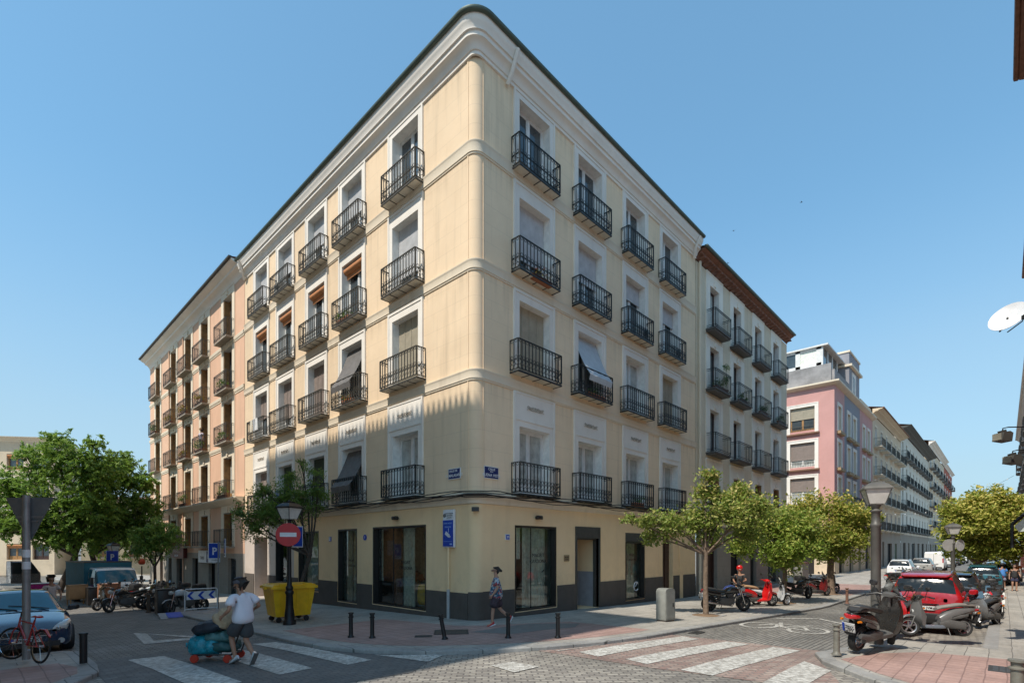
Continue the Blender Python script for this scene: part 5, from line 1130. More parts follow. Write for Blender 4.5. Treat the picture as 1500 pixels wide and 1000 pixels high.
# traffic light like post and red sign near the salmon building
t = thing('shop_lantern', 'small glowing red sign among the leaves near the salmon building', 'sign', (-3.2,30.5,1.4)); mb = MB(); mb.loft([(-.2,0,.05,.1),(-.12,0,.14,.2),(.12,0,.14,.2),(.2,0,.05,.1)], 12); ob('shade', mb, M('orange_red_sign',(.65,.08,.02),.5), t); mb = MB(); mb.tube([(0,0,-2.2),(0,0,-.3)], .04, 6); ob('post', mb, BLACKF, t)
# satellite dish and flood lights on the right hand row
t = thing('satellite_dish', 'white satellite dish on a bracket at the right edge', 'satellite dish', (5.6,-12.36,7.75), radians(118)); t.scale = (.85,.85,.85); mb = MB()
mb.lathe([(.01,-.1),(.12,-.095),(.25,-.07),(.36,-.03),(.44,.02),(.44,.035),(.3,-.03),(.01,-.07)], (0,0,0), 24, 'y'); o = ob('dish', mb, WHT, t, smooth=60); o.rotation_euler = (Matrix.Rotation(-radians(118),3,'Z') @ Vector((-.806,.336,.45))).to_track_quat('Y','Z').to_euler()
mb = MB(); mb.tube([(0,-.05,-.4),(0,.55,-.35),(0,.62,-.28)], .015, 6); mb.box(-.04,.04,.58,.68,-.32,-.22); mb.tube([(0,-.05,0),(-.1,-.25,-.05),(-.2,-.6,-.05),(-.3,-.95,-.05)], .025, 6); ob('bracket', mb, IRON, t)
def flood(label, loc, rz):
    t = thing('flood_light', label, 'flood light', loc, rz, 'flood lights at the right edge'); mb = MB()
    mb.prism([(-.13,-.09),(.12,-.12),(.15,.08),(.07,.12),(-.08,.09)], -.12, .12); mb.obox((0,0,.12),(.07,0,.02),(0,.04,0),(-.01,0,.03)); o = ob('housing', mb, IRONL, t); 
    mb = MB(); mb.box(-.14,-.125,-.1,.1,-.08,.07); ob('glass', mb, M('lamp_grey_glass',(.25,.23,.18),.15), t)
    mb = MB(); mb.tube([(.0,0,.1),(.02,0,.2),(.15,0,.23),(1.3,0,.27)], .014, 6); ob('arm', mb, IRON, t)
flood('upper of the two dark flood lights on wall arms at the right edge', (5.35,-12.25,4.92), radians(-42)); flood('lower of the two dark flood lights on wall arms at the right edge', (5.95,-12.42,4.45), radians(-42))
# bar awning and frame, right edge
t = thing('awning', 'black framed pale awning with red lettering at the right edge', 'awning', (7.0,-12.55,0)); mb = MB()
mb.tube([(0,.12,2.35),(0,.12,2.95)], .035, 6); mb.tube([(0,.12,2.95),(0,-.7,3.9)], .035, 6); mb.tube([(1.6,.12,2.95),(1.6,-.7,3.9)], .03, 6); mb.tube([(0,.12,2.95),(1.6,.12,2.95)], .03, 6); ob('frame', mb, IRON, t)
mb = MB(); mb.quad((0,.12,2.95),(1.6,.12,2.95),(1.6,-.7,3.9),(0,-.7,3.9)); mb.quad((.0,.08,2.9),(0,-.7,3.75),(0,-.7,2.85),(0,0,2.75)); ob('cloth', mb, M('pale_green_cloth',(.5,.55,.5),.8), t, recalc=False, smooth=0)
write(t, 'BAR', .3, RED, (-.01,-.42,3.05), -pi/2)
# string of small lights over the right street
t = thing('string_of_lights', 'thin cable with small white bulbs strung across the end of the right street', 'string lights', (0,0,0)); mb = MB(); A_ = Vector((60,-13,9.5)); B_ = Vector((62,-1,6.5)); N = 26
pts = [A_.lerp(B_, i/N) - Vector((0,0,1.6*sin(pi*i/N))) for i in range(N+1)]; mb.tube(pts, .012, 4); ob('cable', mb, CAB, t); mb = MB()
for p in pts[1:-1:2]: mb.lathe([(.02,-.06),(.06,-.02),(.05,.04),(.01,.06)], p, 6)
ob('bulbs', mb, WHT, t)
# swifts high over the street
for i, (x, y, z, s) in enumerate(((22,38,37,1.),(34,5,27,.9),(30,9,23,.8),(36,2,21,1.),(33,-1,29,.9),(38,6,32,1.1),(12,46,18,.9),(26,12,19,.7))):
    t = thing('bird', 'small dark swift gliding in the blue sky', 'bird', (x, y, z), i*1.3, 'swifts in the sky'); mb = MB()
    mb.loft([(-.12*s,0,.004,.004),(-.06*s,0,.02*s,.02*s),(.02,0,.025*s,.025*s),(.08*s,0,.01*s,.01*s)], 6)
    for q in (-1,1): mb.quad((.04*s,0,0),(-.03*s,0,0),(-.1*s,q*.22*s,.03),(-.04*s,q*.12*s,.03)); mb.quad((-.12*s,0,0),(-.1*s,0,0),(-.2*s,q*.04*s,0),(-.19*s,q*.03*s,0))
    ob('body', mb, BLK, t, recalc=False)
# ------------------------------------------------------------------ vehicles (local frame: +X forward, ground at z=0)
TYRE = M('tyre_rubber', (.018,.018,.018), .85, var=.3); RIM = M('alloy_rim', (.38,.38,.39), .3, .8); CHR = M('chrome', (.55,.55,.56), .15, 1)
CARG = M('car_glass', (.015,.02,.025), .08, spec=.3); CARGB = M('car_glass_sky_tint', (.015,.13,.20), .06, spec=.5); TAIL = M('tail_lamp', (.42,.01,.01), .15, coat=1); HEADL = M('head_lamp', (.50,.50,.47), .08, coat=1); PLW = M('plate_white', (.68,.68,.66), .5)  # blue car glass has reflected sky put into its colour
BPL = M('black_plastic', (.022,.022,.023), .5, var=.2); DPL = M('grey_plastic', (.09,.088,.085), .5, var=.2); AMB = M('amber_lamp', (.55,.16,.01), .2)
def paint(name, col, rough=.25): return M(name, col, rough, 0, var=.05, coat=1)
def catmull(P, n):
    out = []
    for i in range(len(P)-1):
        p0 = P[max(i-1,0)]; p1 = P[i]; p2 = P[i+1]; p3 = P[min(i+2,len(P)-1)]
        for k in range(n):
            t = k/n
            q = []
            for a, b, c, d_ in zip(p0, p1, p2, p3):
                v = .5*((2*b)+(-a+c)*t+(2*a-5*b+4*c-d_)*t*t+(-a+3*b-3*c+d_)*t*t*t)
                lo, hi = min(b, c), max(b, c); m_ = (hi-lo)*.12
                q.append(max(lo-m_, min(hi+m_, v)))
            out.append((tuple(q), i))
    out.append((P[-1], len(P)-2)); return out
def car_body(t, st, mat, gm, front_ws, rear_ws, side, n=4):
    """st: (x, halfw, z_bottom, z_belt, z_top, top_halfw); front_ws etc: station index ranges that are glass"""
    S = catmull(st, n); B = MB(); G = MB(); rows = []
    for (x, w, zb, zl, zt, tw), seg in S:
        mid = (zb+zl)/2
        pr = [(w*.90, zb), (w*.985, zb+.07), (w, zb+(mid-zb)*.8), (w, mid+(zl-mid)*.5), (w*.975, zl), (w*.975+(tw-w*.975)*.5, zl+(zt-zl)*.52), (tw, zt-(zt-zl)*.08-.004), (tw*.93, zt-.012), (tw*.6, zt+.008), (0, zt+.02)]
        rows.append((x, pr, seg))
    def P(i, k, s): x, pr, _ = rows[i]; y, z = pr[k]; return (x, s*y, z)
    K = len(rows[0][1])
    for s in (1, -1):
        for i in range(len(rows)-1):
            seg = rows[i][2]
            for k in range(K-1):
                q = [P(i,k,s), P(i+1,k,s), P(i+1,k+1,s), P(i,k+1,s)]
                if s < 0: q = q[::-1]
                glass = (k in (7, 8) and seg in front_ws+rear_ws) or (k == 6 and seg in front_ws+rear_ws) or (k in (4, 5) and seg in side and (rows[i][1][6][1]-rows[i][1][4][1]) > .12)
                pil = any(abs((rows[i][0]+rows[i+1][0])/2-xp) < .05 for xp in t.get('_pil', [])) if False else False
                (G if glass else B).quad(*q)
    for i in (0, len(rows)-1):
        x, pr, _ = rows[i]; B.quad(*([(x, y, z) for y, z in pr]+[(x, -y, z) for y, z in pr[::-1][1:]]))
    def weld(mb, nm, m_, par):
        me = mb.mesh(nm, m_, recalc=False, smooth=0); bm = bmesh.new(); bm.from_mesh(me); bmesh.ops.remove_doubles(bm, verts=bm.verts, dist=.0005); bmesh.ops.recalc_face_normals(bm, faces=bm.faces); bm.to_mesh(me); bm.free()
        me.polygons.foreach_set('use_smooth', [True]*len(me.polygons)); me.set_sharp_from_angle(angle=radians(38)); return ob(nm, me, None, par)
    b = weld(B, 'body', mat, t); weld(G, 'windows', gm, t); return b
def wheel(t, x, y, r, w=.2, side=1, arch=True):
    m_ = MB(); m_.lathe([(r*.62,-w/2),(r*.93,-w/2),(r,-w/2+.03),(r,w/2-.03),(r*.93,w/2),(r*.62,w/2)], (x,y,r), 20, 'y'); o = ob('wheel', m_, TYRE, t, smooth=50)
    q = MB(); yy = side*w*.5; q.lathe([(r*.64,yy*.86),(r*.6,yy*.95),(r*.5,yy*.7),(r*.12,yy*.78),(.01,yy*.8)] if side > 0 else [(.01,yy*.8),(r*.12,yy*.78),(r*.5,yy*.7),(r*.6,yy*.95),(r*.64,yy*.86)], (x,y,r), 20, 'y')
    for k in range(6): a = k*pi/3; q.obox((x+r*.34*cos(a), y+yy*.82, r+r*.34*sin(a)), (r*.27*cos(a),0,r*.27*sin(a)), (0,.012,0), (-r*.06*sin(a),0,r*.06*cos(a)))
    ob('rim', q, RIM, o); return o
def car(label, cat, loc, rz, mat, st, wx, wr, halfw, fws, rws, side, gm=CARG, plate='2481 KLD', rear=None, front=None, group=None, name='parked_car', cat2=None, detail=1):
    t = thing(name, label, cat, loc, rz, group)
    b = car_body(t, st, mat, gm, fws, rws, side)
    for x in wx:
        for s in (1, -1):
            if detail:
                a = MB(); a.lathe([(.02,s*.0),(wr*1.14,s*.0),(wr*1.14,-s*.22),(.02,-s*.22)] if s > 0 else [(.02,.22),(wr*1.14,.22),(wr*1.14,0),(.02,0)], (x,s*(halfw+.004),wr), 22, 'y'); ob('wheel_arch', a, BPL, t)
            wheel(t, x, s*(halfw-.06), wr, .2, s)
    return t
# --- black saloon, front towards the camera (left edge)
st = [(2.22,.55,.34,.60,.62,.5),(2.12,.74,.22,.66,.70,.6),(1.9,.84,.19,.74,.80,.66),(1.2,.88,.19,.84,.93,.68),(.85,.885,.19,.87,.98,.66),(.05,.885,.19,.90,1.36,.57),(-.35,.885,.19,.91,1.41,.575),(-1.0,.885,.19,.92,1.37,.56),(-1.75,.87,.2,.93,1.03,.6),(-2.05,.83,.24,.92,.98,.62),(-2.25,.72,.34,.86,.9,.58)]
CARB = car('black saloon car parked nose out behind the bicycle at the left edge', 'car', (-10.3,6.45,gz(0,6)-.06), -pi/2, paint('black_paint_sky_tint',(.01,.03,.075),.16), st, (1.38,-1.3), .315, .885, [4], [7], [4,5,6,7], CARGB)  # blue in the black paint stands in for reflected sky
for s in (1, -1):
    mb = MB(); mb.loft([(2.22,.60,.05,.05,s*.50),(2.13,.64,.12,.085,s*.62),(1.93,.71,.10,.075,s*.735),(1.72,.77,.03,.03,s*.80)], 12, 3); ob('headlight', mb, HEADL, CARB)
    mb = MB(); mb.loft([(2.21,.615,.055,.05,s*.56),(2.235,.615,.04,.038,s*.56)], 12); ob('lamp_lens', mb, CHR, CARB)
    mb = MB(); mb.loft([(.82,.98,.06,.05,s*.97),(.74,.99,.12,.075,s*1.0),(.66,.98,.1,.06,s*.98)], 10, 3); mb.obox((.76,s*.9,.93),(.03,0,0),(0,.07,0),(0,0,.02)); ob('mirror', mb, mat if False else BPL, CARB)
    mb = MB(); mb.lathe([(.01,0),(.06,0),(.065,.03),(.01,.03)], (2.19,s*.62,.33), 12, 'x'); ob('fog_lamp', mb, HEADL, CARB)
mb = MB(); mb.box(2.16,2.25,-.42,.42,.50,.60); mb.cur = 1; mb.box(2.15,2.26,-.45,.45,.47,.495); mb.box(2.15,2.26,-.45,.45,.605,.625); mb.box(2.24,2.262,-.06,.06,.53,.59); ob('grille', mb, [BPL, CHR], CARB)
mb = MB(); mb.box(2.12,2.235,-.6,.6,.22,.34); ob('air_intake', mb, BPL, CARB)
def nplate(t, x, z, txt, f=1, w=.52, h=.11, tilt=0):
    mb = MB(); mb.box(x-.006,x+.006,-w/2,w/2,z-h/2,z+h/2); mb.cur = 1; s = f; mb.box(x-.008,x+.008,w/2*s*-1 if s>0 else w/2-.05,w/2*s*-1+.05 if s>0 else w/2,z-h/2+.005,z+h/2-.005)
    o = ob('licence_plate', mb, [PLW, BLUE2], t, smooth=0); write(o, txt, h*.85, BLK, (x+.012*f, .02*f, z), pi/2*f, bold=.002); return o
nplate(CARB, 2.26, .40, '0942 BZX')
mb = MB(); mb.obox((.74,.25,1.0),(.28,.0,.13),(0,.3,0),(.0,0,.006)) if False else None; mb.tube([(.86,.5,1.0),(.72,.05,1.07),(.66,-.25,1.105)], .012, 4); mb.tube([(.86,-.1,1.0),(.72,-.5,1.06)], .012, 4); ob('wiper', mb, BPL, CARB)
mb = MB(); mb.box(.35,.42,-.1,.15,1.10,1.12); 
# --- red off-roader, rear towards the camera
st = [(-2.2,.80,.36,.96,1.02,.70),(-2.16,.88,.30,1.05,1.13,.74),(-1.98,.905,.27,1.04,1.52,.66),(-1.7,.915,.26,1.0,1.62,.64),(-.6,.92,.25,.99,1.68,.65),(.3,.92,.25,.97,1.64,.63),(1.15,.915,.25,.95,1.08,.66),(1.8,.89,.26,.88,1.0,.66),(2.1,.80,.30,.78,.84,.58),(2.22,.66,.38,.68,.72,.48)]
RED_P = paint('red_car_paint', (.36,.008,.012), .2)
def suv(label, loc, rz, mat, plate, gm=CARG, group=None, rack=True):
    t = car(label, 'car', loc, rz, mat, st, (-1.35,1.38), .355, .92, [5], [1], [2,3,4,5], gm, group=group)
    for s in (1, -1):
        mb = MB(); mb.loft([(-2.20,.93,.05,.055,s*.50),(-2.19,.93,.16,.07,s*.66),(-2.08,.96,.10,.085,s*.80),(-1.92,1.0,.04,.06,s*.885)], 12, 3); ob('tail_light', mb, TAIL, t)
        mb = MB(); mb.box(-2.215,-2.2,s*.56-.1,s*.56+.1,.52,.56); ob('reflector', mb, TAIL, t)
        if rack: mb = MB(); mb.tube([(-1.6,s*.60,1.66),(-1.45,s*.60,1.71),(.2,s*.59,1.71),(.35,s*.59,1.66)], .018, 6); ob('roof_rail', mb, CHR, t)
        mb = MB(); mb.loft([(1.0,1.0,.06,.05,s*1.0),(.92,1.02,.12,.08,s*1.03),(.85,1.0,.1,.06,s*1.0)], 10, 3); ob('mirror', mb, mat, t)
        mb = MB()
        for a, b in ((-1.02,-.97),(.02,.07)): mb.box(a, b, s*.865-.012, s*.865+.012, 1.0, 1.02)
        mb.box(-1.4,.95,s*.90-.012,s*.90+.012,.99,1.01); ob('window_trim', mb, BPL, t)
        mb = MB(); mb.box(-1.15,-.95,s*.925-.012,s*.925+.008,.86,.89); mb.box(-.1,.1,s*.925-.012,s*.925+.008,.86,.89); ob('door_handle', mb, mat, t)
    mb = MB(); mb.loft([(-2.24,.45,.60,.08),(-2.2,.42,.84,.14),(-2.08,.40,.90,.15)], 16, 6); ob('rear_bumper', mb, BPL, t)
    mb = MB(); mb.box(-2.245,-2.20,-.35,.35,.80,.83); ob('chrome_strip', mb, CHR, t)
    mb = MB(); mb.loft([(-2.06,1.59,.55,.02),(-1.9,1.635,.62,.028),(-1.6,1.65,.62,.02)], 12, 4); ob('spoiler', mb, mat, t)
    mb = MB(); mb.tube([(-2.13,.05,1.06),(-2.09,-.3,1.16)], .012, 4); ob('wiper', mb, BPL, t)
    nplate(t, -2.235, .70, plate, -1)
    return t
SUVR = suv('glossy red off-roader parked behind the scooters on the right', (11.1,-10.52,-.22), pi, RED_P, '7316 JVM')
SUVR.rotation_euler = (0,0,0); SUVR.scale = (1,1,1.07)
suv('black off-roader parked in front of the red one, farther down the street', (19.2,-10.75,-.38), 0, paint('black_car_paint',(.015,.015,.018),.2), '4407 HTR')
st_w = st
WHP = paint('white_car_paint', (.80,.80,.79), .3); SILP = paint('silver_car_paint', (.33,.32,.30), .3); DKP = paint('dark_car_paint', (.05,.052,.06), .25); TEALP = paint('teal_car_paint', (.015,.10,.13), .25)
suv('white estate car, nearest of the parked line on the far left kerb', (47.5,-5.6,-.38), 0, WHP, '1190 FGC')
suv('silver grey car parked just ahead of the white estate', (57.5,-6.2,-.38), 0, SILP, '6623 GKP', rack=False)
def van(label, loc, rz, mat, k=1.0):
    sv = [(-2.5,.86,.35,1.1,2.0,.80),(-2.42,.93,.3,1.15,2.22,.84),(-1.8,.95,.28,1.15,2.26,.85),(.8,.95,.28,1.15,2.25,.84),(1.35,.95,.28,1.12,2.15,.80),(1.9,.94,.28,1.08,1.32,.78),(2.35,.88,.3,.95,1.1,.72),(2.55,.75,.38,.8,.88,.6)]
    t = car(label, 'van', loc, rz, mat, sv, (-1.6,1.65), .34, .95, [4], [], [3,4], name='parked_van')
    for s in (1, -1):
        mb = MB(); mb.box(-2.52,-2.44,s*.85-.06,s*.85+.06,1.0,1.5); ob('tail_light', mb, TAIL, t)
        mb = MB(); mb.box(-2.53,-2.5,s*.42-.3,s*.42+.3,1.4,1.9) if False else mb.box(-2.53,-2.5,-.01,.01,.5,2.0); ob('door_seam', mb, BPL, t)
    mb = MB(); mb.loft([(-2.56,.42,.7,.07),(-2.45,.42,.9,.1)], 12, 5); ob('rear_bumper', mb, BPL, t); nplate(t, -2.535, .75, '3058 DNB', -1); return t
van('long white van in the line of vehicles on the far left kerb', (69.5,-6.3,-.38), 0, WHP)
van('second white van just behind the first, far down the street', (84,-6.4,-.38), 0, WHP)
suv('dark car far down the left kerb beyond the vans', (95,-6.5,-.38), 0, DKP, '8231 CFT'); suv('pale car at the end of the line on the left kerb', (103,-6.6,-.38), 0, SILP, '5512 BWK', rack=False); suv('white car last of the line on the left kerb', (112,-6.7,-.38), 0, WHP, '9074 LRS')
suv('teal car parked beyond the motorcycles under the yellow tree', (33.2,-11.35,-.38), 0, TEALP, '2266 KNC'); suv('dark car parked under the yellow tree, behind the teal one', (41.5,-12.0,-.38), 0, DKP, '7718 MBR', rack=False); suv('pale grey car beyond the walking couple at the right edge', (47.5,-12.4,-.38), 0, SILP, '3345 GWT', rack=False)
# --- lorry on the left street
t = thing('lorry', 'white cab lorry with a teal box body parked under the trees on the left street', 'lorry', (-5.9,24.2,gz(0,24)-.28), -pi/2+.12)
st = [(1.75,.78,.5,.9,1.0,.72),(1.72,.95,.42,1.1,1.22,.84),(1.62,1.0,.4,1.15,1.35,.88),(1.25,1.0,.4,1.15,2.0,.88),(1.05,1.0,.4,1.15,2.12,.9),(.1,1.0,.4,1.15,2.15,.9),(.0,.98,.45,1.15,2.1,.88)]
car_body(t, st, WHP, CARGB, [2], [], [2,3,4]); mb = MB(); mb.box(-3.6,-.05,-1.1,1.1,.75,2.4); ob('cargo_box', mb, M('teal_box_paint',(.02,.13,.18),.7), t)
mb = MB(); mb.box(-3.6,.0,-.95,.95,.5,.72); ob('chassis', mb, BPL, t); mb = MB(); mb.box(-3.62,1.5,-1.12,1.12,2.41,2.5) if False else mb.box(-3.62,-.03,-1.12,1.12,2.4,2.46); ob('box_rim', mb, IRONL, t)
for x in (1.0,-2.6):
    for s in (1,-1): wheel(t, x, s*.86, .38, .24, s)
for s in (1,-1): mb = MB(); mb.loft([(1.76,.72,.12,.08,s*.72),(1.70,.72,.14,.1,s*.74)], 12, 4); ob('headlight', mb, HEADL, t); mb = MB(); mb.box(1.35,1.45,s*1.12-.07,s*1.12+.07,1.3,1.65); mb.tube([(1.4,s*.95,1.6),(1.4,s*1.1,1.62)], .015, 5); ob('mirror', mb, BPL, t)
mb = MB(); mb.loft([(1.84,.5,.75,.1),(1.7,.5,.98,.13)], 12, 6); ob('front_bumper', mb, BPL, t); nplate(t, 1.85, .52, '5190 BXD'); mb = MB(); mb.box(1.735,1.77,-.5,.5,.82,.98); ob('grille', mb, BPL, t)
# ------------------------------------------------------------------ scooters and motorcycles
def bike_wheel(t, x, r, w, steer=0, rimm=RIM, white=False):
    m_ = MB(); m_.lathe([(r*.7,-w*.4),(r*.88,-w/2),(r*.98,-w*.28),(r,0),(r*.98,w*.28),(r*.88,w/2),(r*.7,w*.4)], (0,0,0), 22, 'y', False)
    o = ob('wheel', m_, TYRE, t, (x,0,r), steer, smooth=60); q = MB(); q.lathe([(r*.7,-w*.36),(r*.72,0),(r*.7,w*.36),(r*.62,w*.3),(r*.6,0),(r*.62,-w*.3),(r*.7,-w*.36)], (0,0,0), 20, 'y', False); q.lathe([(.01,-w*.5),(r*.16,-w*.5),(r*.16,w*.5),(.01,w*.5)], (0,0,0), 10, 'y')
    for k in range(5): a = k*2*pi/5+.3; q.obox((r*.38*cos(a),0,r*.38*sin(a)), (r*.26*cos(a),0,r*.26*sin(a)), (0,w*.12,0), (-r*.07*sin(a),0,r*.07*cos(a)))
    ob('rim', q, WHT if white else rimm, o); return o
def mirror(t, x, y, z, s, mat=BPL):
    mb = MB(); mb.tube([(x,y*.5,z-.28),(x+.02,y*.85,z-.12),(x,y,z)], .008, 5); mb.loft([(x-.02,z+.02,.06,.04,y),(x,z+.02,.08,.055,y),(x+.03,z+.02,.05,.035,y)], 10, 3); ob('mirror', mb, mat, t)
    mb = MB(); mb.loft([(x-.026,z+.02,.065,.042,y),(x-.021,z+.02,.065,.042,y)], 10, 3); ob('mirror_glass', mb, CHR, t)
def scooter(label, loc, rz, body, seatm=None, big=1.0, topcase=None, screen=True, trim=BPL, steer=.25, plate=None, lean=.12, group='scooters and motorcycles parked in the streets', headr=False, white_rim=False, exh=True, panel=None, name='scooter'):
    t = thing(name, label, 'scooter', loc, rz, group); k = big; seatm = seatm or M('seat_vinyl',(.03,.028,.026),.55)
    t.rotation_euler = (lean, 0, rz); t.scale = (k,k,k)
    bike_wheel(t, -.64, .245, .13); bike_wheel(t, .70, .25, .12, steer, white=white_rim)
    mb = MB(); mb.loft([(-1.02,.74,.03,.02),(-.98,.72,.09,.05),(-.75,.67,.15,.095),(-.45,.60,.165,.15),(-.2,.50,.15,.16),(-.05,.42,.10,.12)], 16, 2.6); ob('rear_body', mb, body, t, smooth=50)
    mb = MB()
    for s in (1,-1): mb.tube([(-.9,.70,.0),(-.9,.70,0)][:0] or [(-.88,s*.13,.70),(-.6,s*.168,.62),(-.3,s*.165,.52)], .008, 4); mb.loft([(-.7,.56,.012,.03,s*.155),(-.5,.52,.014,.05,s*.16),(-.32,.47,.012,.03,s*.15)], 8)
    ob('side_trim', mb, DPL, t)
    mb = MB(); mb.loft([(-.96,.79,.10,.02),(-.85,.82,.14,.045),(-.55,.83,.155,.055),(-.35,.80,.15,.05),(-.1,.76,.13,.05),(.0,.72,.09,.035)], 14, 2.8); ob('seat', mb, seatm, t, smooth=50)
    mb = MB(); mb.loft([(-.15,.27,.14,.06),(0,.25,.17,.05),(.35,.26,.17,.05),(.45,.32,.15,.05)], 12, 4); ob('footboard', mb, panel or trim, t, smooth=50)
    mb = MB()
    F = [(.40,.28,.19,.06),(.50,.50,.235,.05),(.47,.72,.22,.05),(.44,.88,.15,.045)]
    pr = [(.36,.24),(.47,.30),(.60,.52),(.58,.75),(.50,.95),(.40,.97),(.44,.75),(.45,.52),(.36,.32)]
    for (x0,z0),(x1,z1) in (): pass
    n = len(pr)
    for sgn_w in (0,):
        ws = [.15,.2,.24,.22,.14,.12,.2,.21,.15]; b = len(mb.v)
        for s in (1,-1):
            for (x,z), w in zip(pr, ws): mb.v.append((x-.09*(w>.2), s*w, z))
            for (x,z), w in zip(pr, ws): pass
        mb.v += [(x+.02, 0, z) for x, z in pr]
        for i in range(n):
            j = (i+1)%n; mb.face((b+i, b+j, b+2*n+j, b+2*n+i)); mb.face((b+n+i, b+2*n+i, b+2*n+j, b+n+j))
        mb.face(tuple(b+i for i in range(n))); mb.face(tuple(b+n+i for i in range(n))[::-1])
    ob('front_shield', mb, body, t, smooth=60)
    mb = MB(); mb.loft([(.88,.45,.03,.02),(.8,.52,.075,.035),(.66,.545,.085,.04),(.5,.5,.08,.035),(.44,.43,.04,.02)], 12, 2.6); ob('front_fender', mb, body, t, (0,0,0), 0, smooth=50)
    mb = MB(); 
    for s in (1,-1): mb.tube([(.70,s*.075,.25),(.56,s*.075,.55),(.50,s*.03,.7)], .02, 6)
    ob('fork', mb, DPL, t)
    mb = MB(); mb.tube([(.42,0,.8),(.38,0,1.0)], .03, 8); mb.tube([(.25,-.34,1.0),(.33,-.2,1.04),(.38,0,1.02),(.33,.2,1.04),(.25,.34,1.0)], .014, 6); mb.loft([(.30,1.03,.10,.03),(.38,1.04,.14,.06),(.47,1.0,.12,.07),(.53,.96,.05,.03)], 12, 2.5); ob('handlebar', mb, body if headr else trim, t, smooth=50)
    mb = MB()
    for s in (1,-1): mb.tube([(.35,s*.12,1.06),(.46,s*.1,1.0),(.5,s*.06,.85)], .007, 4); mb.tube([(.36,s*.2,1.05),(.33,s*.34,1.03)], .006, 4)
    ob('cable', mb, BPL, t)
    for s in (1,-1): mb = MB(); mb.tube([(.285,s*.25,1.02),(.235,s*.36,.985)], .021, 8); ob('grip', mb, BPL, t); mirror(t, .34, s*.30, 1.22, s)
    mb = MB(); mb.lathe([(.01,0),(.05,.0),(.075,-.04),(.07,-.07)], (.555,0,.97) if headr else (.60,0,.66), 14, 'x'); ob('headlight', mb, HEADL, t)
    if screen: 
        mb = MB()
        for i in range(4):
            a = lambda i_, s: (.52-.07*i_, s*(.17-.012*i_*i_), .95+.11*i_); mb.quad(a(i,1), a(i+1,1), (a(i+1,1)[0]+.05,0,a(i+1,1)[2]), (a(i,1)[0]+.05,0,a(i,1)[2])); mb.quad(a(i,-1), (a(i,1)[0]+.05,0,a(i,1)[2]), (a(i+1,1)[0]+.05,0,a(i+1,1)[2]), a(i+1,-1))
        ob('windscreen', mb, glassmat('smoked_screen',(.45,.45,.45),.25), t, recalc=False)
    mb = MB(); mb.loft([(-.70,.26,.06,.07,-.12),(-.4,.30,.07,.10,-.11),(-.1,.30,.06,.09,-.10),(.02,.30,.04,.05,-.1)], 12, 3); mb.loft([(-.62,.28,.05,.1,.12),(-.25,.33,.07,.12,.10),(0,.3,.04,.06,.1)], 12, 3); ob('engine', mb, DPL, t)
    if exh: mb = MB(); mb.loft([(-.95,.36,.035,.04,-.19),(-.9,.355,.05,.052,-.19),(-.62,.31,.05,.055,-.18),(-.5,.29,.035,.035,-.17),(-.35,.27,.025,.025,-.16),(-.1,.24,.02,.02,-.12)], 12); ob('exhaust', mb, CHR if exh == 2 else DPL, t, smooth=50)
    mb = MB(); mb.loft([(-1.05,.69,.06,.03),(-1.0,.70,.12,.045),(-.92,.70,.14,.04)], 12, 3); ob('tail_light', mb, TAIL, t)
    for s in (1,-1): mb = MB(); mb.loft([(-1.0,.62,.02,.02,s*.15),(-.95,.62,.035,.025,s*.16)], 8); ob('indicator', mb, AMB, t)
    mb = MB(); mb.obox((-.98,0,.47),(.012,0,.0),(0,.09,0),(-.05,0,.12)); mb.loft([(-.95,.36,.06,.02),(-.8,.45,.08,.02),(-.6,.51,.07,.02),(-.42,.49,.05,.015)], 10, 4); ob('rear_mudguard', mb, BPL, t)
    p = MB(); p.obox((-1.005,0,.49),(.006,0,.002),(0,.11,0),(-.035,0,.085)); p.cur = 1; p.obox((-1.012,.085,.49),(.006,0,.002),(0,.02,0),(-.033,0,.08)); pl = ob('licence_plate', p, [PLW,BLUE2], t, smooth=0)
    if plate:
        for i, s in enumerate(plate): write(pl, s, .085, BLK, (-1.026+.0*i, -.02, .53-.08*i), -pi/2, bold=.002)
    if topcase is not None:
        mb = MB(); mb.loft([(-1.28,.98,.16,.10),(-1.24,.99,.21,.145),(-1.0,1.0,.23,.155),(-.82,.98,.2,.14),(-.8,.97,.15,.1)], 16, 3.4); ob('top_case', mb, topcase, t, smooth=50); mb = MB(); mb.box(-1.1,-.75,-.1,.1,.8,.86); mb.box(-1.292,-1.2,-.08,.08,.94,.99); ob('rack', mb, BPL, t)
    else: mb = MB(); mb.tube([(-.7,.14,.86),(-.98,.13,.90),(-1.05,0,.90),(-.98,-.13,.90),(-.7,-.14,.86)], .013, 6); ob('grab_rail', mb, DPL, t)
    mb = MB(); mb.tube([(-.2,.1,.25),(-.15,.26,.02)], .012, 5); ob('kickstand', mb, DPL, t)
    return t
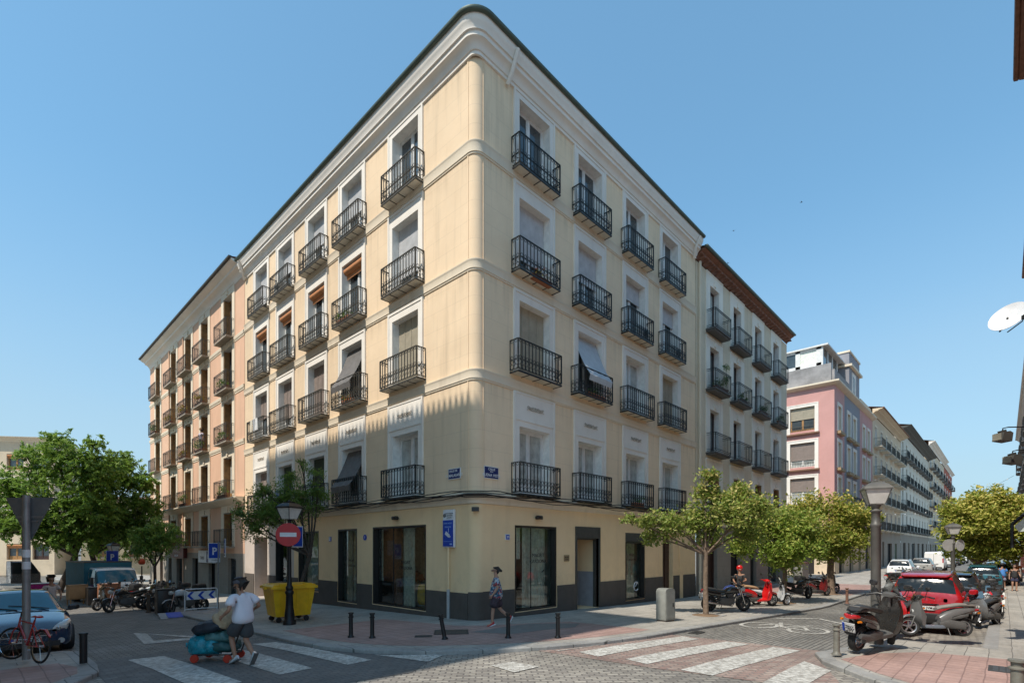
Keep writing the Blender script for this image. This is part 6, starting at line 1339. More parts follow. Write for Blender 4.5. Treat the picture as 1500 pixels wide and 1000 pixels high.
def motorbike(label, loc, rz, body, steer=.3, lean=.12, topcase=None, plate=None, name='motorcycle', fairing=False, seatm=None):
    t = thing(name, label, 'motorcycle', loc, rz, 'scooters and motorcycles parked in the streets'); t.rotation_euler = (lean,0,rz); seatm = seatm or M('seat_vinyl',(.03,.028,.026),.55)
    bike_wheel(t, -.70, .305, .16, rimm=BPL); bike_wheel(t, .72, .305, .12, steer, rimm=DPL)
    mb = MB(); mb.loft([(-.12,.78,.06,.04),(.0,.84,.14,.11),(.2,.88,.155,.14),(.38,.86,.13,.12),(.48,.80,.06,.06)], 14, 2.5); ob('fuel_tank', mb, body, t, smooth=50)
    mb = MB(); mb.loft([(-.95,.90,.05,.02),(-.85,.89,.11,.045),(-.55,.84,.13,.05),(-.2,.78,.12,.05),(-.05,.80,.07,.03)], 14, 3); ob('seat', mb, seatm, t, smooth=50)
    mb = MB(); mb.loft([(-1.0,.84,.03,.02),(-.9,.80,.09,.06),(-.6,.73,.11,.09),(-.25,.66,.1,.08)], 12, 2.6); ob('tail_body', mb, body, t, smooth=50)
    mb = MB(); mb.loft([(-.3,.45,.12,.14),(-.1,.42,.17,.18),(.15,.42,.17,.17),(.3,.45,.1,.12)], 10, 4); mb.loft([(.02,.62,.1,.1),(.2,.66,.1,.1)], 10, 4)
    for i in range(4): mb.box(.0,.26,-.13,.13,.52+i*.04,.535+i*.04)
    ob('engine', mb, DPL, t)
    mb = MB(); mb.tube([(.45,0,.86),(.15,.1,.62),(-.25,.11,.5),(-.7,.1,.305)], .022, 6); mb.tube([(.45,0,.86),(.15,-.1,.62),(-.25,-.11,.5),(-.7,-.1,.305)], .022, 6); mb.tube([(.4,0,.8),(.3,0,.4),(-.2,0,.25)], .022, 6); ob('frame', mb, BPL, t)
    mb = MB(); [mb.tube([(.72,s*.085,.305),(.52,s*.085,.9)], .022, 8) for s in (1,-1)]; ob('fork', mb, CHR, t)
    mb = MB(); mb.tube([(.30,-.36,1.05),(.40,-.2,1.09),(.48,-.06,1.0),(.48,.06,1.0),(.40,.2,1.09),(.30,.36,1.05)], .013, 6); mb.loft([(.5,1.02,.08,.05),(.58,1.0,.09,.06)], 10); ob('handlebar', mb, BPL, t)
    for s in (1,-1): mb = MB(); mb.tube([(.34,s*.27,1.07),(.28,s*.38,1.045)], .02, 8); ob('grip', mb, BPL, t); mirror(t, .42, s*.32, 1.27, s)
    mb = MB(); mb.lathe([(.01,.1),(.07,.08),(.095,0),(.085,-.03),(.06,-.1)], (.62,0,.9), 14, 'x'); ob('headlight', mb, HEADL, t)
    if fairing: mb = MB(); mb.loft([(.42,.92,.17,.12),(.55,.94,.16,.16),(.68,.88,.1,.12),(.75,.84,.03,.03)], 12); ob('fairing', mb, body, t, smooth=50)
    mb = MB(); mb.loft([(1.0,.5,.03,.015),(.88,.6,.06,.02),(.72,.635,.065,.02),(.56,.60,.055,.02),(.47,.52,.03,.015)], 10, 3); ob('front_fender', mb, body, t, smooth=50)
    mb = MB(); mb.loft([(-.98,.44,.055,.055,-.19),(-.9,.43,.065,.065,-.19),(-.5,.36,.065,.065,-.18),(-.35,.32,.03,.03,-.16),(.2,.24,.022,.022,-.12),(.32,.4,.02,.02,-.08)], 12); ob('exhaust', mb, CHR, t, smooth=50)
    mb = MB(); mb.loft([(-1.06,.80,.06,.03),(-1.0,.81,.08,.04)], 10, 3); ob('tail_light', mb, TAIL, t)
    p = MB(); p.obox((-1.07,0,.60),(.006,0,.002),(0,.11,0),(-.03,0,.08)); p.obox((-1.03,0,.72),(.02,0,0),(0,.03,0),(-.01,0,.1)); pl = ob('licence_plate', p, PLW, t, smooth=0)
    if plate: 
        for i, s in enumerate(plate): write(pl, s, .085, BLK, (-1.085, 0, .635-.08*i), -pi/2)
    if topcase is not None: mb = MB(); mb.loft([(-1.25,1.05,.17,.1),(-1.2,1.06,.22,.14),(-.92,1.06,.23,.15),(-.8,1.04,.17,.1)], 16, 3.4); ob('top_case', mb, topcase, t, smooth=50)
    mb = MB(); mb.tube([(-.1,.12,.28),(-.1,.3,.02)], .013, 5); ob('kickstand', mb, DPL, t)
    return t
BLKP = paint('black_scooter_paint', (.022,.021,.020), .3); GRYP = paint('grey_scooter_paint', (.13,.13,.13), .35); REDS = paint('red_scooter_paint', (.62,.01,.012), .2); WHS = paint('white_scooter_paint', (.55,.56,.57), .3); BLUS = paint('blue_scooter_paint', (.02,.04,.16), .3); STEEL = paint('steel_blue_paint', (.16,.19,.23), .35)
TAN = M('tan_seat', (.40,.24,.13), .6)
H = lambda dx, dy: atan2(dy, dx)
scooter('dusty black maxi scooter seen from behind, nearest the bollards', (3.5,-10.05,0), H(.96,-.28), BLKP, big=1.2, plate=('4857','CJW'), steer=.35, exh=True, panel=DPL, trim=DPL)
scooter('long dark scooter with chrome side panel parked side on before the red car', (6.6,-11.0,0), H(-.62,.78), GRYP, M('worn_grey_seat',(.22,.20,.18),.7), big=1.0, steer=-.3, exh=2, panel=STEEL, plate=('0613','HSV'), trim=BLKP)
scooter('scooter with red front and round headlamp squeezed behind the black maxi scooter', (7.7,-10.25,-.1), H(-.97,.22), paint('dark_red_scooter_paint',(.45,.012,.012),.25), big=1.0, steer=.2, headr=True, panel=BLUS)
for i, (x, y, a, bd, kind) in enumerate(((13.7,-12.0,(-.93,.3),GRYP,0),(15.9,-12.05,(-.93,.3),WHS,1),(18.0,-12.1,(-.95,.25),REDS,0),(20.2,-12.15,(-.95,.2),BLKP,1))):
    lb = ('grey scooter tucked between the red car and the right pavement','white motorcycle beside the red car, second of four along the pavement','red scooter beside the black off-roader, third of four along the pavement','black motorcycle beside the black off-roader, last of four along the pavement')[i]
    (motorbike if kind else scooter)(lb, (x-1.2, y+.1, gz(x,0)), H(*a), bd)
scooter('scooter with a wide grey top case and white plate behind the black off-roader', (22.2,-11.3,-.36), 0, GRYP, topcase=DPL, big=1.1, plate=('7705','DXP'))
motorbike('motorcycle parked under the yellow tree with its plate towards us', (25.6,-11.6,-.38), .1, BLKP, topcase=BPL, plate=('3921','GLW'))
# left pavement of the right street
motorbike('black motorcycle with red tail lamp behind the young tree', (9.75,-4.2,gz(9.7,0)), H(.69,-.72), BLKP, plate=('6150','BTK'), seatm=None)
t = motorbike('black tourer motorcycle standing behind the first one near the wall', (10.9,-3.7,gz(10.9,0)), H(.75,-.65), BLUS, topcase=None)
scooter('bright red scooter with tan seat beside the round green tree', (13.1,-4.25,gz(13.1,0)), H(.80,-.60), REDS, TAN, big=1.12, headr=True, screen=False, panel=REDS, trim=REDS, steer=.1)
scooter('dark scooter with white front fender and white wheel between red scooter and tree', (14.25,-4.5,gz(14.2,0)), H(.62,-.78), WHS, trim=BPL, white_rim=True, screen=True, steer=.5)
motorbike('black motorcycle seen from behind, just right of the round green tree', (18.4,-4.5,-.3), H(.85,-.52), BLKP, plate=('8842','HCM'), topcase=None)
scooter('dark red scooter with white plate left of the yellowish tree', (21.0,-4.75,-.3), H(.8,-.6), paint('maroon_scooter_paint',(.16,.015,.015),.3), topcase=BPL, plate=('1476','FZD'))
scooter('black scooter hidden behind the trunk of the yellowish tree', (23.6,-4.6,-.3), H(.7,-.7), BLKP)
for i, (x, y) in enumerate(((30,-8.9),(31.5,-8.9),(33,-8.9))): pass
motorbike('motorcycle with screen before the white estate car', (39.5,-7.2,-.38), H(.8,-.5), GRYP, fairing=True); scooter('dark scooter parked left of the white estate car', (36.5,-6.5,-.38), H(.7,-.6), BLKP)
# motorcycles along the left street, parked side by side
lm = [(-4.95,12.6,WHS,0,'white and grey motorcycle right behind the chevron barrier'),(-4.95,13.9,GRYP,1,'grey scooter second in the row behind the chevron barrier'),(-5.0,15.1,BLKP,0,'black motorcycle third in the row on the left street'),(-5.0,16.2,BLKP,1,'black scooter with a dark top case in the row on the left street'),(-5.05,18.6,BLKP,0,'black motorcycle beyond the tall scooter in the row on the left street'),(-5.1,19.8,REDS,1,'red scooter in the dark row before the truck'),(-5.1,21.0,GRYP,0,'grey motorcycle last before the truck'),(-5.05,17.4,WHS,0,'white tailed motorcycle in the middle of the row on the left street'),(-6.6,18.0,BLKP,1,'black scooter parked ahead of the row, near the truck'),(-6.4,16.2,BLKP,0,'black motorcycle parked ahead of the row, behind the brownish bollard')]
for x, y, bd, kind, lb in lm:
    (scooter if kind else motorbike)(lb, (x, y, gz(0,y)-.08), H(-.93,-.36), bd, topcase=BPL if kind else None, lean=.1)
# ------------------------------------------------------------------ bicycle
t = thing('bicycle', 'red city bicycle chained to the thick sign pole', 'bicycle', (-10.42,2.35,0), H(-.37,.93)); t.rotation_euler = (.1,0,H(-.37,.93)); BR = paint('red_bicycle_paint', (.38,.012,.015), .3)
for x in (-.5,.52):
    m_ = MB(); m_.ring((0,0,0), .32, .02, 'y', 28, 6); o = ob('wheel', m_, TYRE, t, (x,0,.34), .35 if x > 0 else 0, smooth=60); q = MB(); q.ring((0,0,0), .295, .009, 'y', 24, 4)
    for k in range(14): a = k*pi/7; q.tube([(0,.02*(-1)**k,0),(.29*cos(a),0,.29*sin(a))], .0022, 3)
    q.lathe([(.01,-.04),(.025,-.04),(.025,.04),(.01,.04)], (0,0,0), 10, 'y'); ob('spokes', q, CHR, o, recalc=False)
mb = MB(); mb.tube([(-.18,0,.86),(-.02,0,.34)], .018, 8); mb.tube([(-.16,0,.78),(.35,0,.82)], .019, 8); mb.tube([(-.02,0,.34),(.36,0,.76)], .022, 8); mb.tube([(.34,0,.90),(.38,0,.68)], .02, 8)
for s in (1,-1): mb.tube([(-.15,s*.02,.74),(-.5,s*.06,.34)], .010, 6); mb.tube([(-.02,s*.02,.34),(-.5,s*.06,.34)], .011, 6); mb.tube([(.38,s*.03,.68),(.43,s*.06,.6),(.52,s*.06,.34)], .013, 6)
ob('frame', mb, BR, t); mb = MB(); mb.loft([(-.34,.93,.07,.02),(-.28,.94,.08,.03),(-.15,.93,.04,.02),(-.04,.92,.015,.012)], 12); mb.tube([(-.2,0,.92),(-.18,0,.84)], .013, 6); ob('saddle', mb, BR, t)
mb = MB(); mb.tube([(.34,0,.9),(.33,0,1.0)], .014, 6); mb.tube([(.22,-.30,1.02),(.32,-.15,1.03),(.36,0,1.0),(.32,.15,1.03),(.22,.30,1.02)], .011, 6); ob('handlebar', mb, BPL, t)
mb = MB(); mb.lathe([(.02,-.05),(.09,-.05),(.09,-.04),(.02,-.04)], (-.02,0,.34), 16, 'y'); mb.tube([(-.02,-.05,.34),(.1,-.06,.22),(.1,-.14,.22)], .01, 6); mb.tube([(-.02,.05,.34),(-.14,.06,.46),(-.14,.14,.46)], .01, 6); ob('crank', mb, CHR, t)
mb = MB(); mb.loft([(-.78,.55,.02,.01),(-.6,.69,.03,.012),(-.45,.69,.03,.012),(-.3,.62,.02,.01)], 8, 4); ob('mudguard', mb, BR, t)

suv('dark car parked behind the man in the pale T-shirt', (-9.3,44,-.83), H(1,.1), DKP, '9910 CGG', rack=False); suv('red car in the square behind the small tree', (-3.4,39,-.83), H(.3,1), RED_P, '3178 JKD', rack=False)
t = thing('parasol', 'white cafe parasol at the far left edge', 'parasol', (-15.5,34,-.75)); mb = MB(); mb.tube([(0,0,0),(0,0,2.6)], .03, 6); ob('pole', mb, GREYM, t); mb = MB(); mb.lathe([(1.7,2.0),(1.7,2.2),(.9,2.5),(.05,2.75)], n=8, capends=False); ob('canopy', mb, WHT, t, recalc=False, smooth=0)
# ------------------------------------------------------------------ people
SKIN = M('skin', (.42,.24,.165), .55, var=.08); SKIN2 = M('tanned_skin', (.33,.175,.11), .55, var=.08); HAIR = M('dark_hair', (.015,.011,.009), .6)
def skinmesh(name, verts, edges, rad, mat, parent, sub=2, root=0):
    me = bpy.data.meshes.new(name); me.from_pydata([tuple(v) for v in verts], edges, [])
    o = bpy.data.objects.new(name, me); COL.objects.link(o)
    m_ = o.modifiers.new('skin', 'SKIN'); m_.use_smooth_shade = True; m_.branch_smoothing = .6
    for i, r in enumerate(rad):
        sv = me.skin_vertices[0].data[i]; sv.radius = r if isinstance(r, tuple) else (r, r); sv.use_root = (i == root)
    s = o.modifiers.new('sub', 'SUBSURF'); s.levels = sub; s.render_levels = sub
    bpy.context.view_layer.update()
    m2 = bpy.data.meshes.new_from_object(o.evaluated_get(bpy.context.evaluated_depsgraph_get())); bpy.data.objects.remove(o)
    m2.materials.clear(); m2.materials.append(mat); m2.name = name
    m2.polygons.foreach_set('use_smooth', [True]*len(m2.polygons))
    return ob(name, m2, None, parent)
V = Vector
def person(label, loc, rz, J, skin=SKIN, h=1.75, cat='person', hands=True):
    """J: joints in a frame facing +X, left = +Y.  keys: sl er..; returns thing and joints"""
    t = thing('person', label, 'person', loc, rz); k = h/1.75; t.scale = (k,k,k)
    D = dict(pel=(0,0,.96), sp=(0,0,1.12), ch=(.0,0,1.30), nb=(-.01,0,1.455), nk=(.01,0,1.52), hd=(.02,0,1.575),
             shL=(0,.17,1.41), elL=(-.03,.24,1.13), wrL=(.03,.25,.88), shR=(0,-.17,1.41), elR=(-.03,-.24,1.13), wrR=(.03,-.25,.88),
             hpL=(0,.09,.90), knL=(.02,.10,.50), anL=(-.01,.10,.09), hpR=(0,-.09,.90), knR=(.02,-.10,.50), anR=(-.01,-.10,.09), ht=(0,0), toeL=None, toeR=None)
    D.update(J); D = {a: (V(b) if isinstance(b, (tuple, list)) and len(b) == 3 else b) for a, b in D.items()}
    face = Matrix.Rotation(D['ht'][0], 3, 'Z') @ Matrix.Rotation(D['ht'][1], 3, 'Y')
    hc = D['hd'] + V((0,0,.075))
    def hp(x, y, z): return hc + face @ V((x, y, z))
    vs = [D['pel'], D['sp'], D['ch'], D['nb'], D['nk'], hp(-.005,0,-.045), hp(.0,0,.02), hp(-.01,0,.085)]; rd = [(.14,.115), (.13,.11), (.155,.12), (.085,.07), (.062,.060), (.082,.085), (.100,.112), (.075,.085)]
    ed = [(i, i+1) for i in range(7)]
    def chain(st, pts, rs):
        p = st
        for q, r in zip(pts, rs): vs.append(V(q)); rd.append(r); ed.append((p, len(vs)-1)); p = len(vs)-1
        return p
    # jaw and nose
    chain(6, [hp(.095,0,-.005), hp(.125,0,-.022)], [.024, .012]); chain(5, [hp(.055,0,-.062)], [.035])
    for s in (1,-1): chain(6, [hp(-.005,s*.088,-.005)], [.016])
    tips = {}
    for s, S in ((1,'L'),(-1,'R')):
        sh, el, wr = D['sh'+S], D['el'+S], D['wr'+S]
        e = chain(2, [sh, sh.lerp(el,.5), el, el.lerp(wr,.45), wr], [.062, .050, .040, .038, .025])
        d_ = (wr-el).normalized(); hand = wr + d_*.05; e2 = chain(e, [hand, wr+d_*.085], [(.036,.02), (.036,.017)])
        side = V((0,s,0)).cross(d_).normalized(); pn = d_.cross(side).normalized()*(1 if s > 0 else -1)
        curl = V((0,-s,0))
        for i, (o_, ln) in enumerate(((-.027,.062),(-.009,.072),(.009,.068),(.027,.052))):
            b = wr + d_*.09 + side*o_; chain(e2, [b, b+d_*ln*.5+curl*.012, b+d_*ln*.85+curl*.035], [.010, .009, .007])
        b = wr + d_*.035 + side*(-.03); chain(e, [b, b+d_*.035-side*.025+curl*.01, b+d_*.065-side*.03+curl*.02], [.013, .011, .008])
        tips[S] = wr + d_*.08
        h_, kn, an = D['hp'+S], D['kn'+S], D['an'+S]
        toe = D['toe'+S] or V((an.x+.16, an.y+s*.02, an.z-.055)); td = (V(toe)-an)
        chain(0, [h_, h_.lerp(kn,.45), kn, kn.lerp(an,.35), an, an+td*.35+V((0,0,-.01)), V(toe)], [.098, .082, .056, .055, .036, .036, .024])
    b = skinmesh('body', vs, ed, rd, skin, t)
    for s in (1,-1):
        mb = MB(); c = hp(.092,s*.033,.012); mb.lathe([(.001,-.008),(.011,-.004),(.011,.004),(.001,.008)], c, 8, 'x'); ob('eye', mb, HEADL, t); 
    mb = MB(); c = hp(.098,0,-.058); mb.loft([(c.x-.01,c.z,.02,.005,c.y),(c.x+.004,c.z,.024,.006,c.y),(c.x+.008,c.z,.01,.003,c.y)], 8); ob('mouth', mb, M('lips',(.30,.10,.08),.5), t)
    D['hp_'] = hp; D['face'] = face; D['tips'] = tips; return t, D
def garment(t, name, D, kind, mat, pad=.018, lo=None, sleeve=.6, leg=.75, loose=1.0):
    vs, rd, ed = [], [], []
    def add(p, r, a=None):
        vs.append(V(p)); rd.append(r); 
        if a is not None: ed.append((a, len(vs)-1))
        return len(vs)-1
    P = pad
    if kind == 'shirt':
        z = lo if lo is not None else .86
        a = add(D['ch'], (.155+P+.02*loose, .14+P+.01*loose)); b = add(D['sp'], (.14+P+.02*loose, .11+P+.02*loose), a); c = add(D['pel']+V((0,0,0)), (.15+P+.015*loose, .12+P+.02*loose), b); add((D['pel'].x, D['pel'].y, z), (.155+P, .125+P), c)
        n = add(D['nb']+V((0,0,-.01)), (.105,.085), a)
        for S in 'LR':
            sh, el = D['sh'+S], D['el'+S]; e = add(D['nb'].lerp(sh, .5)+V((0,0,-.045)), .085+P*.8, a); e = add(sh+V((0,0,-.02)), .064+P*.35, e); add(sh.lerp(el,.45), .060+P*.7, e); add(sh.lerp(el, sleeve), .062+P*.8, len(vs)-1)
    elif kind == 'shorts':
        a = add(D['pel']+V((0,0,.04)), (.135+P,.11+P)); b = add(D['pel'], (.145+P,.12+P), a)
        for S in 'LR':
            h_, kn, an = D['hp'+S], D['kn'+S], D['an'+S]
            e = add(h_, .10+P, b); e = add(h_.lerp(kn,.45), .092+P*1.2, e)
            if leg <= 1: add(h_.lerp(kn, leg), .088+P*1.6, e)
            else: e = add(kn, .066+P, e); e = add(kn.lerp(an,.4), .06+P, e); add(kn.lerp(an, leg-1), .05+P, e)
    return skinmesh(name, vs, ed, rd, mat, t, 2)
def shoe(t, D, S, mat, sole, sock=None):
    an = D['an'+S]; s = 1 if S == 'L' else -1; toe = V(D['toe'+S]) if D['toe'+S] else V((an.x+.16, an.y+s*.02, an.z-.055)); d_ = (toe-an); d_.normalize()
    up = d_.orthogonal(); kn = D['kn'+S]; leg = (kn-an).normalized(); side = leg.cross(d_).normalized(); up = d_.cross(side).normalized()
    heel = an - d_*.045 - leg*.02; M_ = []
    mb = MB(); b0 = len(mb.v)
    st = [(-.035,.028,.05,.02),(0,.038,.055,.02),(.07,.042,.045,.0),(.15,.046,.034,-.012),(.21,.040,.024,-.02),(.245,.02,.012,-.025)]
    n = 10
    for x, w, h_, oz in st:
        for k in range(n):
            a = 2*pi*k/n; mb.v.append(tuple(heel + d_*x + side*(w*cos(a)) + up*(h_*sin(a)*.8+oz-.0)))
    for i in range(len(st)-1):
        for k in range(n): mb.face((b0+i*n+k, b0+i*n+(k+1)%n, b0+(i+1)*n+(k+1)%n, b0+(i+1)*n+k))
    mb.face(tuple(range(b0,b0+n))); mb.face(tuple(range(b0+(len(st)-1)*n, b0+len(st)*n)))
    o = ob('shoe', mb, mat, t, smooth=60); q = MB(); q.obox(heel+d_*.10-up*.042, d_*.145, side*.045, up*.012); ob('sole', q, sole, o)
def hat(t, D, mat, visor=True):
    hp = D['hp_']; mb = MB(); b = len(mb.v); n = 16; R = [(.124,.112,.03),(.126,.114,.06),(.118,.106,.105),(.088,.08,.145),(.04,.04,.162),(.002,.002,.166)]
    for rx, ry, z in R:
        for k in range(n): a = 2*pi*k/n; mb.v.append(tuple(hp(rx*cos(a)-.004, ry*sin(a), z)))
    for i in range(len(R)-1):
        for k in range(n): mb.face((b+i*n+k, b+i*n+(k+1)%n, b+(i+1)*n+(k+1)%n, b+(i+1)*n+k))
    o = ob('cap', mb, mat, t, smooth=60)
    if visor: mb = MB(); P = [tuple(hp(.10+.085*cos(a), .095*sin(a)*1.0, .035-.02*cos(a))) for a in [(-pi/2)+pi*i/8 for i in range(9)]]; mb.quad(*P); ob('visor', mb, mat, o, recalc=False)
def hair(t, D, mat=HAIR, bun=False, long_=False):
    hp = D['hp_']; vs = [hp(-.02,0,.03), hp(-.015,0,.085), hp(-.06,0,.0), hp(-.075,0,-.04)]; rd = [(.108,.108),(.09,.09),(.085,.08),(.055,.05)]; ed = [(0,1),(0,2),(2,3)]
    if bun: vs += [hp(-.12,0,.06), hp(-.17,0,.03), hp(-.21,.02,-.02), hp(-.16,-.03,-.05)]; rd += [.045,.06,.04,.035]; ed += [(2,4),(4,5),(5,6),(5,7)]
    if long_: vs += [hp(-.09,0,-.12), hp(-.09,0,-.2)]; rd += [(.05,.03),(.04,.02)]; ed += [(3,len(vs)-2),(len(vs)-2,len(vs)-1)]
    skinmesh('hair', vs, ed, rd, mat, t, 2)
TEE = M('white_tee', (.62,.61,.66), .85, var=.06, bump=.4, bscale=7); SHORTG = M('grey_shorts', (.05,.052,.055), .85, var=.25); 
def patterned():
    m, nt, b = nodes('patterned_shirt'); v = objco(nt); n = nt.nodes.new('ShaderNodeTexVoronoi'); n.inputs['Scale'].default_value = 22; L(nt, v, n.inputs['Vector'])
    r = nt.nodes.new('ShaderNodeValToRGB'); r.color_ramp.interpolation = 'CONSTANT'; E_ = r.color_ramp.elements
    E_[0].position = 0; E_[0].color = (.03,.07,.13,1); E_[1].position = .3; E_[1].color = (.30,.36,.42,1)
    for p, c in ((.5,(.32,.05,.06,1)),(.62,(.06,.16,.24,1)),(.8,(.45,.42,.42,1))): e = E_.new(p); e.color = c
    sp = nt.nodes.new('ShaderNodeSeparateColor'); L(nt, n.outputs['Color'], sp.inputs[0]); L(nt, sp.outputs[0], r.inputs[0]); L(nt, r.outputs[0], b.inputs['Base Color']); b.inputs['Roughness'].default_value = .85; return m
PAT = patterned()
# man in the white T-shirt, back to us, stepping off behind his loaded trolley
ang = radians(108)   # facing direction in the world
t, D = person('man in white T-shirt, grey cap and grey shorts pushing a loaded trolley over the crossing', (-7.22,-.72,-.08), ang,
    dict(pel=(.02,0,.94), sp=(.04,0,1.10), ch=(.07,0,1.29), nb=(.09,0,1.44), nk=(.115,0,1.50), hd=(.13,0,1.55), shL=(.08,.21,1.40), elL=(.0,.33,1.14), wrL=(.20,.33,1.00), shR=(.07,-.21,1.40), elR=(-.04,-.34,1.17), wrR=(.16,-.36,1.08),
         hpL=(.03,.1,.90), knL=(.24,.11,.55), anL=(.12,.10,.12), hpR=(.0,-.1,.90), knR=(.02,-.06,.48), anR=(-.30,.0,.20), toeL=V((.29,.12,.04)), toeR=V((-.22,.01,.045)), ht=(.5,.1)), SKIN2, 1.78)
garment(t, 'shirt', D, 'shirt', TEE, .055, .80, .78, loose=2.6); garment(t, 'shorts', D, 'shorts', SHORTG, .045, leg=.95)
for S in 'LR': shoe(t, D, S, WHS, DPL)
hair(t, D); hat(t, D, M('slate_cap', (.07,.07,.085), .85))
# trolley with sacks
tc = thing('hand_trolley', 'folding hand trolley with red wheels lying low under its sacks', 'trolley', (-7.45,.0,-.08), radians(134)); mb = MB()
mb.tube([(-.35,-.22,.16),(.45,-.22,.16)], .018, 6); mb.tube([(-.35,.22,.16),(.45,.22,.16)], .018, 6); mb.tube([(-.35,-.22,.16),(-.35,.22,.16)], .018, 6); mb.tube([(.45,-.22,.16),(.45,.22,.16)], .018, 6)
mb.tube([(-.35,-.2,.16),(-.6,-.2,.85),(-.6,.2,.85),(-.35,.2,.16)], .016, 6); ob('frame', mb, BPL, tc)
for x in (-.3,.4):
    for s in (1,-1): mb = MB(); mb.lathe([(.03,-.02),(.085,-.02),(.085,.02),(.03,.02)], (x,s*.27,.085), 16, 'y'); ob('wheel', mb, M('red_wheel',(.45,.03,.01),.5), tc)
def sack(name, label, loc, rz, dims, mat, seed, tilt=0, n=14, group=None):
    t = thing(name, label, 'bag', loc, rz, group); t.rotation_euler = (0, tilt, rz); r = random.Random(seed); a, b, c = dims; mb = MB(); K = 16; st = []
    for i in range(11):
        u = i/10; x = -a/2+a*u; e = (1-(2*u-1)**4)**.5 if 0 < i < 10 else .12; st.append((x, c/2, b/2*e*(1+.08*sin(u*9+seed)), c/2*e*(1+.08*cos(u*7+seed))))
    mb.loft(st, K, 2.4)
    for i, v in enumerate(mb.v):
        x, y, z = v; d_ = .018*sin(x*31+seed)+.018*sin(y*37+z*29)+.012*r.uniform(-1,1); mb.v[i] = (x, y+d_*(1 if y > 0 else -1), max(0, z+d_))
    ob('sack', mb, mat, t, smooth=80); mb = MB(); mb.loft([(a/2-.02,c/2,.03,.03),(a/2+.03,c/2,.05,.04),(a/2+.07,c/2,.02,.05)], 8); ob('knot', mb, mat, t); return t
TEALB = M('teal_plastic_bag', (.01,.21,.27), .25, var=.4, scale=8, bump=.6, bscale=15); DKB = M('dark_sack_cloth', (.014,.02,.03), .6, var=.3); BEB = M('beige_sack', (.42,.30,.19), .9, var=.25, scale=9, bump=.6, bscale=12); DGB = M('dark_green_bag', (.015,.07,.07), .5, var=.3)
sack('sack', 'large shiny teal plastic sack hanging over the front of the trolley', (-7.66,.22,.02), radians(134), (.74,.50,.46), TEALB, 1)
sack('sack', 'dark green bag lying on the trolley bed', (-7.36,-.08,.10), radians(134), (.62,.44,.26), DGB, 2)
sack('sack', 'greyish teal sack under the dark one on the trolley', (-7.45,0,.32), radians(140), (.62,.42,.26), M('dusty_teal_bag',(.06,.15,.15),.4,var=.3), 5)
sack('sack', 'dark blue black sack with pointed corner on top of the teal ones', (-7.55,.08,.52), radians(-40), (.85,.46,.26), DKB, 3, -.2)
sack('sack', 'beige cloth sack stacked highest, against the man', (-7.32,-.2,.62), radians(134), (.48,.38,.42), BEB, 4, .5)
# walker in the patterned shirt
ang = atan2(.7226, -.691)
t, D = person('walking person in patterned shirt, dark shorts and red shoes with hair tied back and sunglasses', (-.25,-1.2,0), ang+.12,
    dict(shL=(0,.18,1.42), elL=(-.02,.24,1.15), wrL=(.12,.22,.95), elR=(-.10,-.25,1.15), wrR=(-.06,-.26,.90), knL=(.10,.09,.50), anL=(.13,.09,.09), knR=(-.12,-.08,.50), anR=(-.42,-.09,.22), toeL=V((.29,.11,.03)), toeR=V((-.35,-.10,.07)), ht=(.05,.02)), SKIN, 1.76)
garment(t, 'shirt', D, 'shirt', PAT, .045, .74, .8, loose=2.2); garment(t, 'shorts', D, 'shorts', M('dark_patterned_shorts',(.045,.03,.04),.85,var=.6,scale=14), .045, leg=.95)
REDSH = M('red_canvas', (.50,.05,.05), .7)
for S in 'LR': shoe(t, D, S, REDSH, WHT)
hair(t, D, bun=True); mb = MB(); hp = D['hp_']; mb.obox(hp(.104,0,.014), (.008,0,0), (0,.078,0), (0,0,.02))
for s in (1,-1): mb.tube([hp(.08,s*.072,.02), hp(-.01,s*.092,.02)], .005, 4)
ob('sunglasses', mb, BLK, t)
# rider with the red helmet
t, D = person('person in black T-shirt wearing a red helmet behind the bright red scooter', (12.5,-3.75,gz(12.5,0)), radians(200),
    dict(elL=(.06,.26,1.16), wrL=(.28,.12,1.12), elR=(.05,-.26,1.16), wrR=(.28,-.14,1.0), ht=(.2,.1)), SKIN2, 1.74)
BLKT = M('black_tee', (.03,.03,.032), .85); DEN = M('dark_denim', (.04,.055,.09), .85, var=.3)
garment(t, 'shirt', D, 'shirt', BLKT, .02, .86, .6); garment(t, 'trousers', D, 'shorts', DEN, .012, leg=1.85)
for S in 'LR': shoe(t, D, S, BLKT, WHT)
hp = D['hp_']; c = hp(-.01,0,.045); mb = MB(); mb.loft([(c.x-.15,c.z,.05,.06,c.y),(c.x-.11,c.z,.115,.12,c.y),(c.x,c.z+.01,.14,.145,c.y),(c.x+.07,c.z+.03,.125,.11,c.y),(c.x+.10,c.z+.05,.09,.07,c.y)], 16); ob('helmet', mb, REDS, t, smooth=70)
# pair walking away on the right pavement
t, D = person('stout person in blue T-shirt and pale shorts walking on the right pavement', (33.6,-12.2,-.3), radians(10), dict(knL=(.12,.1,.5), anR=(-.2,-.1,.12), wrR=(.18,-.28,.98)), SKIN2, 1.66)
garment(t, 'shirt', D, 'shirt', M('blue_tee',(.06,.20,.50),.85), .045, .84, .7, loose=3); garment(t, 'shorts', D, 'shorts', M('lilac_shorts',(.30,.30,.42),.85), .035, leg=.7); hair(t, D)
for S in 'LR': shoe(t, D, S, WHS, WHT)
t, D = person('person in black vest and dark shorts at the right edge of the pavement', (33.0,-12.75,-.3), radians(185), dict(knR=(.1,-.1,.5), wrL=(.2,.26,1.0)), SKIN, 1.62)
garment(t, 'shirt', D, 'shirt', BLKT, .03, .84, .25, loose=2); garment(t, 'shorts', D, 'shorts', M('navy_shorts',(.04,.04,.08),.85), .03, leg=.7); hair(t, D, long_=True)
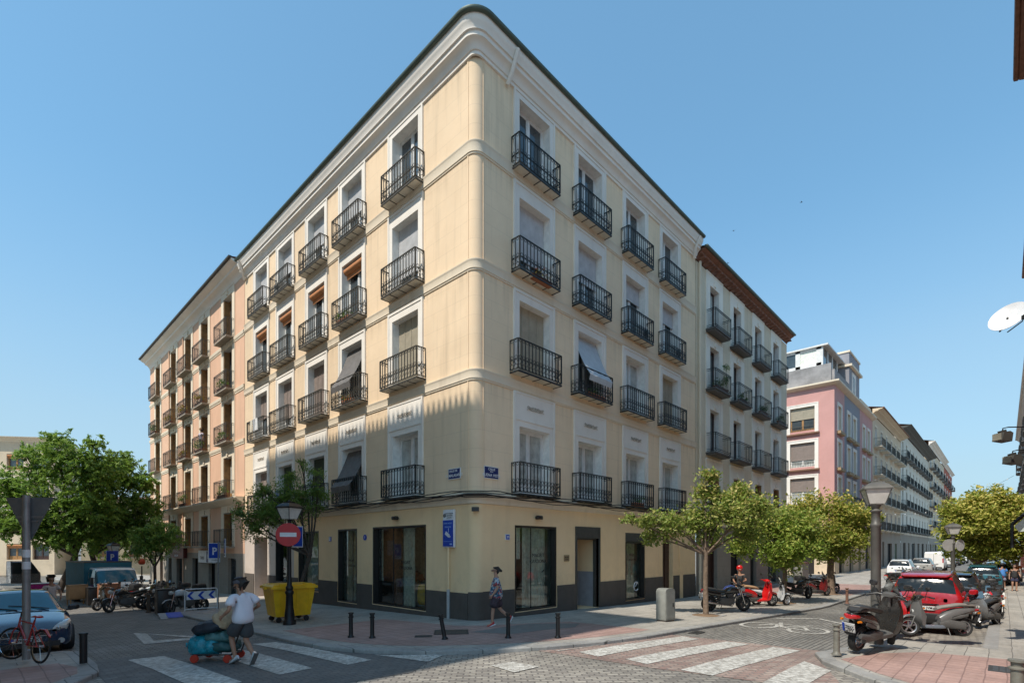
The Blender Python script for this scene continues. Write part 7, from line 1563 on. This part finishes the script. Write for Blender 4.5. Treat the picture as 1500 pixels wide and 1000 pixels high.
for S in 'LR': shoe(t, D, S, BLKT, BPL)
t, D = person('passer-by in orange top behind the couple at the right edge', (39.5,-12.95,-.3), radians(180), dict(knR=(.1,-.1,.5)), SKIN, 1.7)
garment(t, 'shirt', D, 'shirt', M('orange_top',(.55,.16,.03),.85), .02, .86, .6); garment(t, 'trousers', D, 'shorts', DEN, .014, leg=1.8); hair(t, D, long_=True)
for S in 'LR': shoe(t, D, S, BLKT, WHT)
# people by the black car
t, D = person('dark haired man in pale T-shirt standing behind the black saloon', (-9.25,12.3,-.38), radians(-70), dict(ht=(-.1,.15), elL=(.05,.27,1.15), wrL=(.2,.2,.98)), SKIN2, 1.72)
garment(t, 'shirt', D, 'shirt', M('pale_tee',(.52,.42,.38),.85), .026, .84, .6, loose=1.6); garment(t, 'trousers', D, 'shorts', DEN, .014, leg=1.85); hair(t, D)
for S in 'LR': shoe(t, D, S, BLKT, WHT)
t, D = person('dark haired person leaning beside the roof of the black saloon at the left edge', (-11.75,9.6,-.15), radians(-30), dict(sp=(.08,0,1.08), ch=(.2,0,1.22), nb=(.3,0,1.32), nk=(.34,0,1.36), hd=(.39,0,1.40), shL=(.26,.17,1.28), shR=(.26,-.17,1.28), elL=(.42,.22,1.08), wrL=(.62,.14,1.12), elR=(.40,-.22,1.05), wrR=(.6,-.14,1.1), ht=(.2,.5)), SKIN, 1.68)
garment(t, 'shirt', D, 'shirt', BLKT, .022, .86, .6); garment(t, 'trousers', D, 'shorts', DEN, .014, leg=1.85); hair(t, D)
for S in 'LR': shoe(t, D, S, BLKT, WHT)
# figure watering plants on a balcony of the salmon building
t, D = person('person in white shirt and straw hat standing on a balcony of the salmon building', (-.25,28.0,8.97), radians(190), dict(elR=(.1,-.25,1.2), wrR=(.3,-.2,1.1)), SKIN2, 1.65)
garment(t, 'shirt', D, 'shirt', M('lilac_white_shirt',(.48,.44,.52),.85), .03, .84, .7, loose=1.6); garment(t, 'trousers', D, 'shorts', BLKT, .014, leg=1.85); hair(t, D); hat(t, D, M('straw_hat',(.40,.24,.12),.8))
for S in 'LR': shoe(t, D, S, BLKT, BPL)

# ------------------------------------------------------------------ things kept on the balconies of the corner building
def ac_unit(label, u, z, P, rot):
    c, s = cos(rot), sin(rot); y = -.2; t = thing('air_conditioner', label, 'air conditioner', (P[0]+c*u-s*y, P[1]+s*u+c*y, z), rot, 'air conditioners on the balconies'); mb = MB()
    mb.box(-.38,.38,-.13,.13,.06,.60); ob('casing', mb, M('grey_ac_casing',(.42,.42,.40),.6), t); mb = MB(); mb.ring((.1,-.135,.33), .19, .012, 'y', 16); mb.ring((.1,-.135,.33), .1, .008, 'y', 12); mb.lathe([(.01,-.004),(.18,-.004),(.18,0),(.01,0)], (.1,-.131,.33), 16, 'y'); ob('fan_grille', mb, BLACKF, t)
    mb = MB(); mb.box(-.3,-.24,-.12,.12,0,.06); mb.box(.24,.3,-.12,.12,0,.06); ob('feet', mb, BLACKF, t)
ac_unit('air conditioner on the third balcony of the shaded front, two rows under the roof', 10.2, FL[2]+.01, PR, RR)
ac_unit('air conditioner on the last balcony of the shaded front, two rows under the roof', 13.5, FL[2]+.01, PR, RR)
ac_unit('air conditioner on the second balcony from the left end, sunlit front, top row', -14.9, FL[3]+.01, PL, RL)
planter('dark green plants on the balcony under the orange roll, nearest to the corner', (-.3, 7.9, FL[2]+.01), RL, 1.0, LEAF1, 140, .12, r0=81)
planter('small flower pots on the second sunlit balcony with the cloth awning', (-.3, 7.6, FL[1]+.01), RL, .8, LEAFR, 100, .08, r0=82)
planter('leafy pots on the third first floor balcony of the shaded front', (9.6, -.3, FL[0]+.01), 0, .9, LEAF1, 120, .12, r0=83)
def laundry(label, u, z, P, rot, cols):
    c, s = cos(rot), sin(rot); y = -.43; t = thing('laundry', label, 'laundry', (P[0]+c*u-s*y, P[1]+s*u+c*y, z), rot)
    for i, cc in enumerate(cols):
        mb = MB(); x0 = -.5+i*.36
        for a in range(6):
            for b in range(5): f = lambda a, b: (x0+a*.055, -.01+.015*sin(a*1.9+i)*b*.4, 1.09-b*.13); mb.quad(f(a,b), f(a+1,b), f(a+1,b+1), f(a,b+1))
        ob('cloth', mb, M('cloth_%s' % cc[0], cc[1], .9), t, recalc=False, smooth=180)
laundry('towels hung over the railing of the fourth sunlit balcony, first row above the cables', -14.6, FL[0], PL, RL, (('pale', (.6,.58,.55)), ('blue', (.12,.2,.35))))
laundry('pale cloths over the railing of the farthest sunlit balcony, third row down', -17.8, FL[1], PL, RL, (('cream', (.6,.55,.45)), ('grey', (.35,.36,.38)), ('white', (.7,.7,.7))))
